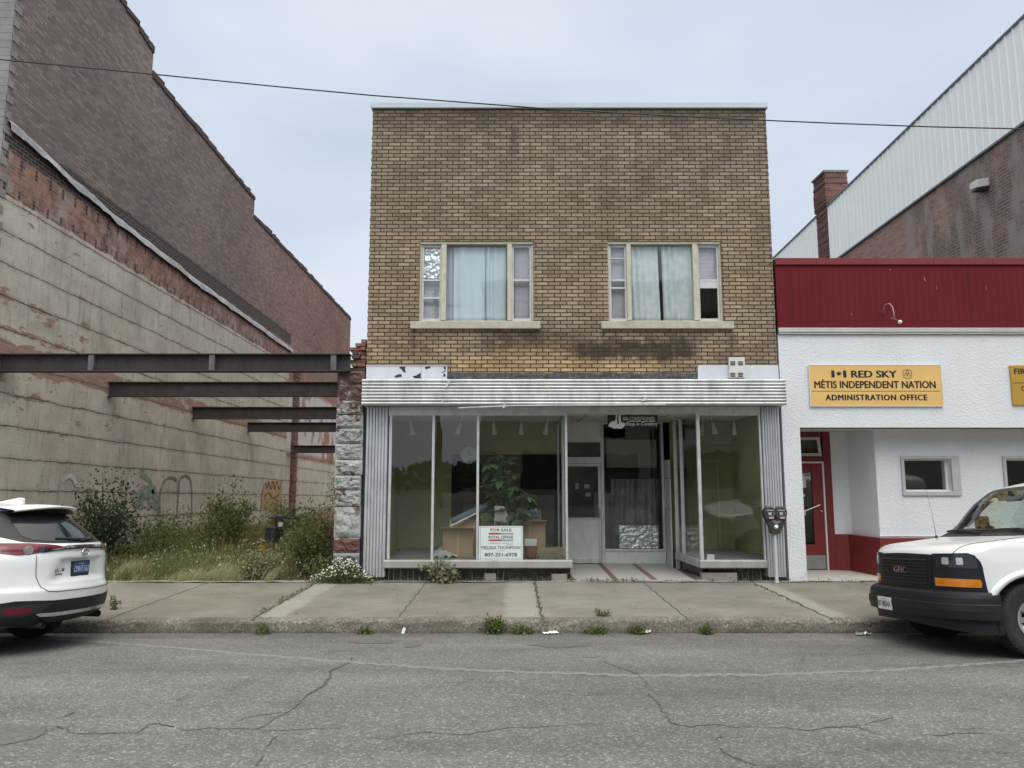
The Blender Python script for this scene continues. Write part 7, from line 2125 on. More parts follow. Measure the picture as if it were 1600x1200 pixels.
class Shell:
    """a car body as a stack of rounded plan outlines; the end in view is at local +x"""
    def __init__(s, z, xr, xf, w, L, n=3.0, Lf=0.6, disp=None):
        s.z0, s.z1 = z[0], z[-1]
        s.xr, s.xf, s.w, s.L = pchip(z, xr), pchip(z, xf), pchip(z, w), pchip(z, L)
        s.n, s.Lf, s.disp = n, Lf, disp
    def end(s, y, z, off=0.0):
        w = s.w(z); a = min(1.0, abs(y) / w)
        x = s.xr(z) - s.L(z) * (1 - (1 - a ** s.n) ** (1 / s.n))
        if s.disp: x += s.disp(y, z)
        return Vector((x + off, y, z))
    def cap(s, t, z):
        """t in -1..1 sweeps the rounded end from one flank to the other"""
        ph = t * math.pi / 2; w = s.w(z)
        y = w * math.copysign(abs(math.sin(ph)) ** (2 / s.n), ph)
        x = s.xr(z) - s.L(z) + s.L(z) * abs(math.cos(ph)) ** (2 / s.n)
        if s.disp: x += s.disp(y, z)
        return Vector((x, y, z))
    def t_of_y(s, y, z):
        a = min(1.0, abs(y) / s.w(z)) ** (s.n / 2)
        return math.copysign(math.asin(a) / (math.pi / 2), y)
    def side(s, x, z, sg):
        w = s.w(z); x0 = s.xr(z) - s.L(z)
        if x > x0:
            a = min(1.0, (x - x0) / s.L(z)); w *= (1 - a ** s.n) ** (1 / s.n)
        return Vector((x, sg * w, z))
    def loop(s, z, nc=44, ns=130):
        pts = []
        for i in range(nc + 1):
            u = -1 + 2 * i / nc
            pts.append(s.cap(math.copysign(abs(u) ** 0.85, u), z))
        xa = s.xr(z) - s.L(z); xb = s.xf(z) + s.Lf; w = s.w(z)
        for i in range(1, ns): pts.append(Vector((xa + (xb - xa) * i / ns, w, z)))
        for i in range(21):
            ph = math.pi / 2 - math.pi * i / 20
            y = w * math.copysign(abs(math.sin(ph)) ** (2 / 3), ph); x = s.xf(z) + s.Lf - s.Lf * abs(math.cos(ph)) ** (2 / 3)
            pts.append(Vector((x, y, z)))
        for i in range(1, ns): pts.append(Vector((xb + (xa - xb) * i / ns, -w, z)))
        return pts
    def mesh(s, levels, drop):
        m = MB(); loops = [s.loop(z) for z in levels]; n = len(loops[0])
        for l in loops: m.v += [tuple(p) for p in l]
        for i in range(len(loops) - 1):
            for k in range(n):
                a, b = i * n + k, i * n + (k + 1) % n
                c = (Vector(m.v[a]) + Vector(m.v[b]) + Vector(m.v[a + n]) + Vector(m.v[b + n])) / 4
                if drop(c): continue
                m.f.append((a, b, b + n, a + n)); m.mi.append(0)
        t = (len(loops) - 1) * n
        m.f.append(tuple(range(t, t + n))); m.mi.append(0)
        return m

def patch(poly, fn, step=0.05, off=0.004, depth=0.012):
    """a panel cut to `poly` in two surface coordinates, bent onto fn, with an edge of its own"""
    bm = bmesh.new()
    bm.faces.new([bm.verts.new((a, b, 0)) for a, b in poly])
    for ax_ in (0, 1):
        lo, hi = min(p[ax_] for p in poly), max(p[ax_] for p in poly)
        n = max(1, int((hi - lo) / step))
        for i in range(1, n):
            co = [0, 0, 0]; no = [0, 0, 0]; co[ax_] = lo + (hi - lo) * i / n; no[ax_] = 1
            bmesh.ops.bisect_plane(bm, geom=bm.verts[:] + bm.edges[:] + bm.faces[:], plane_co=co, plane_no=no)
    bm.verts.ensure_lookup_table(); bm.verts.index_update()
    e = 1e-3; V, Wn = [], []
    for v in bm.verts:
        a, b = v.co.x, v.co.y
        p = fn(a, b); da = fn(a + e, b) - fn(a - e, b); db = fn(a, b + e) - fn(a, b - e)
        nr = da.cross(db)
        nr = nr.normalized() if nr.length > 1e-12 else Vector((1, 0, 0))
        V.append(p); Wn.append(nr)
    # the outward side is the one away from the body axis
    c = sum(V, Vector()) / len(V); sgn = 1.0 if sum(nr.dot(Vector((p.x + 2.2, p.y, 0.35 * (p.z - 0.6)))) for p, nr in zip(V, Wn)) > 0 else -1.0
    m = MB(); n = len(V)
    outer = [p + nr * sgn * off for p, nr in zip(V, Wn)]; inner = [p - nr * sgn * depth for p, nr in zip(V, Wn)]
    fs = [tuple(v.index for v in f.verts) for f in bm.faces]
    bd = [(ed.verts[0].index, ed.verts[1].index) for ed in bm.edges if ed.is_boundary]
    m.add(outer + inner, fs + [(a, b, b + n, a + n) for a, b in bd])
    bm.free()
    return m
def rrect(x0, x1, y0, y1, r, n=5):
    out = []
    for cx_, cy_, a0 in ((x1 - r, y1 - r, 0), (x0 + r, y1 - r, 1), (x0 + r, y0 + r, 2), (x1 - r, y0 + r, 3)):
        for i in range(n + 1):
            a = (a0 + i / n) * math.pi / 2
            out.append((cx_ + r * math.cos(a), cy_ + r * math.sin(a)))
    return out

def make_wheel(o, x, y, r, w, sg, rimr, rim_mat, tread=True):
    """tyre and rim; sg = which way the outside faces"""
    t = MB()
    prof = [(rimr, -w * .42), (r * 0.86, -w * .5), (r * 0.955, -w * .47), (r, -w * .38), (r, w * .38), (r * 0.955, w * .47), (r * 0.86, w * .5), (rimr, w * .42)]
    t.lathe(prof, (x, y, r), 'Y', 48, cap=False)
    if tread:
        for k in range(56):
            a = 2 * math.pi * k / 56
            for s_ in (-1, 1):
                cx_, cz_ = math.cos(a + s_ * 0.02), math.sin(a + s_ * 0.02)
                tx, tz = -math.sin(a), math.cos(a)
                rr0, rr1, hw = r * 0.90, r * 1.012, r * 0.034
                y0_, y1_ = y + s_ * w * 0.16, y + s_ * w * 0.495
                q = []
                for yy, ra in ((y0_, r * 0.99), (y1_, rr0), (y0_, rr1), (y1_ - s_ * w * .05, rr1 * 0.985)):
                    for h_ in (-hw, hw): q.append((x + cx_ * ra + tx * h_, yy, r + cz_ * ra + tz * h_))
                t.add(q, [(0, 1, 3, 2), (4, 6, 7, 5), (0, 4, 5, 1), (2, 3, 7, 6), (0, 2, 6, 4), (1, 5, 7, 3)])
    wh_ = t.build('wheel', M_RUBBER, o, world=False, smooth=False)
    kids = [wh_]
    m = MB()
    yo = y + sg * w * 0.40
    m.lathe([(rimr * 1.03, yo - y + sg * 0.012), (rimr * 0.90, yo - y + sg * 0.006), (rimr * 0.86, yo - y - sg * 0.05), (rimr * 0.62, yo - y - sg * 0.055)], (x, y, r), 'Y', 40, cap=False)
    m.lathe([(rimr * 1.03, yo - y - sg * 0.01), (rimr * 1.03, yo - y + sg * 0.012)], (x, y, r), 'Y', 40, cap=False)
    for k in range(8):
        a = 2 * math.pi * k / 8; c_, s_ = math.cos(a), math.sin(a); hw = rimr * 0.13
        q = []
        for yy in (yo - sg * 0.065, yo - sg * 0.025):
            for ra in (rimr * 0.2, rimr * 0.92):
                for h_ in (-hw, hw): q.append((x + c_ * ra - s_ * h_, yy, r + s_ * ra + c_ * h_))
        m.add(q, [(0, 1, 3, 2), (4, 6, 7, 5), (0, 4, 5, 1), (2, 3, 7, 6), (0, 2, 6, 4), (1, 5, 7, 3)])
    m.lathe([(rimr * 0.34, yo - y - sg * 0.06), (rimr * 0.32, yo - y + sg * 0.0), (rimr * 0.2, yo - y + sg * 0.02), (0.001, yo - y + sg * 0.022)], (x, y, r), 'Y', 24)
    kids.append(m.build('rim', rim_mat, wh_, world=False))
    m = MB(); m.lathe([(rimr * 0.9, yo - y - sg * 0.10), (0.001, yo - y - sg * 0.10)], (x, y, r), 'Y', 24); kids.append(m.build('brake_drum', M_BLACKPLASTIC, wh_, world=False))
    for q in kids: q.data.transform(Matrix.Diagonal((1, 1, 1 / o.scale.z, 1)))   # wheels stay round
    return wh_
def arch_ring(o, shell, xc, zc, r, sg, mat, w=0.045, proud=0.022, a0=-8, a1=188, name='arch_lip'):
    m = MB(); n = 44
    rows_ = []
    for i in range(n + 1):
        a = R(a0 + (a1 - a0) * i / n)
        row = []
        for rr, of_ in ((r - 0.012, -0.16), (r - 0.012, proud), (r + w * 0.5, proud + 0.006), (r + w, 0.002)):
            x, z = xc + rr * math.cos(a), max(0.14, zc + rr * math.sin(a))
            p = shell.side(x, max(shell.z0, z), sg); row.append((x, p.y + sg * of_, z))
        rows_.append(row)
    k = 4
    m.add([q for row in rows_ for q in row], [(i * k + j, (i + 1) * k + j, (i + 1) * k + j + 1, i * k + j + 1) for i in range(n) for j in range(k - 1)])
    return m.build(name, mat, o, world=False, smooth=True)
def chassis(o, x0, x1, w, z0, z1):
    m = MB(); m.box(x0, x1, -w, w, z0, z1); m.build('underbody', M_BLACKPLASTIC, o, world=False)

# ---- white SUV, parked with its back to us at the edge of the picture
suv = thing('suv', 'white SUV parked at the kerb, seen from behind with a blue licence plate', 'car', (-4.88, -4.37, road_zs(-4.37) - 0.01))
suv.rotation_euler = (R(-4.4), 0, 0); suv.scale = (1, 1, 0.95)
def recess(y, z):
    hy = 0.40 + 0.14 * (1 - min(1, max(0, (z - 0.76) / 0.28)))
    def sm(v, a, b): 
        t = min(1, max(0, (v - a) / (b - a))); return t * t * (3 - 2 * t)
    k = sm(hy - abs(y), 0.0, 0.10) * sm(z, 0.77, 0.85) * (1 - sm(z, 1.035, 1.062))
    crease = 0.022 * math.exp(-((z - 1.185) / 0.03) ** 2)
    return -0.055 * k + crease
zs = [0.335, 0.37, 0.46, 0.58, 0.70, 0.76, 0.90, 1.05, 1.18, 1.25, 1.58, 1.62, 1.68, 1.715]
SU = Shell(zs, [-0.16, -0.08, -0.02, 0.0, 0.0, -0.03, -0.055, -0.065, -0.10, -0.155, -0.52, -0.58, -0.75, -1.2],
           [-5.0, -5.04, -5.06, -5.06, -5.05, -5.03, -4.97, -4.8, -3.9, -3.6, -2.8, -2.65, -2.35, -1.9],
           [0.90, 0.945, 0.965, 0.972, 0.975, 0.972, 0.975, 0.965, 0.925, 0.875, 0.63, 0.60, 0.47, 0.18],
           [0.56, 0.60, 0.62, 0.63, 0.63, 0.63, 0.62, 0.60, 0.60, 0.60, 0.60, 0.58, 0.5, 0.2], n=2.25, Lf=0.7, disp=recess)
SR, SXR, SXF = 0.38, -1.12, -4.05
def suv_drop(c):
    for xc in (SXR, SXF):
        if abs(c.y) > 0.7 and (c.x - xc) ** 2 + (c.z - SR) ** 2 < 0.44 ** 2: return True
    return False
lev = list(np.arange(0.335, 1.60, 0.016)) + [1.60, 1.62, 1.64, 1.66, 1.675, 1.69, 1.70, 1.708, 1.713, 1.715]
SU.mesh(lev, suv_drop).build('body', M_WHITECAR, suv, world=False, smooth=True)
chassis(suv, -4.95, -0.30, 0.70, 0.34, 0.60)
E = SU.end
def ep(poly, name, mat, off=0.005, step=0.04, parent=None, depth=0.012, smooth=True):
    return patch(poly, lambda y, z: E(y, z), step, off, depth).build(name, mat, parent or suv, world=False, smooth=False, fix=True)
C_ = SU.cap
def cp(poly, name, mat, off=0.005, step=0.04, parent=None, depth=0.012):
    return patch(poly, lambda t, z: C_(t, z), step, off, depth).build(name, mat, parent or suv, world=False, smooth=False, fix=True)
# rear glass with wide black pillars
def mir(pts): return pts + [(-a, b) for a, b in pts[::-1]]
cp(mir([(0.0, 1.225), (0.30, 1.228), (0.55, 1.245), (0.74, 1.30), (0.97, 1.40), (0.985, 1.50), (0.96, 1.585), (0.5, 1.595), (0.0, 1.60)]), 'pillar_trim', M_BLACKPLASTIC, 0.003)
rg = cp(mir([(0.0, 1.245), (0.28, 1.248), (0.46, 1.265), (0.545, 1.31), (0.57, 1.45), (0.55, 1.56), (0.0, 1.575)]), 'rear_window', M_DARKGLASS, 0.007)
for sg in (-1, 1):
    m = patch([(-1.0, 1.30), (-1.35, 1.22), (-2.9, 1.18), (-2.6, 1.40), (-2.1, 1.52), (-1.2, 1.50)], lambda x, z, sg=sg: SU.side(x, z, sg), 0.08, 0.005)
    m.build('side_window', M_DARKGLASS, suv, world=False)
# roof spoiler
m = MB()
rows_ = []
for i in range(33):
    t = -0.70 + 1.40 * i / 32
    w_ = 0.56 * t / 0.70
    bow = 0.20 * (abs(t) / 0.70) ** 2.2
    rows_.append([(-0.98 - bow, w_, 1.692 - 0.05 * (t / .7) ** 2), (-0.62 - bow, w_, 1.690 - 0.045 * (t / .7) ** 2), (-0.375 - bow, w_ * 1.0, 1.668 - 0.06 * (t / .7) ** 2), (-0.37 - bow, w_ * 1.0, 1.648 - 0.06 * (t / .7) ** 2), (-0.41 - bow, w_ * 0.99, 1.635 - 0.06 * (t / .7) ** 2)])
m.add([q for r_ in rows_ for q in r_], [(i * 5 + j, (i + 1) * 5 + j, (i + 1) * 5 + j + 1, i * 5 + j + 1) for i in range(32) for j in range(4)])
spo = m.build('spoiler', M_WHITECAR, suv, world=False, smooth=True)
m = MB()
m.add([q for r_ in rows_ for q in (Vector(r_[4]) + Vector((0.001, 0, -0.001)), (-0.50 - (0.20 * (abs(r_[0][1]) / 0.56) ** 2.4), r_[0][1] * 0.96, 1.575), (-0.66, r_[0][1] * 0.95, 1.56))], [(i * 3 + j, (i + 1) * 3 + j, (i + 1) * 3 + j + 1, i * 3 + j + 1) for i in range(32) for j in range(2)])
m.build('spoiler_underside', M_BLACKPLASTIC, spo, world=False, smooth=True)
# shark fin aerial
m = MB()
m.prism([(-1.22, 1.70), (-0.86, 1.690), (-0.865, 1.765), (-0.90, 1.772), (-1.04, 1.742)], lambda p: (p[0], -0.030, p[1]), lambda p: (p[0], 0.030, p[1]))
m.build('fin_aerial', M_WHITECAR, suv, world=False, bevel=0.012)
# tail lamps, garnish and chrome strip
for sg in (-1, 1):
    tl_ = cp([(sg * a, b) for a, b in ((0.20, 1.182), (0.33, 1.168), (0.44, 1.125), (0.60, 1.105), (0.80, 1.135), (0.99, 1.165), (0.99, 1.215), (0.80, 1.232), (0.5, 1.228), (0.34, 1.212))], 'tail_light', M_TAILRED, 0.010, 0.03)
    c = C_(sg * 0.53, 1.155); nr = (c - Vector((c.x - 0.5, c.y * 0.55, c.z))).normalized()
    m = MB(); q = [c + nr * d_ for d_ in (0.004, 0.016, 0.020)]
    m.tube(q, [0.052, 0.050, 0.040], 20); m.build('lamp_ring', simple('grey_lens', (0.30, 0.27, 0.27), 0.15, 0.3, 0.1, 30), tl_, world=False)
    cp([(sg * a, b) for a, b in ((0.235, 1.152), (0.40, 1.128), (0.455, 1.14), (0.455, 1.185), (0.36, 1.178))], 'dark_lens', M_DARKGLASS, 0.013, 0.03, tl_)
cp(mir([(0.0, 1.178), (0.18, 1.176), (0.28, 1.158), (0.36, 1.150), (0.36, 1.160), (0.27, 1.172), (0.18, 1.194), (0.0, 1.198)]), 'chrome_strip', M_CHROME, 0.014, 0.03)
cp(mir([(0.0, 1.164), (0.17, 1.162), (0.27, 1.146), (0.27, 1.1555), (0.18, 1.174), (0.0, 1.1765)]), 'dark_garnish', M_BLACKPLASTIC, 0.012, 0.03)
# tailgate shut lines
def line(pts, name='shut_line', w=0.009):
    m = MB(); vs = []
    q = []
    for a, b in zip(pts[:-1], pts[1:]):
        for s_ in range(10): q.append((a[0] + (b[0] - a[0]) * s_ / 10, a[1] + (b[1] - a[1]) * s_ / 10))
    q.append(pts[-1])
    P_ = [C_(t, z) + (C_(t, z) - Vector((C_(t, z).x - 0.6, C_(t, z).y * 0.4, z))).normalized() * 0.0022 for t, z in q]
    m.tube(P_, w * 0.38, 5); return m.build(name, M_BLACKPLASTIC, suv, world=False)
line([(0.0, 0.692), (0.28, 0.694), (0.365, 0.705), (0.41, 0.755), (0.44, 0.86), (0.455, 1.10)]); line([(0.0, 0.692), (-0.28, 0.694), (-0.365, 0.705), (-0.41, 0.755), (-0.44, 0.86), (-0.455, 1.10)])
line([(-0.50, 1.235), (-0.56, 1.215)])
# lower cladding, chrome bar, reflectors
clad = cp(mir([(0.0, 0.340), (0.45, 0.345), (0.995, 0.36), (0.995, 0.53), (0.80, 0.595), (0.62, 0.62), (0.45, 0.612), (0.30, 0.598), (0.0, 0.596)]), 'bumper_cladding', M_BUMPER, 0.008, 0.03)
cp(mir([(0.0, 0.428), (0.28, 0.430), (0.40, 0.440), (0.445, 0.470), (0.40, 0.474), (0.28, 0.468), (0.0, 0.466)]), 'chrome_bar', M_CHROME, 0.020, 0.03, clad)
for sg in (-1, 1):
    cp([(sg * a, b) for a, b in ((0.46, 0.49), (0.66, 0.475), (0.72, 0.505), (0.70, 0.545), (0.50, 0.55))], 'reflector', M_TAILRED, 0.012, 0.03, clad)
    cp([(sg * a, b) for a, b in ((0.40, 0.505), (0.47, 0.462), (0.70, 0.45), (0.80, 0.51), (0.74, 0.565), (0.48, 0.575), (0.30, 0.572))], 'reflector_surround', M_BLACKPLASTIC, 0.0095, 0.03, clad)
    arch_ring(suv, SU, SXR, SR, 0.445, sg, M_BUMPER, 0.06, 0.014); arch_ring(suv, SU, SXF, SR, 0.445, sg, M_BUMPER, 0.06, 0.014)
    m = MB(); m.tube([(-0.45, sg * 0.52, 0.345), (-0.12, sg * 0.52, 0.335)], 0.040, 16, cap=False); m.tube([(-0.45, sg * 0.52, 0.345), (-0.15, sg * 0.52, 0.335)], 0.034, 16); m.build('exhaust_pipe', M_BLACKPLASTIC, suv, world=False)
    for xx in (SXR, SXF): make_wheel(suv, xx, sg * 0.845, SR, 0.235, sg, 0.255, M_STEELRIM, False)
# rear wiper
m = MB()
P_ = [E(y, z, 0.03) for y, z in ((-0.02, 1.262), (0.10, 1.268), (0.26, 1.274))]
m.tube(P_, [0.020, 0.017, 0.008], 8); 
P_ = [E(y, z, 0.022) for y, z in ((-0.36, 1.285), (-0.1, 1.272), (0.2, 1.268))]
m.tube(P_, [0.012, 0.016, 0.016], 6)
m.lathe([(0.035, 0.0), (0.03, 0.03), (0.0, 0.035)], E(0.24, 1.268, 0.0), 'X', 14); m.build('wiper', M_BLACKPLASTIC, suv, world=False)
# badge, lettering and plate
def ef(yc, zc, off): return lambda u, v: E(yc + u, zc + v, off)
m = MB(); f_ = ef(0.0, 1.112, 0.014)
P_ = [f_(0.062 * math.cos(a), 0.050 * math.sin(a)) for a in np.linspace(0, 2 * math.pi, 33)]; m.tube(P_, 0.0075, 8, cap=False)
P_ = [f_(u, v) for u, v in ((-0.056, 0.016), (-0.034, 0.014), (-0.012, -0.006), (0.0, -0.020), (0.012, -0.006), (0.034, 0.014), (0.056, 0.016))]; m.tube(P_, [0.004, 0.007, 0.008, 0.008, 0.008, 0.007, 0.004], 8)
m.build('badge', M_CHROME, suv, world=False, smooth=True)
m = MB(); add_text(m, 'CX-9', ef(-0.46, 0.90, 0.006), 0.0, 0.19, 0.0, 0.042, 0.02, shear=0.2, out=(1, 0, 0)); add_text(m, 'AWD', ef(-0.40, 0.865, 0.006), 0.0, 0.10, 0.0, 0.022, 0.02, out=(1, 0, 0))
m.build('lettering', simple('dark_chrome', (0.16, 0.16, 0.165), 0.25, 0.8, 0.05, 5), suv, world=False)
px_ = E(0.0, 0.93).x
PZ0, PZ1 = 0.835, 1.015
m = MB(); m.box(px_ - 0.03, px_ + 0.016, -0.165, 0.165, PZ0, PZ1); pl = m.build('plate_holder', M_BLACKPLASTIC, suv, world=False, bevel=0.006)
m = MB(); m.box(px_ + 0.0165, px_ + 0.019, -0.150, 0.150, PZ0 + 0.038, PZ1 - 0.010); pb = m.build('licence_plate', M_PLATEBLUE, pl, world=False)
m = MB(); f_ = lambda u, v: Vector((px_ + 0.0205, u, v))
add_text(m, 'CMHT·563', f_, -0.138, 0.138, PZ0 + 0.052, PZ0 + 0.122, 0.01, out=(1, 0, 0)); add_text(m, 'ONTARIO', f_, -0.05, 0.05, PZ0 + 0.138, PZ0 + 0.155, 0.0, out=(1, 0, 0))
m.build('lettering', simple('plate_letter', (0.62, 0.70, 0.80), 0.4, 0, 0.05, 5), pl, world=False)

# ---- white cargo van nosing in from the other edge (turned to face the other way)
van = thing('cargo_van', 'white cargo van with black grille and bumper parked at the kerb facing the vacant lot', 'van', (4.47, -4.27, road_zs(-4.27)))
van.rotation_euler = (R(5.6), 0, math.pi); van.scale = (1, 1, 0.93)
zs = [0.30, 0.46, 0.60, 0.69, 0.75, 1.00, 1.08, 1.13, 1.18, 1.22, 1.27, 1.33, 1.36, 1.93, 1.99, 2.06, 2.10]
VA = Shell(zs, [-0.14, -0.11, -0.10, -0.10, -0.10, -0.115, -0.125, -0.145, -0.195, -0.30, -0.64, -1.01, -1.06, -1.62, -1.78, -2.15, -3.0],
           [-5.6] * 12 + [-5.6, -5.56, -5.54, -5.5, -5.2],
           [0.93, 0.96, 0.98, 0.985, 0.99, 0.995, 0.99, 0.985, 0.98, 0.972, 0.962, 0.955, 0.95, 0.80, 0.76, 0.62, 0.22],
           [0.42, 0.44, 0.46, 0.46, 0.46, 0.46, 0.44, 0.42, 0.40, 0.36, 0.34, 0.32, 0.34, 0.40, 0.42, 0.4, 0.3], n=2.9, Lf=0.2)
VR, VXF, VXB = 0.375, -0.92, -4.30
WSH = [(0.0, 1.375), (0.52, 1.375), (0.70, 1.40), (0.655, 1.90), (0.30, 1.925), (0.0, 1.93)]
wpoly = WSH + [(-a, b) for a, b in WSH[::-1]]
def inside(p, poly):
    r_ = False
    for i in range(len(poly)):
        (x0_, y0_), (x1_, y1_) = poly[i], poly[i - 1]
        if (y0_ > p[1]) != (y1_ > p[1]) and p[0] < (x1_ - x0_) * (p[1] - y0_) / (y1_ - y0_) + x0_: r_ = not r_
    return r_
SIDEW = [(-1.42, 1.44), (-1.52, 1.46), (-1.86, 1.86), (-2.35, 1.88), (-2.42, 1.42)]
def van_drop(c):
    for xc in (VXF, VXB):
        if abs(c.y) > 0.6 and (c.x - xc) ** 2 + (c.z - VR) ** 2 < 0.52 ** 2: return True
    if c.z > 1.36 and c.x > -2.0:
        w = VA.w(c.z); t = VA.t_of_y(c.y, c.z)
        if abs(VA.cap(t, c.z).x - c.x) < 0.06 and inside((t, c.z), wpoly): return True
    if c.z > 1.4 and abs(abs(c.y) - VA.w(c.z)) < 0.03 and inside((c.x, c.z), SIDEW): return True
    return False
lev = list(np.arange(0.30, 1.99, 0.015)) + [1.99, 2.01, 2.03, 2.045, 2.06, 2.07, 2.08, 2.088, 2.095, 2.10]
VA.mesh(lev, van_drop).build('body', M_WHITEVAN, van, world=False, smooth=True)
chassis(van, -5.4, -0.45, 0.62, 0.24, 0.78)
def vp(poly, name, mat, off=0.005, step=0.04, parent=None, depth=0.012):
    return patch(poly, lambda t, z: VA.cap(t, z), step, off, depth).build(name, mat, parent or van, world=False, fix=True)
def grow(poly, s_, c): return [(c[0] + (a - c[0]) * s_[0], c[1] + (b - c[1]) * s_[1]) for a, b in poly]
ws = vp(grow(wpoly, (1.03, 1.05), (0, 1.655)), 'windscreen', M_CARGLASS, 0.004, 0.05, depth=0.002)
def band_on(fn, poly_out, poly_in, name, mat, parent, off):
    m = MB(); n = len(poly_out); vs = []
    K = 8
    po, pi_ = [], []
    for i in range(n):
        a, b = poly_out[i], poly_out[(i + 1) % n]; c, d = poly_in[i], poly_in[(i + 1) % n]
        for k in range(K):
            t = k / K; po.append((a[0] + (b[0] - a[0]) * t, a[1] + (b[1] - a[1]) * t)); pi_.append((c[0] + (d[0] - c[0]) * t, c[1] + (d[1] - c[1]) * t))
    for a, b in zip(po, pi_):
        for q in (a, b):
            p = fn(*q); vs.append(p + (p - Vector((p.x - 0.7, p.y * 0.5, p.z - 0.35))).normalized() * off)
    N = len(po)
    m.add(vs, [(2 * i, 2 * ((i + 1) % N), 2 * ((i + 1) % N) + 1, 2 * i + 1) for i in range(N)])
    return m.build(name, mat, parent, world=False)
band_on(lambda t, z: VA.cap(t, z), grow(wpoly, (1.045, 1.075), (0, 1.655)), grow(wpoly, (0.94, 0.92), (0, 1.655)), 'glass_border', M_BLACKPLASTIC, ws, 0.007)
for sg in (-1, 1):
    m = patch(grow(SIDEW, (1.03, 1.05), (-1.95, 1.65)), lambda x, z, sg=sg: VA.side(x, z, sg), 0.08, 0.004, 0.002); sw_ = m.build('side_window', M_CARGLASS, van, world=False)
    # door mirror
    p = VA.side(-1.85, 1.42, sg)
    m = MB(); m.box(p.x - 0.05, p.x + 0.05, p.y + sg * 0.10, p.y + sg * 0.30, 1.36, 1.62); m.box(p.x - 0.03, p.x + 0.03, p.y - sg * 0.02, p.y + sg * 0.14, 1.42, 1.48); m.build('door_mirror', M_BLACKPLASTIC, van, world=False, bevel=0.03)
    arch_ring(van, VA, VXF, VR, 0.525, sg, M_WHITEVAN, 0.055, 0.030, -5, 185); arch_ring(van, VA, VXB, VR, 0.525, sg, M_WHITEVAN, 0.055, 0.030, -5, 185)
    for xx in (VXF, VXB): make_wheel(van, xx, sg * 0.855, VR, 0.235, sg, 0.205, M_STEELRIM, True)
    for xx in (VXF, VXB):      # dark wheel housings
        m = MB()
        m.grid(lambda u, v: (xx + 0.55 * math.cos(R(-12 + 204 * u)), sg * (0.94 - 0.36 * v), VR + 0.55 * math.sin(R(-12 + 204 * u))), 24, 1)
        m.build('wheel_housing', M_BLACKPLASTIC, van, world=False)
    # lamps
    hl = vp([(sg * a, b) for a, b in ((0.300, 0.965), (0.865, 0.955), (0.845, 1.03), (0.80, 1.08), (0.72, 1.105), (0.60, 1.108), (0.32, 1.100))], 'headlight', M_LENS, 0.014, 0.03, depth=0.0)
    vp([(sg * a, b) for a, b in ((0.255, 0.690), (0.905, 0.695), (0.865, 0.96), (0.835, 1.05), (0.79, 1.10), (0.70, 1.125), (0.27, 1.115))], 'lamp_surround', M_BUMPER, 0.003, 0.03)
    vp([(sg * a, b) for a, b in ((0.310, 0.752), (0.835, 0.752), (0.845, 0.80), (0.825, 0.838), (0.310, 0.842))], 'indicator', M_AMBER, 0.013, 0.03)
    for tt in (0.43, 0.60):
        vp([(sg * (tt + a), 1.035 + b) for a, b in rrect(-0.040, 0.040, -0.040, 0.038, 0.012)], 'lamp_reflector', M_REFLECTOR, 0.008, 0.02, hl)
# grille
G_ = [(a, b) for a, b in ((-0.258, 0.72), (-0.20, 0.675), (0.20, 0.675), (0.258, 0.72), (0.275, 1.10), (0.0, 1.112), (-0.275, 1.10))]
gr_ = vp(G_, 'grille', M_BUMPER, 0.010, 0.03)
vp([(-0.20, 0.735), (0.20, 0.735), (0.225, 0.78), (0.235, 1.07), (-0.235, 1.07), (-0.225, 0.78)], 'grille_recess', M_INK, 0.013, 0.03, gr_)
m = MB()
for k in range(8):
    z_ = 0.770 + k * 0.038
    P_ = [VA.cap(t, z_) + Vector((0.020, 0, 0)) for t in np.linspace(-0.228, 0.228, 15)]
    m.tube(P_, 0.0095, 6)
m.build('slat', M_BLACKPLASTIC, gr_, world=False)
f_ = lambda u, v: VA.end(u, 0.880 + v) + Vector((0.040, 0, 0))
m = MB(); add_text(m, 'GMC', f_, -0.137, 0.137, 0.0, 0.072, 0.035, space=1.1, out=(1, 0, 0)); o = m.build('lettering_back', M_CHROME, gr_, world=False); s = o.modifiers.new('thickness', 'SOLIDIFY'); s.thickness = 0.012
f_ = lambda u, v: VA.end(u, 0.883 + v) + Vector((0.0475, 0, 0))
m = MB(); add_text(m, 'GMC', f_, -0.131, 0.131, 0.0, 0.066, 0.012, space=1.1, out=(1, 0, 0)); m.build('lettering', simple('dark_red_letter', (0.26, 0.04, 0.05), 0.3, 0.2, 0.1, 9), gr_, world=False)
# bumper: swept round the nose, a shelf on top and a valance below
m = MB(); prof = [(-0.06, 0.255), (0.045, 0.250), (0.055, 0.345), (0.075, 0.372), (0.125, 0.41), (0.140, 0.50), (0.135, 0.565), (0.118, 0.575), (0.112, 0.635), (0.095, 0.672), (0.050, 0.700), (-0.02, 0.705)]
ts = np.linspace(-0.99, 0.99, 61)
rows_ = []
for t in ts:
    row = []
    for o_, z_ in prof:
        p = VA.cap(t, 0.62); nn = (VA.cap(t + 0.01, 0.62) - VA.cap(t - 0.01, 0.62)); nn = Vector((nn.y, -nn.x, 0)).normalized()
        k = 1.0 - 0.72 * max(0, (abs(t) - 0.45) / 0.55) ** 1.5
        lift = 0.0 if z_ > 0.4 else 0.06 * (1 - abs(t))
        row.append(p + nn * o_ * k + Vector((0, 0, z_ - 0.62 + lift)))
    rows_.append(row)
for sg in (-1, 1):
    row = []
    for o_, z_ in prof:
        p = Vector((VA.cap(1, .62).x + 0.08, sg * (VA.w(0.62) + 0.28 * o_), z_)); row.append(p)
    rows_ = ([row] + rows_) if sg < 0 else (rows_ + [row])
k = len(prof); n = len(rows_)
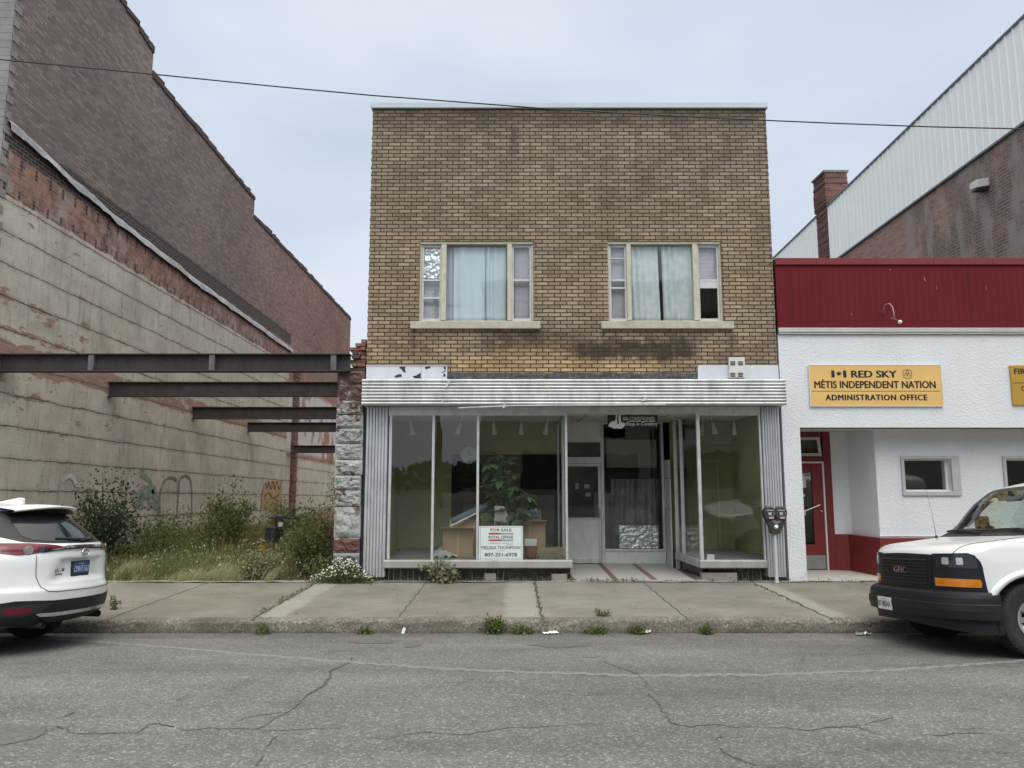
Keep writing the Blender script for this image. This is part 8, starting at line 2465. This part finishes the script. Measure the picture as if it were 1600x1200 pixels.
m.add([q for r_ in rows_ for q in r_], [(i * k + j, (i + 1) * k + j, (i + 1) * k + j + 1, i * k + j + 1) for i in range(n - 1) for j in range(k - 1)])
bu = m.build('bumper', M_BUMPER, van, world=False, fix=True)
s = bu.modifiers.new('thickness', 'SOLIDIFY'); s.thickness = 0.01
# plate
yc_ = -0.22; xx_ = VA.end(yc_, 0.62).x + 0.142
m = MB(); m.box(xx_ - 0.01, xx_ + 0.004, yc_ - 0.152, yc_ + 0.152, 0.415, 0.565); pl = m.build('licence_plate', M_PLATEWHITE, van, world=False, bevel=0.003)
m = MB(); f_ = lambda u, v: Vector((xx_ + 0.0055, yc_ + u, 0.415 + v))
add_text(m, 'BT·885AA', f_, -0.135, 0.135, 0.036, 0.106, 0.005, out=(1, 0, 0)); add_text(m, 'ONTARIO', f_, -0.05, 0.05, 0.122, 0.138, 0.0, out=(1, 0, 0))
m.build('lettering', M_INK, pl, world=False)
# bonnet shut line, wipers, aerial, cowl
def vline(pts, w=0.007):
    m = MB(); q = []
    for a, b in zip(pts[:-1], pts[1:]):
        for s_ in range(10): q.append((a[0] + (b[0] - a[0]) * s_ / 10, a[1] + (b[1] - a[1]) * s_ / 10))
    q.append(pts[-1])
    m.tube([VA.cap(*a) + Vector((0, 0, 0.002)) for a in q], w * 0.5, 5); m.build('shut_line', M_BLACKPLASTIC, van, world=False)
for sg in (-1, 1): vline([(sg * 0.52, 1.118), (sg * 0.545, 1.16), (sg * 0.58, 1.235), (sg * 0.62, 1.32)])
vp(mir([(0.0, 1.318), (0.66, 1.322), (0.70, 1.345), (0.68, 1.375), (0.0, 1.365)]), 'cowl', M_BLACKPLASTIC, 0.006, 0.05)
m = MB()
for t0_, t1_ in ((-0.52, 0.02), (0.02, 0.56)):
    P_ = [VA.cap(t0_ + (t1_ - t0_) * i / 8, 1.382 + 0.012 * math.sin(i * 0.4)) + Vector((0.03, 0, 0.012)) for i in range(9)]
    m.tube(P_, 0.011, 6)
    a_, b_ = VA.cap(t1_, 1.345) + Vector((0.03, 0, 0.015)), VA.cap((t0_ + t1_) / 2, 1.382) + Vector((0.035, 0, 0.02))
    m.tube([a_, a_.lerp(b_, 0.5) + Vector((0.0, 0, 0.02)), b_], 0.013, 6)
m.build('wiper', M_BLACKPLASTIC, van, world=False)
m = MB(); p = VA.end(-0.66, 1.305); m.tube([p + Vector((0, 0, -0.03)), p + Vector((0.02, 0, 0.35)), p + Vector((0.06, 0, 0.70))], [0.0035, 0.002, 0.0012], 6); m.lathe([(0.016, 0), (0.012, 0.035), (0.0, 0.04)], p, 'Z', 12); m.build('aerial', M_BLACKPLASTIC, van, world=False)
# cab interior
m = MB(); m.box(-1.75, -1.30, -0.80, 0.80, 1.0, 1.32); m.build('dashboard', simple('grey_dashboard', (0.10, 0.10, 0.105), 0.7, 0, 0.1, 6), van, world=False, bevel=0.05)
m = MB(); P_ = [(-1.82 + 0.08 * math.sin(a), 0.42 + 0.19 * math.cos(a), 1.36 + 0.17 * math.sin(a)) for a in np.linspace(0, 2 * math.pi, 25)]; m.tube(P_, 0.016, 8); m.build('steering_wheel', M_BLACKPLASTIC, van, world=False)
for yy in (-0.42, 0.42):
    m = MB(); m.box(-2.75, -2.15, yy - 0.25, yy + 0.25, 0.75, 0.98); m.box(-2.80, -2.62, yy - 0.24, yy + 0.24, 0.98, 1.58); m.box(-2.78, -2.66, yy - 0.13, yy + 0.13, 1.62, 1.80); m.build('seat', simple('grey_seat', (0.13, 0.13, 0.135), 0.9, 0, 0.1, 9), van, world=False, bevel=0.06)
m = MB(); m.box(-2.95, -2.92, -0.85, 0.85, 0.6, 1.98); m.build('bulkhead', simple('pale_bulkhead', (0.48, 0.50, 0.50), 0.7, 0, 0.06, 3), van, world=False)
m = MB(); c = VA.end(0.0, 1.80); m.box(c.x - 0.10, c.x - 0.065, -0.13, 0.13, 1.76, 1.84); m.box(c.x - 0.07, c.x - 0.03, -0.02, 0.02, 1.83, 1.90); m.build('rear_view_mirror', M_BLACKPLASTIC, van, world=False, bevel=0.012)
m = MB()
for sg in (-1, 1): m.box(-1.78, -1.76, sg * 0.10, sg * 0.62, 1.80, 1.95)
build_each(m, 'sun_visor', simple('pale_visor', (0.50, 0.48, 0.44), 0.9, 0, 0.05, 5), van, world=False)
# shut line of the front door
m = MB()
for sg in (-1, 1): m.tube([VA.side(-1.36, z_, sg) + Vector((0, sg * 0.001, 0)) for z_ in np.linspace(0.55, 1.42, 12)], 0.004, 5)
build_each(m, 'door_line', M_BLACKPLASTIC, van, world=False)
